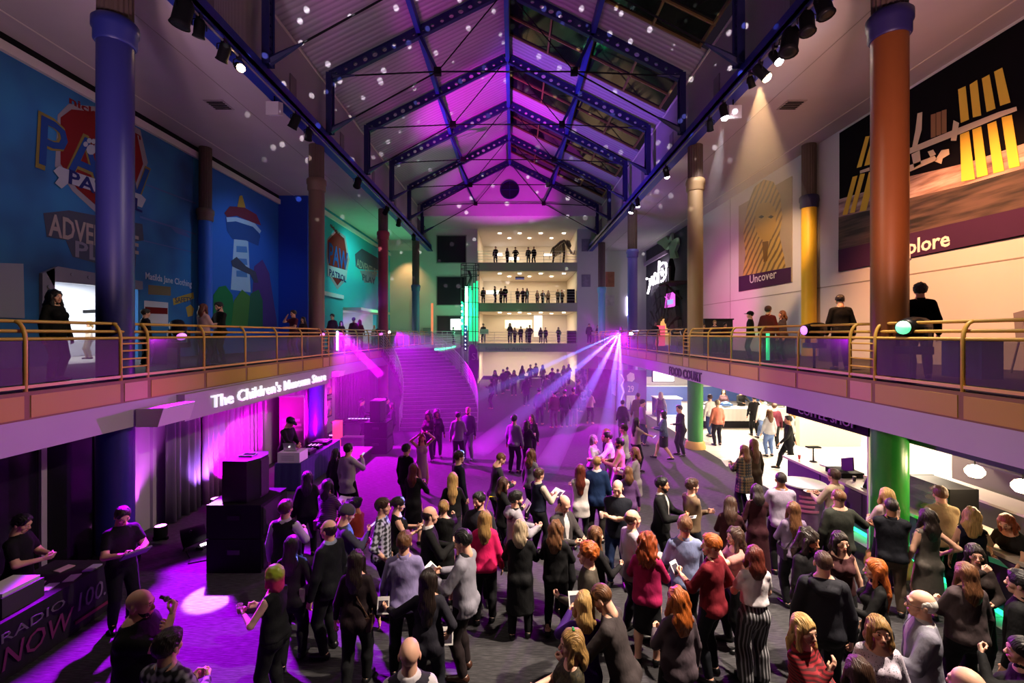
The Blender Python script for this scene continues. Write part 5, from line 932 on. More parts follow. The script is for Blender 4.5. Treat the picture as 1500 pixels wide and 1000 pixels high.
def field_at(P, prims, k=.03):
    D = np.full(P.shape[:-1], .3)
    for p in prims: D = smin(D, pdist(P, p), k)
    return D

def grow(prims, h, k=.03, cut=None, sub=None, noise=None, ks=.015, post=()):
    """surface nets over the smooth union of prims; cut(P)->d keeps d<0; sub = prims carved away"""
    lo = np.full(3, 1e9); hi = -lo
    bx = []
    for p in list(prims)+list(post):
        r = max(p['ra'], p['rb'])*(max(p['f']) if p['R'] is not None else 1) + k*.6 + 2.2*h
        l = np.minimum(p['a'], p['b'])-r; u = np.maximum(p['a'], p['b'])+r
        bx.append((l, u)); lo = np.minimum(lo, l); hi = np.maximum(hi, u)
    n = np.ceil((hi-lo)/h).astype(int)+1
    ax = [lo[i]+h*np.arange(n[i]) for i in range(3)]
    D = np.full(n, .3, dtype=np.float32)
    def lay(p, l, u):
        i0 = np.maximum(((l-lo)/h).astype(int), 0); i1 = np.minimum(np.ceil((u-lo)/h).astype(int)+1, n)
        sl = tuple(slice(a, b) for a, b in zip(i0, i1))
        P = np.stack(np.meshgrid(ax[0][sl[0]], ax[1][sl[1]], ax[2][sl[2]], indexing='ij'), -1)
        D[sl] = smin(D[sl], pdist(P, p), k)
    for p, b in zip(prims, bx): lay(p, *b)
    if cut is not None or noise is not None or sub:
        P = np.stack(np.meshgrid(*ax, indexing='ij'), -1)
        if noise is not None: D = D + noise(P)
        if sub:
            for p in sub: D = -smin(-D, pdist(P, p), ks)
        if cut is not None: D = np.maximum(D, cut(P)).astype(np.float32)
    for p, b in zip(post, bx[len(prims):]): lay(p, *b)
    D[0] = D[-1] = .3; D[:, 0] = D[:, -1] = .3; D[:, :, 0] = D[:, :, -1] = .3
    return snets(D, lo, h)

def snets(D, lo, h):
    s = D < 0
    nx, ny, nz = D.shape
    c = np.zeros((nx-1, ny-1, nz-1), np.int8)
    C = [(i, j, k) for i in (0,1) for j in (0,1) for k in (0,1)]
    def cor(A, o): return A[o[0]:nx-1+o[0], o[1]:ny-1+o[1], o[2]:nz-1+o[2]]
    for o in C: c += cor(s, o)
    act = (c > 0) & (c < 8)
    ijk = np.argwhere(act)
    idx = np.full(act.shape, -1, np.int64); idx[act] = np.arange(len(ijk))
    val = {o: cor(D, o)[act] for o in C}
    pos = np.zeros((len(ijk), 3)); cnt = np.zeros(len(ijk))
    for a in C:
        for d in range(3):
            if a[d]: continue
            b = list(a); b[d] = 1; b = tuple(b)
            va, vb = val[a], val[b]; x = (va < 0) != (vb < 0)
            t = np.where(x, va/np.where(va-vb == 0, 1, va-vb), 0)
            for e in range(3): pos[:, e] += np.where(x, a[e] + (t if e == d else 0), 0)
            cnt += x
    V = lo + h*(ijk + pos/np.maximum(cnt, 1)[:, None])
    Fs = []
    for d in range(3):
        e, f = (d+1) % 3, (d+2) % 3
        A = [slice(None)]*3; B = [slice(None)]*3; A[d] = slice(0, -1); B[d] = slice(1, None)
        for S_ in (A, B): S_[e] = slice(1, -1); S_[f] = slice(1, -1)
        sa, sb = s[tuple(A)], s[tuple(B)]
        for flip in (0, 1):
            w = np.argwhere((sa & ~sb) if not flip else (~sa & sb))
            if not len(w): continue
            q = w.copy(); q[:, e] += 1; q[:, f] += 1
            def ci(de, df):
                r = q.copy(); r[:, e] -= de; r[:, f] -= df
                return idx[r[:, 0], r[:, 1], r[:, 2]]
            quad = [ci(1,1), ci(0,1), ci(0,0), ci(1,0)]
            if flip: quad = quad[::-1]
            Fs.append(np.stack(quad, 1))
    return V, np.concatenate(Fs) if Fs else np.zeros((0,4), int)

def rotm(x=0, y=0, z=0): return np.array(Euler((math.radians(x), math.radians(y), math.radians(z)), 'XYZ').to_matrix())
def nrm(v): v = np.array(v, float); return v/max(1e-9, np.linalg.norm(v))

# ---- templates ---------------------------------------------------------------
def hand_template(curl, h):
    pr = []
    xs = (-.028, -.0095, .0095, .027); ln = (.068, .077, .071, .055); sp = (9, 3, -3, -9)
    for x in xs: pr.append(cap((x*.62, .005, 0), (x, .082, 0), .0155, .0115))
    pr.append(cap((0, -.05, 0), (0, .02, 0), .026, .024, I3, (1, 1, .72)))
    for x, L, a in zip(xs, ln, sp):
        p = np.array((x, .084, 0)); ang = 0
        for seg, c in zip((.46, .30, .24), curl):
            ang += c; d = np.array((-math.sin(math.radians(a))*math.cos(math.radians(ang)), math.cos(math.radians(a))*math.cos(math.radians(ang)), -math.sin(math.radians(ang))))
            q = p + d*L*seg*1.02; pr.append(cap(p, q, .0088, .0078)); p = q
    t = max(curl)
    pr += [cap((-.018, .018, -.004), (-.043, .05, -.012-.0003*t), .013, .0105), cap((-.043, .05, -.012-.0003*t), (-.046+.0003*t, .08, -.016-.0005*t), .0105, .0085)]
    return grow(pr, h, k=.006)

def head_template(h, fem=False, fat=0.0):
    jw = .034 if fem else .040
    pr = [ell((0, -.012, .085), (.076, .096, .091)), cap((0, .026, .06), (0, .046, -.024), .062+fat, jw+fat, I3, (.98, .92, 1)),
          cap((-.012, .066, -.040), (.012, .066, -.040), .017+fat), cap((-.040, .050, .030), (.040, .050, .030), .030),
          cap((-.034, .076, .078), (.034, .076, .078), .014 if fem else .017),
          cap((0, -.012, .01), (0, -.022, -.10), .049 if fem else .058)]
    V, F = grow(pr + [cap((0, .084, .066), (0, .108, .022), .008, .0125), cap((-.011, .097, .016), (.011, .097, .016), .0095),
                cap((-.018, .087, -.010), (.018, .087, -.010), .0075), cap((-.015, .085, -.019), (.015, .085, -.019), .0085),
                ell((-.031, .079, .055), (.0150, .0130, .0120)), ell((.031, .079, .055), (.0150, .0130, .0120)),
                ell((-.080, -.012, .045), (.010, .020, .033)), ell((.080, -.012, .045), (.010, .020, .033))],
                h, k=.012, sub=None)
    return V, F

def head_mats(V, F):
    c = V[F].mean(1); mi = np.zeros(len(F), int)
    x, y, z = np.abs(c[:, 0]), c[:, 1], c[:, 2]
    mi[(x > .016) & (x < .044) & (z > .0775) & (z < .0845) & (y > .060)] = 3          # brow
    eye = (((x-.031)/.0150)**2 + ((z-.056)/.0075)**2 < 1) & (y > .05); mi[eye] = 1
    mi[eye & (((x-.030)/.0075)**2 + ((z-.056)/.0085)**2 < 1)] = 2
    mi[(x < .024) & (z < -.004) & (z > -.026) & (y > .078)] = 4
    return mi

def lump(P, amp, fr, seed=0):
    return amp*(np.sin(P[..., 0]*fr+seed)*np.sin(P[..., 1]*fr*1.1+1.7*seed)*np.sin(P[..., 2]*fr*.9+.6*seed) + .5*np.sin(P[..., 0]*fr*2.1+2)*np.sin(P[..., 2]*fr*1.9+seed))

FACE = [ell((0, .125, .035), (.064, .085, .088)), cap((0, .10, -.02), (0, .12, -.16), .06, .08)]
FACE_M = [ell((0, .130, .042), (.068, .096, .100)), FACE[1]]
def hair_template(style, h=.012):
    o = .014
    skull = ell((0, -.014, .088), (.076+o, .096+o, .090+o))
    if style == 'short':
        return grow([skull, ell((.012, .010, .128), (.068, .085, .058))], h, k=.025, sub=FACE_M, cut=lambda P: -(P[..., 2] - (.022 + .50*np.maximum(P[..., 1]+.03, -.06)) + lump(P, .008, 60, 2)), noise=lambda P: lump(P, .0055, 85, 1))
    if style == 'buzz':
        return grow([ell((0, -.014, .088), (.081, .101, .095))], h, k=.02, sub=FACE_M, cut=lambda P: -(P[..., 2] - (.035 + .5*np.maximum(P[..., 1]+.03, -.06))))
    if style == 'balding':
        return grow([ell((0, -.016, .070), (.084, .102, .088))], h, k=.02, sub=[ell((0, .06, .13), (.075, .13, .075))]+FACE_M, cut=lambda P: np.maximum(-(P[..., 2] - (.015 + .55*np.maximum(P[..., 1]+.03, -.06))), P[..., 1]-.018))
    if style == 'curly':
        return grow([ell((0, -.016, .095), (.100, .118, .112))], h, k=.02, sub=FACE_M, cut=lambda P: -(P[..., 2] - (.020 + .5*np.maximum(P[..., 1]+.03, -.08))), noise=lambda P: lump(P, .010, 70, 1))
    if style == 'bun':
        return grow([skull, ell((0, -.115, .125), (.048, .044, .045))], h, k=.02, sub=FACE, cut=lambda P: -(P[..., 2] - (.010 + .6*np.maximum(P[..., 1]+.03, -.06))), noise=lambda P: lump(P, .003, 80))
    if style == 'pony':
        return grow([skull, cap((0, -.10, .12), (0, -.145, .05), .030, .034), cap((0, -.145, .05), (0, -.13, -.17), .034, .014)], h, k=.02, sub=FACE,
                    cut=lambda P: np.where(P[..., 1] > -.085, -(P[..., 2] - (.010 + .6*np.maximum(P[..., 1]+.03, -.06))), -1), noise=lambda P: lump(P, .003, 80))
    if style == 'bob':
        pr = [skull, cap((0, -.045, .07), (0, -.05, -.055), .088, .088, I3, (1.0, .75, 1)), cap((-.078, .012, .06), (-.080, .022, -.045), .026, .022), cap((.078, .012, .06), (.080, .022, -.045), .026, .022)]
        return grow(pr, h, k=.03, sub=FACE, noise=lambda P: lump(P, .004, 55))
    L = {'long': -.24, 'verylong': -.36, 'wavy': -.20, 'mid': -.13, 'bigcurl': -.12}[style]
    w = {'bigcurl': .035, 'wavy': .012}.get(style, 0)
    pr = [ell((0, -.014, .088), (.076+o+w*.6, .096+o+w*.6, .090+o+w*.5)), cap((0, -.050, .08), (0, -.105, L*.55), .086+w, .090+w, I3, (1.0, .62, 1)),
          cap((0, -.105, L*.55), (0, -.110, L), .088+w, .060+w, I3, (1.0, .45, 1)),
          cap((-.078, .006, .07), (-.088, .020, L*.45), .028+w*.6, .026+w*.5), cap((.078, .006, .07), (.088, .020, L*.45), .028+w*.6, .026+w*.5),
          cap((-.088, .020, L*.45), (-.080, .040, L*.85), .026, .014), cap((.088, .020, L*.45), (.080, .040, L*.85), .026, .014)]
    amp, fr = {'wavy': (.012, 42), 'bigcurl': (.018, 48)}.get(style, (.005, 50))
    return grow(pr, h, k=.03, sub=FACE, noise=lambda P: lump(P*np.array((1,1,.6)), amp, fr))

TPL = {}
def tpl(key):
    if key in TPL: return TPL[key]
    k = key[0]
    if k == 'hand': r = hand_template({'relax': (16, 26, 18), 'grip': (48, 62, 38), 'flat': (4, 6, 4)}[key[1]], key[2])
    elif k == 'head':
        V, F = head_template(key[2], key[1] == 'f', .012 if key[1] == 'h' else 0.0); r = (V, F, head_mats(V, F))
    elif k == 'hair':
        V, F = hair_template(key[1], key[2]); r = np_mesh('hair', V, F)
    elif k == 'beard':
        pr = [cap((0, .040, .012), (0, .056, -.045), .063, .046, I3, (1, .95, 1)), cap((0, .060, -.04), (0, .062, -.075), .038, .022)] if key[1] == 'full' else [cap((0, .032, .012), (0, .051, -.028), .066, .043, I3, (.98, .93, 1)), cap((-.012, .068, -.040), (.012, .068, -.040), .0185)]
        V, F = grow(pr, .010, k=.012, cut=lambda P: np.maximum(P[..., 2]-(.012 - .4*(P[..., 1]-.05)), .0-P[..., 1]), sub=[ell((0, .115, -.012), (.020, .028, .008)), ell((0, .11, .045), (.040, .045, .036))], ks=.005)
        r = np_mesh('beard', V, F)
    elif k == 'cap':
        pr = [ell((0, -.012, .095), (.096, .116, .098))] + ([cap((-.03, .09, .10), (.03, .09, .10), .05, None, I3, (1.2, 1.3, .14)), cap((0, .09, .10), (0, .15, .095), .05, .045, I3, (1.2, 1, .16))] if key[1] == 'cap' else [])
        V, F = grow(pr, .011, k=.008, cut=lambda P: (.078 if key[1] == 'cap' else .060+.0) - P[..., 2] + 0*P[..., 0])
        r = np_mesh('hat', V, F)
    TPL[key] = r
    return r

SKIN = {'l': '#e0ac92', 'm': '#c48a68', 't': '#a86f4e', 'd': '#5a3826', 'p': '#ecc0a8'}
HAIRC = {'black': '#0d0a0a', 'dark': '#1f130e', 'brown': '#3b2317', 'lbrown': '#6b452a', 'auburn': '#5a2014', 'red': '#8a3a14', 'ginger': '#a9551d', 'blond': '#c39a5c', 'dblond': '#93703f', 'white': '#d8d2cc', 'grey': '#8a8480', 'ash': '#a89478'}
def skin_mat(t): return mat('skin_'+t, SKIN[t], .5, var=.06, vscale=18, spec=.35)
def hair_mat(c):
    n = 'hair_'+c
    if n in MATS: return MATS[n]
    if c == 'greenpink': return ramp_mat(n, 'Gradient', [(.12, '#b02a5e'), (.42, '#8f9c2a')], rough=.45, scale=(1, 1, 5), rot=(0, math.pi/2, 0))
    cc = rgb(HAIRC.get(c, c)); dk = tuple(x*.45 for x in cc[:3]); lt = tuple(min(1, x*1.35) for x in cc[:3])
    return ramp_mat(n, 'Noise', [(.3, dk), (.52, cc[:3]), (.75, lt)], rough=.45, scale=(110, 22, 8), bump=.9, Scale=1.0, Detail=3.0)
def cloth_mat(c, pat=None):
    n = 'cloth_%s_%s' % (c, pat)
    if n in MATS: return MATS[n]
    cc = rgb(c)[:3]
    if pat is None: return mat(n, c, .82, var=.12, vscale=5, bump=(9, .5, (1, 1, .55)), spec=.25)
    if pat == 'shine': return mat(n, c, .45, var=.12, vscale=6, bump=(10, .5, (1, 1, .5)), spec=.4)
    if pat == 'denim': return mat(n, c, .85, var=.3, vscale=22, bump=(14, .4), spec=.2)
    if pat == 'stripe': return ramp_mat(n, 'Wave', [(.0, (.012,.011,.013)), (.62, (.012,.011,.013)), (.72, cc), (1, cc)], rough=.7, Scale=7.5, bands_direction='X')
    if pat == 'hstripe': return ramp_mat(n, 'Wave', [(.4, tuple(x*.25 for x in cc)), (.55, cc)], rough=.8, Scale=9.0, bands_direction='Z')
    if pat == 'speckle': return ramp_mat(n, 'Voronoi', [(.18, (.05,.05,.06)), (.34, cc)], rough=.8, scale=(60, 60, 35), Scale=1.0)
    if pat == 'lace': return ramp_mat(n, 'Noise', [(.42, tuple(x*.3 for x in cc)), (.56, cc)], rough=.8, Scale=40.0, Detail=2.0)
    if pat == 'plaid':
        m = bpy.data.materials.new(n); m.use_nodes = True; MATS[n] = m; nt = m.node_tree; b = nt.nodes['Principled BSDF']; b.inputs['Roughness'].default_value = .8
        tc = nt.nodes.new('ShaderNodeTexCoord'); acc = None
        for ax, sc in (('X', 4.4), ('Z', 4.4), ('Y', 4.4)):
            w = nt.nodes.new('ShaderNodeTexWave'); w.bands_direction = ax; w.inputs['Scale'].default_value = sc
            nt.links.new(tc.outputs['Object'], w.inputs['Vector'])
            if acc is None: acc = w.outputs['Fac']
            else:
                a = nt.nodes.new('ShaderNodeMath'); a.operation = 'ADD'; nt.links.new(acc, a.inputs[0]); nt.links.new(w.outputs['Fac'], a.inputs[1]); acc = a.outputs[0]
        a = nt.nodes.new('ShaderNodeMath'); a.operation = 'MULTIPLY'; a.inputs[1].default_value = .34; nt.links.new(acc, a.inputs[0])
        r = nt.nodes.new('ShaderNodeValToRGB'); r.color_ramp.elements[0].position = .38; r.color_ramp.elements[1].position = .72
        r.color_ramp.elements[0].color = (.012, .012, .016, 1); r.color_ramp.elements[1].color = rgb(c)
        nt.links.new(a.outputs[0], r.inputs[0]); nt.links.new(r.outputs[0], b.inputs['Base Color']); return m

POSE = {  # wrist targets in body heights: x outward, y forward, z up
 'down': (.155, .03, .475), 'front': (.045, .185, .635), 'hold': (.06, .20, .66), 'high': (.05, .20, .76), 'phone': (.03, .19, .74), 'drink': (.07, .18, .70),
 'cross': (-.07, .125, .69), 'pocket': (.135, .05, .535), 'hip': (.145, .02, .60), 'back': (.06, -.12, .56), 'up': (.10, .10, 1.0), 'face': (.0, .16, .86), 'fwd': (.12, .27, .66), 'out': (.30, .15, .66), 'point': (.02, .30, .74), 'swingf': (.14, .16, .53), 'swingb': (.15, -.14, .52), 'chest': (.0, .13, .77), 'rail': (.14, .22, .60), 'ground': (.16, .1, .5)}

def ik(S_, T_, l1, l2, pole):
    d = T_ - S_; L = np.linalg.norm(d); L2 = min(max(L, abs(l1-l2)+.02), (l1+l2)*.992); u = d/max(L, 1e-6)
    a = (l1*l1 - l2*l2 + L2*L2)/(2*L2); hh = math.sqrt(max(l1*l1-a*a, 0))
    p = pole - u*(pole @ u); p = nrm(p)
    return S_ + u*a + p*hh, S_ + u*L2

PEOPLE = []
def person(loc, face, label, H=1.72, sex='m', skin='l', hair='short', hc='dark', top='shirt', tc='#222226', tp=None, inner=None, bot='trousers', bc='#0e0e12', bp=None,
           R='down', L='down', legs='stand', lean=0, twist=0, hy=0, hp=0, wide=1.0, belly=0.0, beard=None, hat=None, hatc='#3a3a40', glasses=False, lod=None, shoec='#0b0b0d', group=None, sleeve=None, hem=None, grip=None, side=0, bag=None, bagc='#101012', strap=True, name='person', seat=None, hairclip=None):
    loc = Vector(loc); near = loc.y
    if lod is None: lod = 0 if near < 7.0 else (1 if near < 15 else 2)
    h = (.0215, .028, .044)[lod]
    u = H; up = np.array((math.sin(math.radians(side)), math.sin(math.radians(lean)), 0)); up[2] = math.sqrt(max(0, 1-up[0]**2-up[1]**2))
    rt = np.array((math.cos(math.radians(twist)), math.sin(math.radians(twist)), 0)); rt = nrm(rt - up*(rt @ up)); fw = np.cross(up, rt)
    TR = np.stack([rt, fw, up], 1)
    hz = .53*u
    hip = np.array((0, 0, hz))
    def T(x, y, z): return hip + rt*(x*u) + fw*(y*u) + up*(z*u)
    f = sex == 'f'
    w = wide
    rh, rw, rc = (.094, .074, .088) if f else (.091, .085, .097)
    rh, rw, rc = rh*w, rw*w, rc*w
    shx = (.079 if f else .091)*(.5+.5*w)
    def torso(e=0.0, loose=0.0, zlo=-.03):
        h_, w_, c_ = rh*u+e, max(rw, rw+(max(rh, rc)-rw)*loose)*u+e, rc*u+e
        pr = [cap(T(0, .0, zlo), T(0, .004, .10), h_, w_, TR, (1, .70, 1)), cap(T(0, .004, .10), T(0, .0, .205), w_, c_, TR, (1, .69, 1)),
              cap(T(0, 0, .205), T(0, -.004, .262), c_, .074*u*w+e, TR, (1, .66, 1)),
              cap(T(-shx+.008, -.006, .266), T(shx-.008, -.006, .266), (.029 if f else .033)*u+e*.8),
              cap(T(0, -.010, .285), T(-shx*.8, -.008, .268), .036*u+e*.6, .024*u+e*.6), cap(T(0, -.010, .285), T(shx*.8, -.008, .268), .036*u+e*.6, .024*u+e*.6)]
        if f: pr += [cap(T(-.042, .052, .195), T(-.040, .056, .190), .040*u+e), cap(T(.042, .052, .195), T(.040, .056, .190), .040*u+e)]
        if belly: pr.append(ell(T(0, .03, .10), ((.09+belly)*u+e, (.075+belly)*u+e, (.10+belly*.5)*u+e), TR))
        pr += [cap(T(-.042, -.030, -.025), T(-.042, -.030, -.02), .056*u*w+e), cap(T(.042, -.030, -.025), T(.042, -.030, -.02), .056*u*w+e)]
        return pr
    # legs
    A = []; K = []
    for s in (-1, 1):
        hj = np.array((s*.050*u*w, 0, .50*u))
        if legs == 'walk': ft = np.array((s*.04*u, s*.17*u, .045*u + (.025*u if s < 0 else 0)))
        elif legs == 'walkr': ft = np.array((s*.04*u, -s*.17*u, .045*u + (.025*u if s > 0 else 0)))
        elif legs == 'step': ft = np.array((s*.055*u, s*.07*u, .042*u))
        elif legs == 'wide': ft = np.array((s*.11*u, 0, .042*u))
        elif legs == 'close': ft = np.array((s*.035*u, s*.012*u, .042*u))
        else: ft = np.array((s*.068*u, s*.018*u, .042*u))
        kn, an = ik(hj, ft, .243*u, .232*u, np.array((s*.12, 1.0, 0)))
        A.append((hj, kn, an)); K.append(s)
    def leg(i, e0=0.0, e1=0.0, to=1.0):
        hj, kn, an = A[i]
        pr = [cap(hj, kn, .056*u*w+e0, .037*u+e0*.8+e1*.2)]
        if to > .5:
            mid = kn + (an-kn)*.35 + np.array((0, -.008*u, 0))
            e = kn + (an-kn)*min(1.0, (to-.5)*2)
            pr += [cap(kn, mid, .037*u+e0*.5+e1*.3, .036*u+e1*.6), cap(mid, e, .036*u+e1*.6, .023*u+e1)]
        return pr
    def foot(i, e=0.0):
        an = A[i][2]; s = K[i]; d = nrm((s*.25, 1, 0)); z = an[2]-.042*u
        heel = an + np.array((0, 0, -.018*u)) - d*.018*u; toe = an + d*.10*u; toe[2] = z+.016*u; heel[2] = z+.022*u
        return [cap(an, heel, .024*u+e, .022*u+e), cap(heel, toe, .022*u+e, .0175*u+e, None), cap(an+np.array((0,0,-.005*u)), (heel+toe)/2, .022*u+e, .018*u+e)]
    # arms
    ARM = []
    for s, key in ((-1, L), (1, R)):
        t = POSE[key] if isinstance(key, str) else key
        sj = T(s*shx, -.006, .262)
        tg = hip + rt*(s*t[0]*u) + fw*(t[1]*u) + up*((t[2]-.53)*u)
        if key in ('down', 'pocket', 'swingf', 'swingb') : tg = np.array((tg[0], tg[1] + .3*(sj[1]), tg[2])) if lean else tg
        el, wr = ik(sj, tg, .172*u, .150*u, np.array((s*.75, -.55, -.75)))
        ARM.append((sj, el, wr, s, key))
    def arm(i, e=0.0, frac=1.0):
        sj, el, wr, s, key = ARM[i]
        pr = [cap(sj, sj+(el-sj)*min(1, frac*2), (.028 if f else .033)*u*(.6+.4*w)+e, (.024 if f else .028)*u+e+(.008 if frac < .5 else 0))]
        if frac > .5:
            q = el + (wr-el)*min(1.0, (frac-.5)*2); pr += [cap(el, q, (.023 if f else .027)*u+e, (.0155 if f else .018)*u+e*.9)]
        return pr
    neckb = T(0, -.008, .285); hj = T(0, .006, .365)
    HR = TR @ rotm(0, 0, hy) @ rotm(hp, 0, 0)
    hs = u/1.72*(1.03 if f else 1.05)
    # ---- clothes
    parts = []
    def garment(nm, pr, m, k=.022, cut=None, sub=None, hh=None, post=()):
        hh = hh or h
        V, F = grow(pr, hh, k=k, cut=cut, sub=sub, post=post, noise=(lambda P: lump(P, .0035, 23, label.__len__())) if lod == 0 else None)
        parts.append((nm, V, F, m)); return pr
    cover = []
    e0 = .012
    long_s = {'shirt': 1.0, 'jacket': 1.0, 'blazer': 1.0, 'hoodie': 1.0, 'cardigan': 1.0, 'sweater': 1.0, 'tee': .30, 'rolled': .72, 'vest': 0, 'sleeveless': 0, 'dress': 0, 'longdress': 0, 'sdress': 1.0, 'shawl': .0, 'blouse': .9}[top]
    if sleeve is not None: long_s = sleeve
    loose = {'shirt': .5, 'rolled': .5, 'jacket': .9, 'blazer': .8, 'hoodie': .95, 'cardigan': .9, 'sweater': .6, 'tee': .5, 'vest': .4}.get(top, .25)
    e = {'jacket': .020, 'blazer': .019, 'hoodie': .024, 'cardigan': .020, 'vest': .017, 'sweater': .015}.get(top, e0)
    hemz = {'jacket': -.045, 'blazer': -.085, 'hoodie': -.03, 'cardigan': -.16, 'shirt': -.06, 'rolled': -.06, 'sweater': -.035, 'tee': -.03, 'vest': -.005, 'sleeveless': -.02, 'blouse': -.08}.get(top, -.05)
    if hem is not None: hemz = hem
    skirt_to = {'dress': .26, 'sdress': .28, 'longdress': .07}.get(top)
    if hemz < -.1 and skirt_to is None: skirt_to = .53+hemz; 
    ptop = torso(e, loose)
    if skirt_to is None: ptop.append(cap(T(0, -.002, .05), T(0, -.004, min(hemz-.07, -.08)), rh*u+e+.002, (.108*w)*u+e+.004, TR, (1, .76, 1)))
    slv = arm(0, e*.9, long_s) + arm(1, e*.9, long_s) if long_s > 0 else []
    ncut = None
    nz = T(0, 0, .332 if w > 1.3 else .318 if (not f) or top in ('hoodie', 'jacket', 'blazer', 'sweater', 'shirt', 'rolled') else .300)
    def cut_top(P, q=nz):
        d = (P-q) @ (up + fw*(-.25 if not f else .55)); lowd = None
        hz_ = T(0, 0, hemz)
        lowd = -((P-hz_) @ up)
        return np.maximum(d, lowd)
    nm = {'dress': 'dress', 'sdress': 'dress', 'longdress': 'dress', 'tee': 't_shirt', 'rolled': 'shirt', 'sleeveless': 'top'}.get(top, top)
    m_top = cloth_mat(tc, tp)
    if skirt_to is not None:
        lowz = skirt_to*u
        ext = [cap((0, -.006*u, .50*u), (0, -.006*u+.3*(A[0][2][1]+A[1][2][1])/2, lowz), rh*u+e+.004, (rh+.018)*u+e+(.035 if skirt_to < .2 else .0), I3, (1, .80, 1))]
        def cd(P):
            d = (P-nz) @ (up + fw*(-.25 if not f else .55)); return np.maximum(d, lowz - P[..., 2])
        garment(nm, ptop+ext, m_top, cut=cd, post=slv); cover += ptop+ext+slv
    else:
        sub = None
        if inner and top in ('jacket', 'blazer', 'cardigan', 'hoodie'):
            sub = [cap(T(0, .085, .31), T(0, .105, .0), .035*u, .016*u, TR, (1, 1.5, 1))]
        garment(nm, ptop, m_top, cut=cut_top, sub=sub, post=slv); cover += ptop+slv
    if inner:
        pin = torso(.007, .35) + [cap(neckb, neckb+up*.035*u, .044*u, .041*u)]
        ps = arm(0, .012, 1.0) + arm(1, .012, 1.0) if top == 'vest' else []
        q2 = T(0, 0, .335); garment('shirt', pin, cloth_mat(inner), cut=lambda P: np.maximum((P-q2) @ (up-fw*.3), -((P-hip) @ up)), post=ps); cover += pin+ps
    elif top in ('shirt', 'rolled', 'jacket', 'blazer'):
        q2 = T(0, 0, .34); garment('collar', [cap(neckb-up*.01*u, neckb+up*.035*u, .050*u, .041*u)], m_top, cut=lambda P: (P-q2) @ (up-fw*.35))
    if top == 'hoodie':
        garment('hood', [cap(T(-.06, -.045, .29), T(.06, -.045, .29), .034*u), cap(T(-.04, -.07, .265), T(.04, -.07, .265), .034*u)], m_top)
    if bot in ('trousers', 'jeans', 'wide', 'leggings'):
        ee, ef = {'trousers': (.010, .020), 'jeans': (.008, .014), 'wide': (.016, .060), 'leggings': (.005, .005)}[bot]
        pb = torso(.006, .1)[:1] + torso(.006, .1)[-2:] + leg(0, ee, ef, .97) + leg(1, ee, ef, .97)
        wz = T(0, 0, .06)
        garment('trousers', pb, cloth_mat(bc, bp), cut=lambda P: (P-wz) @ up); cover += pb
    elif bot in ('skirt', 'longskirt'):
        lz = (.27 if bot == 'skirt' else .08)*u
        pb = torso(.010, .1)[:1] + torso(.010, .1)[-2:] + [cap((0, -.004*u, .50*u), (0, 0, lz), rh*u+.012, (rh+.015)*u, I3, (1, .85, 1))]
        wz = T(0, 0, .07)
        garment('skirt', pb, cloth_mat(bc, bp), cut=lambda P: np.maximum((P-wz) @ up, lz-P[..., 2])); cover += pb
    if top == 'shawl':
        pass
    # ---- body
    pbody = torso() + arm(0) + arm(1) + leg(0) + leg(1) + [cap(neckb, hj, .036*u if not f else .031*u, .033*u if not f else .028*u)]
    if lod == 2:
        pbody += [cap(a[2], a[2] + nrm(a[2]-a[1])*.07*u, .019*u, .015*u) for a in ARM]
    V, F = grow(pbody + foot(0) + foot(1), h, k=.024, cut=lambda P: -P[..., 2])
    if cover:
        hid = field_at(V, cover, .022) < -.003
        zz = (V-nz) @ (up + fw*(-.25 if not f else .55)) > -.025
        hid &= ~zz & ((V-T(0,0,.25)) @ up < .03)
        # keep what lies below hems
        keep = ~hid[F].all(1)
        # drop only body faces safely under long garments
        low = (V[:, 2] < (hemz+.53)*u) & (np.abs(V[:, 0]) < .16*u) if bot not in ('trousers', 'jeans', 'wide', 'leggings') and skirt_to is None else np.zeros(len(V), bool)
        keep |= low[F].any(1)
        F = F[keep]
    allV = [V]; allF = [F]; allM = [np.zeros(len(F), int)]; off = len(V)
    hk = 'f' if f else ('h' if belly > .02 else 'm')
    HV, HF, HM = tpl(('head', hk, (.0085, .0115, .018)[lod]))
    allV.append(hj + (HV*hs) @ HR.T); allF.append(HF+off); allM.append(HM); off += len(HV)
    if lod < 2:
        for i, (sj, el, wr, s, key) in enumerate(ARM):
            g = (grip or {}).get('L' if s < 0 else 'R') or ('relax' if key in ('down', 'pocket', 'hip', 'back', 'swingf', 'swingb', 'out', 'rail', 'cross', 'chest') else 'grip')
            gV, gF = tpl(('hand', g, .0072 if lod == 0 else .0125))
            d = nrm(wr-el)
            pn = -rt*s if key in ('down', 'pocket', 'swingf', 'swingb', 'hip', 'back') else (-fw if key in ('chest', 'cross', 'face') else (-rt*s*.8+up*.4))
            pn = np.array(pn, float); pn = nrm(pn - d*(pn @ d)); zc = -pn; xc = np.cross(d, zc)
            M = np.stack([xc*(1 if s > 0 else -1), d, zc], 1)
            sc = hs*(.92 if f else 1.0)
            allV.append(wr + (gV*sc) @ M.T)
            flipd = np.linalg.det(M) < 0
            allF.append((gF[:, ::-1] if flipd else gF)+off); allM.append(np.zeros(len(gF), int)); off += len(gV)
    root = thing(name, label, 'person', loc, group, math.radians(face))
    me = np_mesh('body', np.concatenate(allV), np.concatenate(allF), True, np.concatenate(allM))
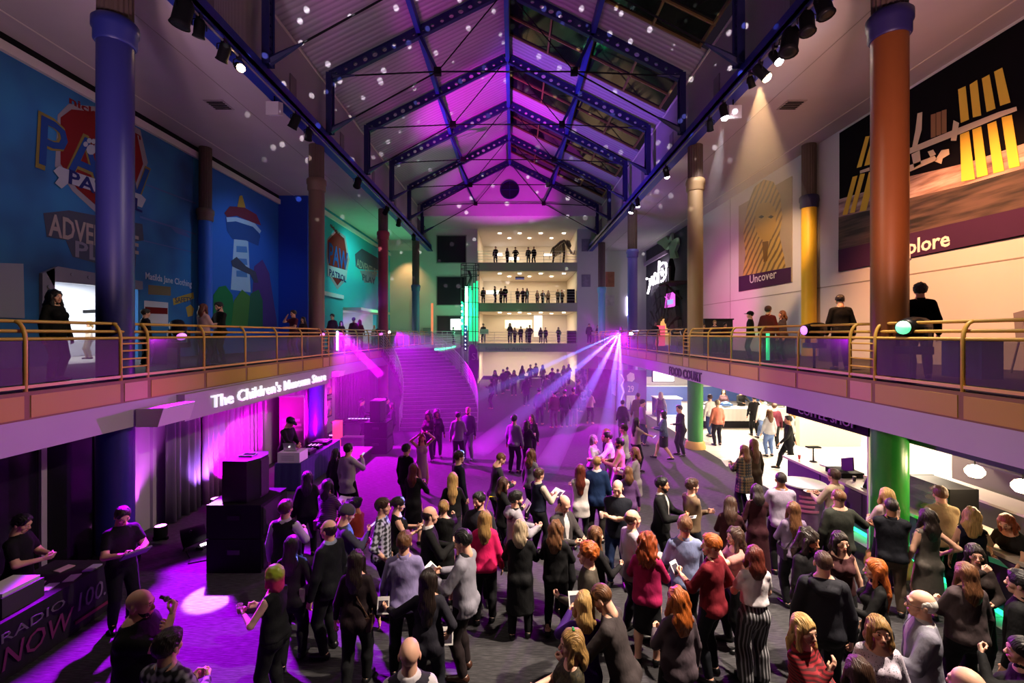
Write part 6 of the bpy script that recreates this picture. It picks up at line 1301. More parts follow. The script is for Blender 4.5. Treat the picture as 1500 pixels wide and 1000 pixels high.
    for m in (skin_mat(skin), mat('eye_white', '#d8d0cc', .3), mat('eye_iris', '#35241a', .25), mat('brow_'+('light' if hc in ('blond', 'white', 'grey', 'ash') else 'dark'), '#8a6a48' if hc in ('blond', 'white', 'grey', 'ash') else '#4a3224', .8), mat('lip_'+skin, tuple(a*b for a, b in zip(rgb(SKIN[skin]), (.78, .45, .45))), .45)): me.materials.append(m)
    b = link(bpy.data.objects.new('body', me)); b.parent = root
    for nm_, V_, F_, m_ in parts:
        g = np_mesh(nm_, V_, F_); g.materials.append(m_); o = link(bpy.data.objects.new(nm_, g)); o.parent = gar if nm_ in ('collar', 'hood') else root
        if nm_ == nm: gar = o
    # shoes
    if lod < 2 or near < 22:
        for i in (0, 1):
            V_, F_ = grow(foot(i, .006), h*.8, k=.02, cut=lambda P: np.maximum(-P[..., 2], P[..., 2]-A[i][2][2]-.012))
            if not len(F_): continue
            g = np_mesh('shoe', V_, F_); g.materials.append(mat('shoe_'+shoec, shoec, .4)); o = link(bpy.data.objects.new('shoe', g)); o.parent = root
    rotq = Matrix(HR.tolist()).to_quaternion()
    def on_head(me_, nm_, m_, sc=1.0):
        o = inst(me_, nm_, root, Vector(hj), m_); o.rotation_mode = 'QUATERNION'; o.rotation_quaternion = rotq; o.scale = (hs*sc,)*3; return o
    if hair and hair != 'bald': on_head(tpl(('hair', hair, (.012, .015, .024)[lod])), 'hair', hair_mat(hc))
    if beard: on_head(tpl(('beard', beard)), 'beard', hair_mat(hc))
    if hat: on_head(tpl(('cap', hat)), 'cap' if hat == 'cap' else 'beanie', cloth_mat(hatc))
    if glasses:
        key = ('glasses',)
        if key not in TPL:
            g = MB()
            for s in (-1, 1):
                g.tube([(s*.031+.019*math.cos(a), .102, .055+.016*math.sin(a)) for a in np.linspace(0, 2*math.pi, 13)], .002, 5, False)
                g.tube([(s*.05, .102, .058), (s*.081, .06, .058), (s*.082, -.01, .055)], .002, 5)
            g.tube([(-.012, .104, .058), (.012, .104, .058)], .002, 5); TPL[key] = g.mesh('glasses')
        on_head(TPL[key], 'glasses', mat('spectacle_frame', '#111013', .3))
    if hairclip:
        c = MB().tube([(-.03+.012*i, -.02, .192-.004*abs(i-2)) for i in range(5)], .014, 6).mesh('hair_clip'); on_head(c, 'hair_clip', mat('clip_'+hairclip, hairclip, .4))
    Mw = Matrix.Translation(loc) @ Matrix.Rotation(math.radians(face), 4, 'Z')
    d = dict(root=root, M=Mw, hand={'L': Mw @ Vector(ARM[0][2] + nrm(ARM[0][2]-ARM[0][1])*.075*u), 'R': Mw @ Vector(ARM[1][2] + nrm(ARM[1][2]-ARM[1][1])*.075*u)}, face=face, loc=loc, H=H, T=T, label=label)
    PEOPLE.append(d)
    return d
# ------------------------------------------------------------------ the crowd
def P(px_, py_, H, face, label, z=0.0, **k):
    h0 = H; H = H*1.06; Y = (CAMZ-z-H)*FPX/(py_-CY)
    if 'Y' in k: Y = k.pop('Y')*(CAMZ-H)/(CAMZ-h0)
    return person(((px_-CX)*Y/FPX, Y, z), face, label, H=H, **k)
def F(px_, py_, H, face, label, **k): k.setdefault('hair', 'long'); k.setdefault('hc', 'brown'); return P(px_, py_, H, face, label, sex='f', **k)
paper = mat('program_white', (.80,.77,.76), .6); pic = mat('program_picture', (.05,.04,.06), .4, var=.6, vscale=30)
def held(d, kind, label, hand='R', both=False, tilt=35, yaw=0):
    p = d['hand'][hand].copy()
    if both: p = (d['hand']['L']+d['hand']['R'])/2
    f = d['M'].to_3x3() @ Vector((0,1,0)); p = p + f*(-.10 if kind == 'mic' else .02)
    cat = {'booklet': 'booklet', 'card': 'card', 'phone': 'phone', 'plate': 'plate', 'cup': 'cup', 'bag': 'bag', 'mic': 'microphone', 'binder': 'binder', 'sheet': 'paper'}[kind]
    t = thing({'booklet': 'booklet', 'card': 'picture_card', 'phone': 'mobile_phone', 'plate': 'paper_plate', 'cup': 'drinking_cup', 'mic': 'microphone', 'binder': 'binder', 'sheet': 'paper_sheet'}[kind], label, cat, p, None)
    t.rotation_euler = (math.radians(tilt), 0, math.radians(d['face']+yaw))
    def add(nm, mb, m): o = link(bpy.data.objects.new(nm, mb.mesh(nm))); o.data.materials.append(m); o.parent = t
    if kind == 'booklet':
        add('page', MB().add([(0,-.10,0),(.15,-.10,.02),(.15,.10,.02),(0,.10,0),(0,-.10,.006),(.15,-.10,.026),(.15,.10,.026),(0,.10,.006)], [(0,3,2,1),(4,5,6,7),(0,1,5,4),(1,2,6,5),(2,3,7,6),(3,0,4,7)]), paper)
        add('page', MB().add([(-.15,-.10,.02),(0,-.10,0),(0,.10,0),(-.15,.10,.02),(-.15,-.10,.026),(0,-.10,.006),(0,.10,.006),(-.15,.10,.026)], [(0,3,2,1),(4,5,6,7),(0,1,5,4),(1,2,6,5),(2,3,7,6),(3,0,4,7)]), paper)
        add('picture', MB().add([(.03,-.07,.0125),(.13,-.07,.0262),(.13,.05,.0262),(.03,.05,.0125)], [(0,1,2,3)]), pic)
    elif kind in ('card', 'sheet', 'binder'):
        w_, h_ = {'card': (.075,.10), 'sheet': (.12,.16), 'binder': (.17,.12)}[kind]
        add('card', MB().box(-w_,w_,-h_,h_,0,.006 if kind != 'binder' else .025), paper if kind != 'binder' else mat('binder_violet', (.16,.10,.26), .5))
        if kind == 'card': add('picture', MB().box(-w_*.8,w_*.8,-h_*.8,h_*.55,.0062,.0068), pic)
        if kind != 'card': add('print', MB().box(-w_*.7,w_*.7,h_*.3,h_*.8,.0062 if kind != 'binder' else .0252,.0066 if kind != 'binder' else .0256), mat('print_faint', (.5,.48,.5), .7))
    elif kind == 'phone': add('case', MB().box(-.037,.037,-.075,.075,0,.009), blacks); add('screen', MB().box(-.033,.033,-.07,.07,.009,.0095), mat('phone_glow', (.6,.65,.8), .3, emit=(.7,.75,1), es=.8))
    elif kind == 'plate': t.rotation_euler = (0,0,0); add('dish', MB().lathe((0,0,0), [(.06,0),(.105,.018),(.10,.02),(.055,.005)], 18), paper); add('food', MB().lathe((0,0,.006), [(.055,0),(.04,.025),(.01,.03)], 10), mat('snack', (.45,.25,.10), .7, var=.4, vscale=30))
    elif kind == 'cup': t.rotation_euler = (0,0,0); add('cup_body', MB().lathe((0,0,-.05), [(.028,0),(.038,.11),(.034,.11),(.026,.008)], 12), mat('cup_clear', (.7,.6,.5), .2, alpha=.5)); add('drink', MB().lathe((0,0,-.04), [(.026,0),(.032,.06)], 12), mat('drink_amber', (.4,.12,.05), .2))
    elif kind == 'mic': t.rotation_euler = (math.radians(tilt), 0, math.radians(d['face']+yaw)); add('handle', MB().tube([(0,-.16,0),(0,.02,0)], [.014,.018], 10), blacks); add('grille', MB().lathe((0,0,0), [(.01,-.03),(.028,-.015),(.028,.012),(.01,.03)], 12), mat('mic_grille', (.25,.25,.27), .4, metal=.7)); t.children[-1].location = (0,.05,0)
    return t
def bag(d, label, c, dx=.17, dz=.52, dy=.0, w=.12, h=.09, strap=True, m=None):
    t = thing('handbag', label, 'bag', d['M'] @ Vector((dx, dy, dz*d['H'])), None); t.rotation_euler = (0,0,math.radians(d['face'])); mm_ = m or mat('bag_'+c, c, .5)
    o = link(bpy.data.objects.new('pouch', MB().prism([(-.03,-w,-h),(.03,-w,-h),(.03,w,-h),(-.03,w,-h)], (0,0,2*h)).mesh('pouch'))); o.data.materials.append(mm_); o.parent = t
    o = link(bpy.data.objects.new('flap', MB().box(-.036,.036,-w*1.02,w*1.02,h*.2,h*1.04).mesh('flap'))); o.data.materials.append(mm_); o.parent = t
    if strap:
        L_ = (.80-dz)*d['H']; o = link(bpy.data.objects.new('strap', MB().tube([(0,-w*.9,h),(-dx*.7,-.12,L_*.6),(-dx*1.3,-.06,L_*1.02),(-dx*1.2,.06,L_),(-dx*.6,.13,L_*.6),(0,w*.9,h)], .008, 5).mesh('strap'))); o.data.materials.append(mm_); o.parent = t
    return t
# ---- foreground, left
d = P(203,865,1.84,-80,'bald man with a big dark beard and black t-shirt speaking into a microphone', hair=None, hc='black', beard='full', belly=.04, wide=1.4, top='tee', tc='#0b0a0c', R='face', L='chest', hp=-4); held(d,'mic','black handheld microphone held by the bearded bald man','R',tilt=25,yaw=180)
P(245,925,1.78,-8,'dark haired man in a grey and white plaid shirt, seen from behind at bottom left', tc='#9a93a4', tp='plaid', hair='short', hc='dark', R='front', L='front')
d = F(402,828,1.66,75,'woman with a yellow green bob fading to pink and bare arms', hair='bob', hc='greenpink', skin='p', top='sleeveless', tc='#0b0b10', R='hold', L='hold', bot='trousers'); held(d,'cup','clear cup held by the woman with the green bob','L')
P(418,733,1.80,-4,'dark haired man in a white shirt and black waistcoat near the subwoofer', hair='short', hc='brown', top='vest', tc='#0c0b10', inner='#b9aebf', R='hold', L='down')
d = F(428,785,1.68,10,'woman with dark hair and a pale belt bag behind the green haired woman', hair='long', hc='black', top='shirt', tc='#100c14', R='pocket', legs='step'); bag(d,'pale belt bag at the waist of the dark haired woman','#6a5a66',dx=.16,dz=.56,strap=False)
P(482,762,1.80,70,'balding man with glasses in a dark suit, shoulder lit blue', hair='balding', hc='dark', top='blazer', tc='#0a0b12', glasses=True, L='down', inner='#8088a0')
d = P(505,740,1.76,-60,'man in a grey beanie and grey blue shirt looking down', hair='buzz', hc='dark', hat='beanie', hatc='#4a444e', tc='#3c3a4a', R='phone', L='front', hp=-20); held(d,'phone','phone held by the man in the grey beanie','R')
d = F(480,702,1.66,-15,'woman with black hair in a striped top holding an open leaflet', hair='mid', hc='black', top='sweater', tc='#5a3a66', tp='hstripe', R='hold', L='front'); held(d,'booklet','white open leaflet held by the woman in the striped top','R'); bag(d,'pink handbag beside the woman in the striped top','#7a2a6a',dx=-.2,dz=.5)
F(522,729,1.62,80,'woman in a rust red top with dark hair tied back', hair='bun', hc='black', top='sweater', tc='#6a1a0c', skin='t', R='phone', L='hold', hp=-15)
d = F(522,806,1.70,4,'woman with long dark brown hair and plum blouse walking away, seen from behind', hair='long', hc='dark', top='blouse', tc='#1e1116', bot='trousers', legs='step'); bag(d,'patterned brown bag at the hip of the woman in the plum blouse','#4a3326',dx=.18,dz=.5)
P(560,730,1.78,-85,'man in a black and white plaid shirt with his face lit blue', tc='#b6b6c8', tp='plaid', hair='short', hc='brown', L='down', R='pocket', top='rolled')
d = F(582,728,1.64,-70,'dark haired woman in a black top holding a paper plate', hair='pony', hc='dark', top='tee', sleeve=.0, tc='#0c0a0d', R='hold', L='hold', hp=-15); held(d,'plate','paper plate of snacks held by the woman in black','R')
P(592,780,1.80,6,'man in a lavender shirt with short brown hair, seen from behind', hair='short', hc='lbrown', tc='#8f83b4', bot='trousers', L='down', R='front')
d = F(627,834,1.68,4,'woman with long dark straight hair and a slate grey top holding cards', hair='verylong', hc='dark', top='blouse', tc='#24222c', L='out', R='pocket', bot='jeans', bc='#14151f'); held(d,'card','picture card in the left hand of the long haired woman','L',tilt=70); held(d,'card','small picture card at the right side of the long haired woman','R',tilt=70)
P(600,937,1.78,8,'bald man in a grey waistcoat and white shirt at the bottom edge', hair=None, top='vest', tc='#2e2a36', inner='#c9c2c8', skin='l')
d = P(681,777,1.83,72,'man in a grey blazer reading an open white booklet', hair='short', hc='black', top='blazer', tc='#84818e', inner='#14141a', bot='trousers', bc='#1c1214', R='hold', L='hold', hp=-14, shoec='#3a1f14'); held(d,'booklet','open white booklet read by the man in the grey blazer','L',both=True)
# ---- centre left
d = F(606,679,1.66,-12,'auburn haired woman in a black dress behind the man in the dark jacket', hair='long', hc='auburn', top='sdress', tc='#0b090c', bot=None, R='drink', L='hold')
P(595,650,1.76,-35,'black haired man in a dark jacket left of the woman raising her arms', hair='short', hc='black', top='jacket', tc='#0b090e')
F(618,635,1.62,-150,'woman in a pink lit dress raising both arms above her head', hair='long', hc='lbrown', top='dress', tc='#c99ac0', bot=None, R='up', L='up')
F(628,603,1.68,165,'curly haired woman in a dark red top, left of a pair near the stairs', hair='bigcurl', hc='dark', skin='t', tc='#2a0d1a', top='sweater', R='front', L='front')
F(640,604,1.66,190,'curly haired woman in a black top, right of the pair near the stairs', Y=17.6, hair='bigcurl', hc='black', skin='t', tc='#140a12', R='drink')
P(671,603,1.78,-10,'man in a pale grey shirt near the stairs, seen from behind', hair='short', hc='dark', tc='#8a8494', R='front')
P(686,596,1.82,160,'bald man with a beard and pale trousers facing the man in grey', hair=None, beard='short', hc='dark', tc='#4a3a5c', bc='#8a7a9a')
d = P(510,650,1.80,-25,'man in a long white sweater holding up a phone', hair='short', hc='dark', top='sweater', tc='#b9b2ba', hem=-.14, R='high', L='down'); held(d,'phone','phone held up by the man in the white sweater','R')
F(492,664,1.60,-15,'small dark haired woman half hidden behind the man in the white sweater', Y=11.9, hair='mid', hc='black', tc='#2a1830')
F(450,690,1.66,20,'woman with long black hair in black in front of the disc jockey table', hair='long', hc='black', tc='#0a080c', top='jacket')
P(418,610,1.80,-105,'disc jockey in a black cap and black shirt behind the table', z=.35, hair='short', hc='black', hat='cap', hatc='#0d0c12', tc='#0b0a0e', R='fwd', L='front', lean=10, hp=-20)
d = F(663,696,1.66,6,'woman with very long pale blonde hair and a black top, seen from behind', hair='verylong', hc='blond', top='tee', sleeve=.9, tc='#0b0a0c', bot='skirt', bc='#2a2630', R='hold', Y=9.65); held(d,'card','small white card held by the woman with very long blonde hair','R')
P(672,668,1.80,-60,'man in a navy sweater with his face lit blue, behind the blonde woman', hair='short', hc='brown', top='sweater', tc='#0c1020', Y=10.9)
P(726,663,1.82,-70,'man with cropped reddish hair in a charcoal shirt looking down', hair='buzz', hc='lbrown', tc='#2a2830', R='front', L='front', hp=-28, lean=6)
P(702,721,1.78,175,'man with short dark hair and a dark grey sweater facing the camera', hair='short', hc='black', beard='short', top='sweater', tc='#23222c', hp=-4, hy=-30)
d = F(737,699,1.68,-75,'woman with brown shoulder length hair and a black jacket in profile', hair='mid', hc='brown', top='jacket', tc='#0b0a0d', inner='#b8a8a8', R='hold', L='front'); held(d,'booklet','white leaflet held by the woman in the black jacket','R',tilt=60); bag(d,'bright yellow handbag hanging at the hip of the woman in the black jacket','#d8c400',dx=-.05,dz=.50,dy=-.22,w=.11,h=.085)
P(629,742,1.80,-70,'man in a black sweater over a white collar in profile', hair='balding', hc='dark', top='sweater', tc='#0a090b', inner='#c9c4c6', R='drink', L='front')
d = F(650,733,1.66,-8,'woman with light brown hair pinned up and a black dress', hair='bun', hc='dblond', top='sdress', tc='#0a090a', bot=None, R='point', L='hold'); held(d,'card','picture card held low by the woman with pinned up hair','L',tilt=60)
F(710,748,1.68,2,'woman with long blonde hair in a hot pink jacket, seen from behind', hair='long', hc='dblond', top='jacket', tc='#d0185c', bot='trousers', R='down')
P(755,719,1.78,-72,'man in a light grey hooded top with dark hair, facing right', hair='short', hc='black', beard='short', top='hoodie', tc='#8c8790', inner='#0e0d10', R='hold', L='front')
d = F(762,761,1.68,-4,'woman with ash blonde hair and a long black coat, seen from behind', hair='mid', hc='ash', top='cardigan', tc='#0a0a0d', R='hold', L='hold', hem=-.3); held(d,'phone','phone held by the woman in the long black coat','R')
d = P(789,686,1.70,-55,'young man in a navy vest over beige sleeves holding a booklet', hair='short', hc='brown', top='vest', tc='#16182c', inner='#b5a998', R='hold', L='front'); held(d,'booklet','white booklet held by the young man in the navy vest','R')
F(778,681,1.66,-40,'woman with light brown hair in a grey top behind the man in the vest', hair='wavy', hc='lbrown', top='shirt', tc='#6c6870', Y=11.6)
# ---- centre
P(753,608,1.80,-25,'man in a pale shirt lit pink, standing by the blue beam', hair='short', hc='black', tc='#8f86a0', R='down')
d = F(772,615,1.64,-30,'woman with dark hair and black clothes beside the man in the pale shirt', hair='mid', hc='dark', tc='#141018', R='hold'); held(d,'cup','cup held by the dark haired woman in black near the beam','R')
F(779,607,1.66,150,'woman in a dark jacket facing the couple by the blue beam', hair='long', hc='brown', tc='#1a1420', top='jacket', R='hold')
d = P(823,737,1.80,-140,'balding dark haired man in a brown grey blazer reading a booklet', Y=7.95, hair='balding', hc='black', top='blazer', tc='#3a3536', inner='#bdb8b8', R='hold', L='hold', hp=-32); held(d,'booklet','open booklet read by the man in the brown grey blazer','L',both=True)
d = F(814,763,1.64,-15,'woman with wavy light brown hair and a black jacket studying a leaflet', hair='wavy', hc='lbrown', top='jacket', tc='#0c0b0e', R='hold', L='hold', bot='leggings'); held(d,'booklet','printed leaflet studied by the woman with wavy hair','R',both=True,tilt=60)
P(862,796,1.78,80,'man with curly ginger hair and an olive grey sweater facing left', hair='curly', hc='ginger', top='sweater', tc='#3f3830', L='front', R='pocket')
F(872,780,1.66,-70,'woman with long light brown hair and black top behind the curly haired man', hair='long', hc='lbrown', top='shirt', tc='#0f0d10', R='hold', Y=6.95)
F(850,680,1.70,-6,'woman with very long auburn hair and a white blouse, seen from behind', hair='verylong', hc='auburn', top='blouse', tc='#b8b0ae', hem=-.14, bot='leggings', R='cross', L='cross')
P(874,668,1.80,-10,'man with a fair crew cut and a royal blue blazer, seen from behind', hair='buzz', hc='dblond', top='blazer', tc='#10264c', inner='#b8b8c0', bot='trousers', bc='#1c1816')
d = P(905,703,1.82,160,'broad man in a dark navy shirt with arms folded, holding a drink', hair='balding', hc='dark', top='rolled', tc='#10131f', bot='jeans', bc='#1c2a4c', bp='denim', R='cross', L='cross', hp=-14, wide=1.12); held(d,'cup','clear cup held by the broad man in navy','L')
F(920,690,1.60,0,'small woman with brown hair behind the broad man in navy', hair='mid', hc='lbrown', tc='#5a3a6a', Y=10.3)
P(926,747,1.80,-75,'man with receding hair and a lilac shirt looking right', hair='balding', hc='brown', tc='#a59aa8', R='down', bot='trousers', bc='#22202a')
d = F(948,782,1.70,-22,'woman with curly red hair and a magenta jacket reading white sheets', hair='bigcurl', hc='red', top='jacket', tc='#96124a', R='hold', L='hold', bot='skirt'); held(d,'sheet','large white sheets held by the woman in the magenta jacket','R')
d = P(969,699,1.80,-120,'man with dark hair and beard in a black jacket holding a white card', hair='short', hc='black', beard='short', skin='m', top='jacket', tc='#08080a', inner='#c5bfb8', R='hold', L='hold'); held(d,'card','white card held by the bearded man in the black jacket','R',tilt=20)
P(1013,701,1.78,-80,'man in a tan sweater with folded arms facing right', hair='short', hc='brown', top='sweater', tc='#6c5844', R='cross', L='cross', bot='jeans', bc='#101622')
P(1003,757,1.80,-4,'man in a light blue shirt with brown hair, seen from behind', hair='short', hc='lbrown', tc='#7680a6', R='front', L='front', wide=1.08)
# ---- foreground, centre
d = F(856,867,1.68,4,'woman with a smooth blonde bob and a purple dress, seen from behind', hair='mid', hc='blond', top='sdress', tc='#3a1668', bot=None, L='high', R='front'); held(d,'card','picture card in the raised left hand of the woman in purple','L',tilt=60)
F(838,923,1.66,95,'woman with shoulder length golden brown hair and a green clip, at the bottom', hair='mid', hc='dblond', top='tee', tc='#3a3016', tp='lace', hairclip='#1c8a3c', R='hold', L='hold')
d = P(913,860,1.80,62,'bald man in a grey pullover bending forward with rolled sleeves', hair='buzz', hc='lbrown', top='rolled', tc='#3d3536', lean=16, L='fwd', R='front', hp=-14); held(d,'card','dark picture card in the hand of the bending man','R',tilt=30)
F(993,862,1.68,15,'woman with long ginger curls and a mauve grey shirt, seen from behind', hair='wavy', hc='ginger', top='shirt', tc='#4c4048', L='front', R='down', wide=1.1)
d = P(1043,784,1.80,38,'red haired man in a dark red shirt, seen from behind', hair='short', hc='ginger', top='rolled', tc='#6a101e', L='hold', R='pocket', hy=35, bot='jeans', bc='#0e1018'); held(d,'card','picture card held by the red haired man','L',tilt=60)
F(1077,773,1.64,95,'woman with long brown hair and a pink top touching her chin', hair='wavy', hc='brown', top='tee', tc='#b07a72', L='face', R='hold')
F(1105,800,1.70,-3,'woman in a white t-shirt and wide striped trousers, seen from behind', hair='mid', hc='auburn', top='tee', tc='#dcd4d8', hem=.06, bot='wide', bc='#8c8a90', bp='stripe', R='front', L='front')
d = F(1070,728,1.64,-25,'woman with long brown hair and a maroon jumper looking at a phone', hair='long', hc='brown', top='sweater', tc='#330c16', R='phone', L='front', hp=-20); held(d,'phone','phone held by the woman in the maroon jumper','R')
d = F(1109,710,1.66,-12,'woman with dark hair in a long burgundy dress', hair='mid', hc='dark', top='longdress', sleeve=1.0, tc='#2e0814', bot=None, R='phone', hp=-15); held(d,'phone','white phone held by the woman in the burgundy dress','R')
P(1144,692,1.82,-8,'man with a shaved head in a lilac shirt by the drum table', hair='buzz', hc='dark', skin='t', tc='#a498ae', R='hold', L='hold', wide=1.1)
d = F(1162,735,1.66,-6,'woman with long straight brown hair and a lilac sweater, seen from behind', hair='verylong', hc='lbrown', top='sweater', tc='#7c6a86', bot='trousers', R='front', L='front'); bag(d,'dark cross body bag behind the woman in the lilac sweater','#1c1418',dx=-.18,dz=.52)
P(1183,775,1.80,-150,'man with long dark hair and a beard in a black jacket', hair='wavy', hc='dark', beard='short', skin='m', top='jacket', tc='#121014', hp=-8)
d = F(1090,652,1.66,20,'woman in a brown plaid poncho holding an open booklet', hair='long', hc='lbrown', top='cardigan', tc='#6a5236', tp='plaid', hem=-.2, L='hold', R='hold', wide=1.15); held(d,'booklet','dark printed booklet held by the woman in the poncho','L')
F(1104,643,1.70,10,'woman with very long light brown hair and a dark coat beside the poncho', hair='verylong', hc='lbrown', top='jacket', tc='#3c2c1c', hem=-.2)
# ---- right
P(1229,717,1.84,-2,'bald man in a dark olive jumper, seen from behind', hair='buzz', hc='lbrown', top='sweater', tc='#2a2c26', wide=1.12, R='out')
d = P(1222,711,1.74,20,'man in a cream shirt with brown hair at the drum table', hair='short', hc='brown', tc='#b8a68c', R='hold', L='hold', Y=9.6); held(d,'plate','paper plate held by the man in the cream shirt','L')
F(1299,699,1.74,-4,'woman with straight blonde hair and a pale pink top beside the green column', Y=8.45, hair='mid', hc='blond', top='shirt', tc='#c0a4a4', R='front', L='front')
P(1306,730,1.80,-30,'man in a navy jacket over beige with dark cropped hair', hair='buzz', hc='dark', skin='m', top='jacket', tc='#0e0f18', bot='trousers', bc='#5c4c40', R='cross', L='cross')
F(1359,746,1.68,-5,'woman with dark wavy hair and a grey sleeveless dress', hair='wavy', hc='dark', top='dress', tc='#5c5650', bot=None, R='hip')
P(1384,702,1.80,-18,'man in a beige shirt with brown hair leaning at the bar', hair='short', hc='lbrown', tc='#a8926e', R='fwd', L='front', lean=10, Y=8.25)
F(1425,746,1.66,-40,'woman with golden blonde hair and a navy off shoulder top at the bar', hair='wavy', hc='blond', top='sleeveless', tc='#14162a', R='fwd', L='down', lean=8)
d = F(1488,738,1.64,110,'woman with ginger brown hair leaning over the bar with a paper', hair='mid', hc='red', top='tee', tc='#141214', R='hold', L='fwd', lean=22, Y=7.7); held(d,'sheet','white paper held by the woman leaning over the bar','R')
F(1428,798,1.64,150,'woman with dark hair and glasses facing the camera, hand at her mouth', hair='long', hc='dark', top='sweater', tc='#241a18', glasses=True, R='face', L='front')
F(1415,825,1.68,-5,'woman with light brown hair and a mauve jacket, seen from behind', hair='long', hc='lbrown', top='jacket', tc='#463a3c', bot='trousers', L='front', wide=1.12)
P(1206,808,1.84,-20,'man in a dark hooded top with cropped brown hair, seen from behind', hair='buzz', hc='brown', top='hoodie', tc='#1a1a22', R='down', L='down', wide=1.08)
F(1231,800,1.66,165,'dark haired woman in a low necked blush top facing the camera', Y=6.75, hair='mid', hc='dark', top='sleeveless', tc='#3c1c20', hy=10)
d = F(1283,819,1.68,65,'woman with long ginger hair and a black top, facing left', hair='verylong', hc='ginger', top='shirt', tc='#0a090a', L='hold', R='down'); held(d,'cup','clear glass held by the woman with long ginger hair','L')
F(1177,902,1.68,-150,'blonde woman in a black and red top with her hand raised to her chest', hair='long', hc='blond', top='sweater', tc='#8a0c1c', tp='hstripe', R='chest', L='front', hy=-12)
F(1287,904,1.64,160,'woman with a fringe and light brown hair in a speckled white top', hair='mid', hc='dblond', top='tee', sleeve=.8, tc='#c4b8c8', tp='speckle')
P(1351,866,1.80,62,'elderly white haired man with glasses in a grey blazer', hair='balding', hc='white', top='blazer', tc='#7c7a88', inner='#bdb6ba', glasses=True, L='front', wide=1.1)
F(1258,964,1.66,-10,'woman with dark brown hair at the bottom edge in front of the speckled top', hair='mid', hc='brown', top='shirt', tc='#141014')
P(1419,981,1.80,20,'bald man at the very bottom edge, only his head showing', hair=None, tc='#1c1a1e')
P(1497,838,1.78,30,'man in black at the right edge, mostly cut off', hair='short', hc='black', top='jacket', tc='#0a0a0c')
F(1499,960,1.66,60,'dark haired woman at the bottom right corner with a raised hand', hair='bun', hc='black', tc='#0c0c0e', L='face', Y=4.4)
# ---- group lit magenta, centre right
F(869,637,1.66,-120,'woman in a white top with short grey hair in the magenta light', hair='bob', hc='grey', top='tee', sleeve=.8, tc='#d8d0d4', R='front')
F(889,627,1.70,-100,'blonde woman in a dark jacket behind the magenta lit group', hair='mid', hc='blond', top='jacket', tc='#1a1018', Y=13.9)
d = P(895,634,1.80,85,'man in a white shirt leaning toward the woman in white', hair='short', hc='dark', tc='#d8d0d8', bc='#b8a8b8', lean=6, L='fwd', Y=13.0)
P(914,630,1.78,60,'man in a white shirt and dark hair behind the bearded man', hair='short', hc='brown', tc='#d0c8cc', Y=14.2)
P(908,646,1.76,75,'bearded man in a tan jumper lit magenta', hair='short', hc='black', beard='short', top='sweater', tc='#a8806c', L='hold', R='hold', skin='m', Y=12.4)
d = F(930,655,1.68,72,'woman with brown hair and a long grey cardigan holding a glass', hair='mid', hc='lbrown', top='cardigan', tc='#8c8284', inner='#6a1c5c', L='hold', R='hold', hem=-.2); held(d,'cup','glass held by the woman in the grey cardigan','L')
d = F(932,612,1.68,-75,'woman with long dark hair and a beige top reaching out her arm', hair='verylong', hc='dark', top='tee', tc='#9a8484', R=(.05,.36,.62), L='down', bot='trousers'); held(d,'phone','phone in the outstretched hand of the woman in beige','R')
P(912,586,1.62,-20,'woman with short black hair in a long plum coat', sex='f', hair='short', hc='black', top='jacket', tc='#2a0f2c', hem=-.2, bot='jeans', bc='#1a1c34')
P(935,575,1.82,-6,'man in a long tan jacket, seen from behind', hair='buzz', hc='dark', skin='t', top='jacket', tc='#5c4a34', hem=-.16, bot='trousers')
P(941,562,1.78,-90,'man in a lilac shirt beside the tan jacket', hair='short', hc='dark', tc='#8a5a9c', bot='jeans', bc='#1c2848', Y=19.6)
F(968,574,1.66,-20,'woman in a dark grey vest by the kiosk', hair='mid', hc='ash', top='vest', tc='#33343a', inner='#8a8c90')
F(972,602,1.68,70,'woman in a patterned blue jacket and black skirt striding left', hair='bob', hc='dark', top='jacket', tc='#46587a', tp='lace', bot='skirt', bc='#0b0b0e', legs='walk', L='front', R='front')
P(998,594,1.78,100,'man in black leaning against the green column', hair='short', hc='dark', skin='m', tc='#0c0b0d', side=10, R='down', L='front')
F(864,571,1.64,-30,'woman in a pale pink sweater and black leggings, far centre', hair='mid', hc='dark', top='sweater', tc='#cc9ab0', bot='leggings', R='front', L='front')
P(840,568,1.80,-8,'man in magenta lit trousers, far centre, seen from behind', hair='short', hc='dark', tc='#5a2a5c', bc='#b87ab4')
P(790,568,1.76,-20,'man in a purple lit shirt, leftmost of the far centre group', hair='short', hc='dark', tc='#5a3470', bc='#4a2c60')
P(812,572,1.72,20,'man in a reddish shirt second in the far centre group', hair='short', hc='dark', tc='#6a1c3c', bc='#7a4a70')
P(827,571,1.74,0,'man in dark clothes third in the far centre group', hair='short', hc='black', tc='#1a0f24')
# ---- food court
P(1040,578,1.76,20,'man in a white shirt and jeans behind the green column', hair='short', hc='brown', tc='#c8c4c0', bot='jeans', bc='#26355c', bp='denim', legs='step')
P(1051,586,1.76,4,'man in a coral shirt and black trousers in the food court', hair='short', hc='ash', tc='#c8705c', wide=1.05)
P(1086,577,1.72,180,'server in black behind the white cloth counter', hair='short', hc='black', tc='#0d0c0e', R='front', L='fwd', skin='m', Y=23.9)
F(1060,569,1.66,160,'woman with dark hair in a patterned top behind the counter end', hair='mid', hc='dark', tc='#5c3a44', tp='lace', Y=24.2)
P(1105,581,1.72,-10,'man in black standing at the right of the white counter', hair='short', hc='black', tc='#131115', Y=21.4)
P(1117,585,1.76,20,'man in a white shirt walking past the counter in jeans', hair='short', hc='dark', tc='#c9c6c2', bot='jeans', bc='#5a6c94', bp='denim', legs='walk', Y=20.4)
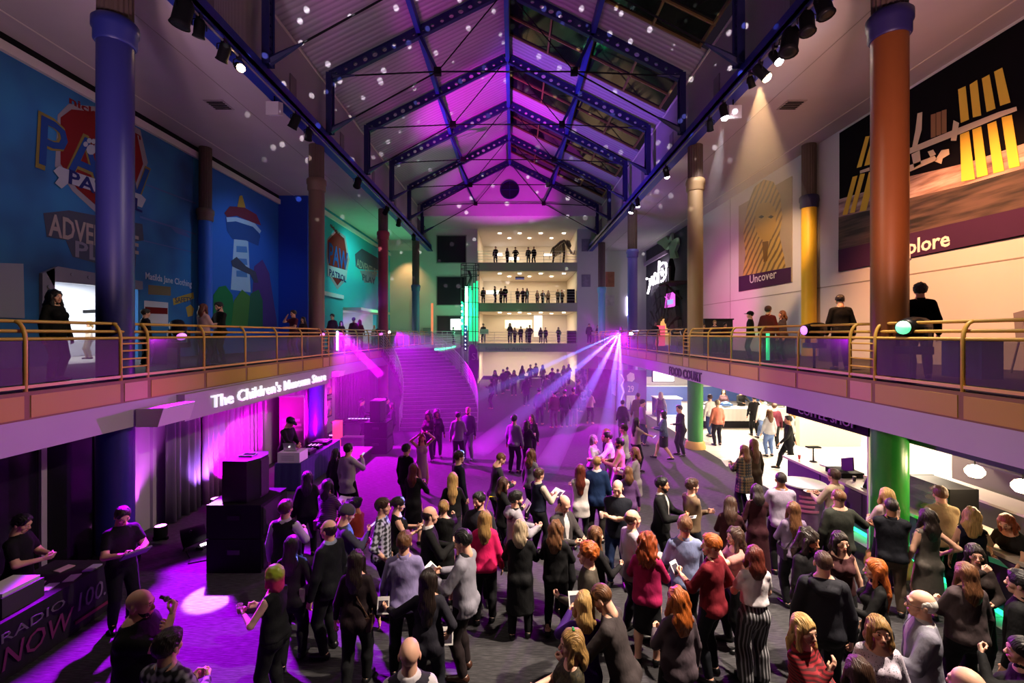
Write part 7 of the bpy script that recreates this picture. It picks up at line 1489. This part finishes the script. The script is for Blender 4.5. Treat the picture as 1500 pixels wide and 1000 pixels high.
F(1127,599,1.68,2,'woman in a white long sleeved top and blue jeans, seen from behind', hair='long', hc='lbrown', top='shirt', tc='#cfd0d4', bot='jeans', bc='#5c74a4', bp='denim')
P(1134,590,1.74,-15,'person in a maroon jumper beyond the woman in white', hair='short', hc='brown', tc='#4c1424', top='sweater')
P(1155,609,1.74,72,'waiter in black striding left across the white floor', hair='short', hc='black', skin='m', tc='#101012', legs='walk', R='swingb', L='swingf')
F(1159,599,1.64,60,'blonde woman in white behind the striding waiter', hair='mid', hc='blond', tc='#cfc8c0', Y=18.0)
P(1239,574,1.72,0,'person in tan trousers beyond the cream partition', hair='short', hc='dark', tc='#c8b49c', bc='#b09470', Y=20.1)
P(1256,574,1.74,10,'person in black trousers beyond the cream partition', hair='short', hc='dark', tc='#1a1818', Y=20.6)
d = P(28,760,1.74,-75,'man in a black t-shirt behind the promotion table, left edge', hair='short', hc='black', top='tee', tc='#0c0a0e', R='front', L='front', hp=-20, Y=7.2)
d = P(178,742,1.76,-120,'man in a black t-shirt holding a flat binder beside the promotion table', hair='short', hc='dark', top='tee', tc='#0c0a0e', R='hold', L='hold', hp=-25); held(d,'binder','flat violet binder held beside the promotion table','L',both=True)
P(530,577,1.74,-60,'man in black at the equipment table', hair='short', hc='dark', tc='#160c1c', R='front', L='front', Y=20.2)
P(566,575,1.76,-80,'man in a dark jacket beyond the far loudspeaker', hair='short', hc='dark', tc='#140b1a', top='jacket', Y=20.4)
F(575,590,1.66,90,'woman in dark clothes left of the stair foot', hair='mid', hc='dark', tc='#1a0f22', R='drink', Y=19.6)
# ---- far ground floor, in front of and inside the lobby
cols = ['#15121a', '#2a2430', '#3a3028', '#1c1c26', '#40342c', '#241c28', '#4a4448', '#302018']
def far(lst, z, grp, dflt=None):
    for i, (hx, hy, Y, sex, face, c, lab) in enumerate(lst):
        H = CAMZ-(hy-CY)*Y/FPX - z
        H = min(1.9, max(1.5, H)); k = dict(sex=sex, hair=('short', 'buzz', 'short')[i % 3] if sex == 'm' else ('mid', 'long', 'bob')[i % 3], hc=('dark', 'black', 'brown')[i % 3], tc=c or cols[i % 8], bc=('#0e0e14', '#181620', '#101018')[i % 3], top=('jacket', 'shirt', 'sweater')[i % 3], lod=2, legs=('stand', 'step', 'close')[i % 3], R=('down', 'front', 'drink')[i % 3], L=('front', 'down', 'pocket')[i % 3])
        person(((hx-CX)*Y/FPX, Y, z), face, lab, H=H, group=grp, **k)
far([(725,527,34,'f',160,'#14201a','woman in a long dark coat at the left of the lobby'), (737,530,35,'m',20,None,'man in dark clothes second from the left in the lobby'), (743,526,37,'m',-30,None,'tall man in black third from the left in the lobby'), (753,528,34,'f',170,'#6a5a4a','woman with pale hair in brown near the lobby middle'), (765,532,39,'f',10,None,'woman in brown at the lobby tables, left'), (777,530,40,'m',180,None,'man seated height at the lobby tables, centre left'), (785,527,42,'m',40,'#5a5048','man in a tan top at the back of the lobby, centre'), (795,529,40,'f',-20,'#7a6a5c','woman in beige at the lobby tables, right'), (809,530,36,'m',-30,None,'man in a dark jacket right of the lobby tables'), (817,526,35,'m',30,'#33405c','tall man in a blue grey shirt in the lobby'), (826,533,39,'f',160,'#8a7058','woman in tan at the right of the lobby tables'), (833,531,41,'f',0,'#94785c','woman in cream at the far right of the lobby'), (801,540,30,'m',10,None,'man in black in front of the lobby, centre right'), (771,545,29,'f',-10,None,'woman in dark brown in front of the lobby, centre left'), (720,548,28,'f',100,'#4a1c3c','woman in a plum coat by the feather flag'), (847,553,27,'m',-80,'#1a1420','man in black by the blue lit poster stand'), (866,536,31,'m',150,'#2c2038','man standing right of the poster stand'), (878,540,33,'f',-60,'#3a2448','woman in violet light right of the poster stand')], 0, 'people in the far lobby')
ps = thing('poster_stand', 'upright blue lit poster stand before the lobby', 'sign', (4.35, 29.5, 0)); MB().box(4.0,4.75,29.5,29.56,.3,2.35).build('poster', ramp_mat('stand_print', 'Noise', [(.45,(.10,.10,.45)),(.56,(.55,.55,.85))], Scale=3.0), ps); MB().box(3.95,4.8,29.45,29.62,0,.3).build('base', blackm, ps)
for k, (x, y) in enumerate(((.9,38.5),(2.0,39.5),(3.2,38.2),(4.2,40),(-.3,39.5))):
    t = thing('cafe_table', 'round cloth covered lobby table, %s' % ('centre left', 'centre', 'centre right', 'far right', 'far left')[k], 'table', (x,y,0), 'tables in the far lobby'); MB().lathe((x,y,0), [(.42,.02),(.40,.72),(.45,.76)], 16).build('cloth', mat('lobby_cloth', (.30,.22,.16), .8), t); MB().lathe((x,y,.76), [(.45,0),(.45,.02)], 16).build('top', mat('lobby_top', (.6,.5,.4), .6), t)
# ---- far galleries
G = YE+.9
far([(726,361,G,'m',170,'#141418','man holding a drink, leftmost on the top far gallery'), (743,363,G,'f',200,'#1a1614','woman second from the left on the top far gallery'), (755,362,G,'m',170,'#101014','man in black third on the top far gallery'), (774,362,G,'m',185,'#3a3638','man in grey fourth on the top far gallery'), (782,361,G,'m',150,'#0e0e12','man in black beside the skeleton on the top far gallery')], FL[3], 'people on the top far gallery')
far([(708,421,G,'m',180,'#131516','man leftmost on the middle far gallery'), (725,419,G,'m',-110,'#141416','man turned sideways, second on the middle far gallery'), (734,422,G+.5,'f',160,None,'woman third on the middle far gallery'), (740,419,G,'m',180,'#0e0e10','broad man in black fourth on the middle far gallery'), (758,425,G+.6,'m',190,None,'man fifth on the middle far gallery'), (766,422,G+.4,'m',170,'#1c1a1c','tall man sixth on the middle far gallery'), (772,431,G+.6,'f',160,'#4a4038','woman in grey seventh on the middle far gallery'), (787,433,G+2.5,'f',180,'#5a4c40','small figure in brown behind the railing, middle far gallery'), (795,432,G+2.5,'m',180,'#3c342c','small figure in olive, middle far gallery right of centre'), (803,431,G+2.6,'f',160,'#6a5c4c','small figure in tan, middle far gallery right'), (817,430,G+1.6,'m',180,'#4c4034','man near the black case, middle far gallery'), (823,429,G+2.1,'m',200,'#40362c','man beside the black case, middle far gallery')], FL[2], 'people on the middle far gallery')
far([(708,474,G,'m',180,'#10241a','man in green light at the left end of the lowest far gallery'), (747,473,G,'f',175,'#121014','tall woman in black, lowest far gallery left of centre'), (754,482,G+.5,'f',180,'#6a6058','child in pale clothes on the lowest far gallery'), (763,478,G,'m',170,'#1a1a1c','man in a dark shirt, lowest far gallery centre'), (772,480,G+.8,'f',180,'#5a4450','woman in mauve half hidden, lowest far gallery'), (776,476,G,'m',160,'#0d0d0f','broad man in black, lowest far gallery centre'), (792,480,G,'f',190,'#1c181a','woman in dark clothes, lowest far gallery right of centre'), (799,480,G+.2,'m',150,'#161618','man leaning, lowest far gallery right of centre'), (818,479,G,'f',185,'#121014','woman in a flared dark coat, lowest far gallery right'), (863,474,G-1.4,'m',180,'#1c1622','man in shadow right of the lowest far gallery'), (876,476,G-1.6,'f',170,'#1a1420','woman in shadow right of the lowest far gallery')], F2, 'people on the lowest far gallery')
# ---- side galleries
def g(px_, py_, X, H, face, label, **k):
    Y = X*FPX/(px_-CX); person((X, Y, F2), face, label, H=CAMZ-(py_-CY)*Y/FPX-F2 if H is None else H, **k)
g(80,447,-8.6,1.7,-90,'dark haired woman in black standing before the bright doorway', sex='f', hair='wavy', hc='black', tc='#0b0b0d', top='jacket')
person((-15.0, 16.1, F2), 150, 'fair haired child in pale clothes inside the bright doorway', H=1.35, sex='f', hair='mid', hc='blond', tc='#d0b8a0', bc='#b8a890')
person((-15.6, 17.4, F2), -60, 'second fair child in pale clothes inside the bright doorway', H=1.3, sex='f', hair='mid', hc='dblond', tc='#c8b49c', bc='#3a4a5c')
g(213,462,-10.0,1.55,-30,'child in dark clothes right of the thick blue column', sex='m', hair='short', hc='dark', tc='#15131a')
g(298,443,-8.3,1.68,-15,'woman in a pale pink sweater at the left rail, seen from behind', sex='f', hair='mid', hc='auburn', top='sweater', tc='#c09aa0', R='front', L='front')
g(322,436,-8.9,1.84,160,'man in a black shirt facing the woman in pink', hair='short', hc='black', beard='short', tc='#0e0d10', top='rolled', R='front', L='front', hp=-14)
g(430,447,-8.6,1.80,150,'man in a maroon t-shirt drinking at the left rail', hair='short', hc='dark', tc='#4a1028', top='tee', R='face', L='front')
g(444,466,-8.9,1.6,170,'woman half hidden beside the drinking man', sex='f', hair='mid', hc='dark', tc='#1c1218')
g(487,460,-8.9,None,170,'tall person in plum by the teal wall', hair='short', hc='dark', tc='#2a1430'); g(500,470,-9.1,None,180,'shorter person in plum by the teal wall', sex='f', hair='mid', hc='dark', tc='#241028')
g(518,465,-8.8,None,0,'man in maroon at the left rail, far pair', hair='short', hc='black', tc='#3c0f20'); g(527,468,-8.9,None,20,'woman in red at the left rail, far pair', sex='f', hair='mid', hc='brown', tc='#6a1420'); g(548,476,-9.6,None,160,'child in cream near the lit doorway of the teal wall', sex='f', hair='bob', hc='blond', tc='#c0a484')
g(664,479,-5.0,None,-60,'person in green light leaning on the bridge railing', hair='short', hc='dark', tc='#14402c')
g(1232,432,8.05,1.84,-20,'man in a dark suit at the right rail, seen from behind', hair='short', hc='dark', top='blazer', tc='#08080c', inner='#c0b4ac', hp=-14, lean=5)
g(1348,424,8.0,1.86,-30,'man with full dark hair in black behind the green lensed light', hair='curly', hc='black', tc='#08080a', top='jacket')
g(1125,450,7.9,1.74,-50,'man in a dark red jacket at the right rail', hair='short', hc='brown', tc='#4a0c10', top='jacket'); g(1099,452,8.2,1.66,60,'man in a dark cap at the right rail left of the red jacket', hair='short', hc='dark', hat='cap', hatc='#101012', tc='#141012')
g(1146,456,8.6,1.62,80,'person in grey behind the man in the red jacket', sex='f', hair='mid', hc='lbrown', tc='#3c3438')
g(1031,474,8.3,None,180,'woman in dim light by the tan column', sex='f', hair='long', hc='brown', tc='#2a1a24'); g(1047,469,8.8,None,170,'woman with pinned up hair at the right rail', sex='f', hair='bun', hc='dblond', tc='#3a2230'); g(1062,473,8.9,None,190,'man in a dark red top at the right rail', hair='short', hc='dark', tc='#3a1018')
g(960,471,8.4,None,180,'person in black before the glowing rock arch', hair='short', hc='black', tc='#0c0a0c'); g(910,478,7.9,None,160,'woman in pale violet light by the far right rail', sex='f', hair='mid', hc='lbrown', tc='#8a78a0')

# ------------------------------------------------------------------ stage haze that fills the hall
def haze(name, dims, dens, lab):
    m = bpy.data.materials.new(name); m.use_nodes = True; nt = m.node_tree; nt.nodes.remove(nt.nodes['Principled BSDF'])
    v = nt.nodes.new('ShaderNodeVolumeScatter'); v.inputs['Density'].default_value = dens; v.inputs['Anisotropy'].default_value = .2; v.inputs['Color'].default_value = (.9, .9, .92, 1)
    nt.links.new(v.outputs[0], nt.nodes['Material Output'].inputs['Volume'])
    o = MB().box(*dims).build(name, m); o['kind'] = 'stuff'; o['label'] = lab; o['category'] = 'haze'; return o
hz = haze('stage_haze', (-7.6, 6.9, 12.0, 36.5, .02, 7.5), .015, 'thin coloured stage haze hanging in the far half of the hall')
nt = hz.data.materials[0].node_tree; ge = nt.nodes.new('ShaderNodeNewGeometry'); sx = nt.nodes.new('ShaderNodeSeparateXYZ'); nt.links.new(ge.outputs['Position'], sx.inputs[0])
mr = nt.nodes.new('ShaderNodeMapRange'); mr.interpolation_type = 'SMOOTHSTEP'; mr.inputs[1].default_value = 1.5; mr.inputs[2].default_value = 7.3; mr.inputs[3].default_value = .016; mr.inputs[4].default_value = 0.0; nt.links.new(sx.outputs['Z'], mr.inputs[0])
my = nt.nodes.new('ShaderNodeMapRange'); my.interpolation_type = 'SMOOTHSTEP'; my.inputs[1].default_value = 12.0; my.inputs[2].default_value = 19.0; nt.links.new(sx.outputs['Y'], my.inputs[0])
ml = nt.nodes.new('ShaderNodeMath'); ml.operation = 'MULTIPLY'; nt.links.new(mr.outputs[0], ml.inputs[0]); nt.links.new(my.outputs[0], ml.inputs[1])
nt.links.new(ml.outputs[0], nt.nodes['Volume Scatter'].inputs['Density'])

def haze_cone(name, a, b, r0, r1, dens, lab):  # denser haze put only inside a beam's cone so the beam shows
    o = haze(name, (0,1,0,1,0,1), dens, lab); me = MB().tube([a, b], [r0, r1], 16).mesh(name); me.materials.append(o.data.materials[0]); o.data = me; return o
A = Vector((6.35, 27.2, 4.68))
for k, t in enumerate(BEAMS):
    t = Vector(t); t.z = .02; u = (t-A); e = A+u*min(.98, 1-.10/abs(u.z)*1.0)
    haze_cone('beam_haze', A+u.normalized()*.15, e, .03, (e-A).length*math.tan(math.radians(1.7)), .20, 'haze shaped as a thin blue beam, %s of five from the right rail' % ('highest', 'second', 'third', 'fourth', 'lowest')[k])
haze_cone('beam_haze', (-7.05, 18.18, 4.7), (-5.0, 17.15, 3.05), .05, .17, .35, 'haze shaped as a short magenta beam at the left rail')
q = Vector((12.2, 22.5, 7.2))-Vector((6.72, 12.4, 11.45)); haze_cone('beam_haze', Vector((6.72, 12.4, 11.45))+q.normalized()*.2, Vector((6.72, 12.4, 11.45))+q*.55, .06, (q.length*.55)*math.tan(math.radians(15)), .06, 'haze shaped as the amber beam above the right gallery')
haze_cone('beam_haze', (6.76, 14.7, 11.2), (6.87, 15.9, 8.4), .05, .46, .08, 'haze shaped as the beam of the bright white light on the right track')
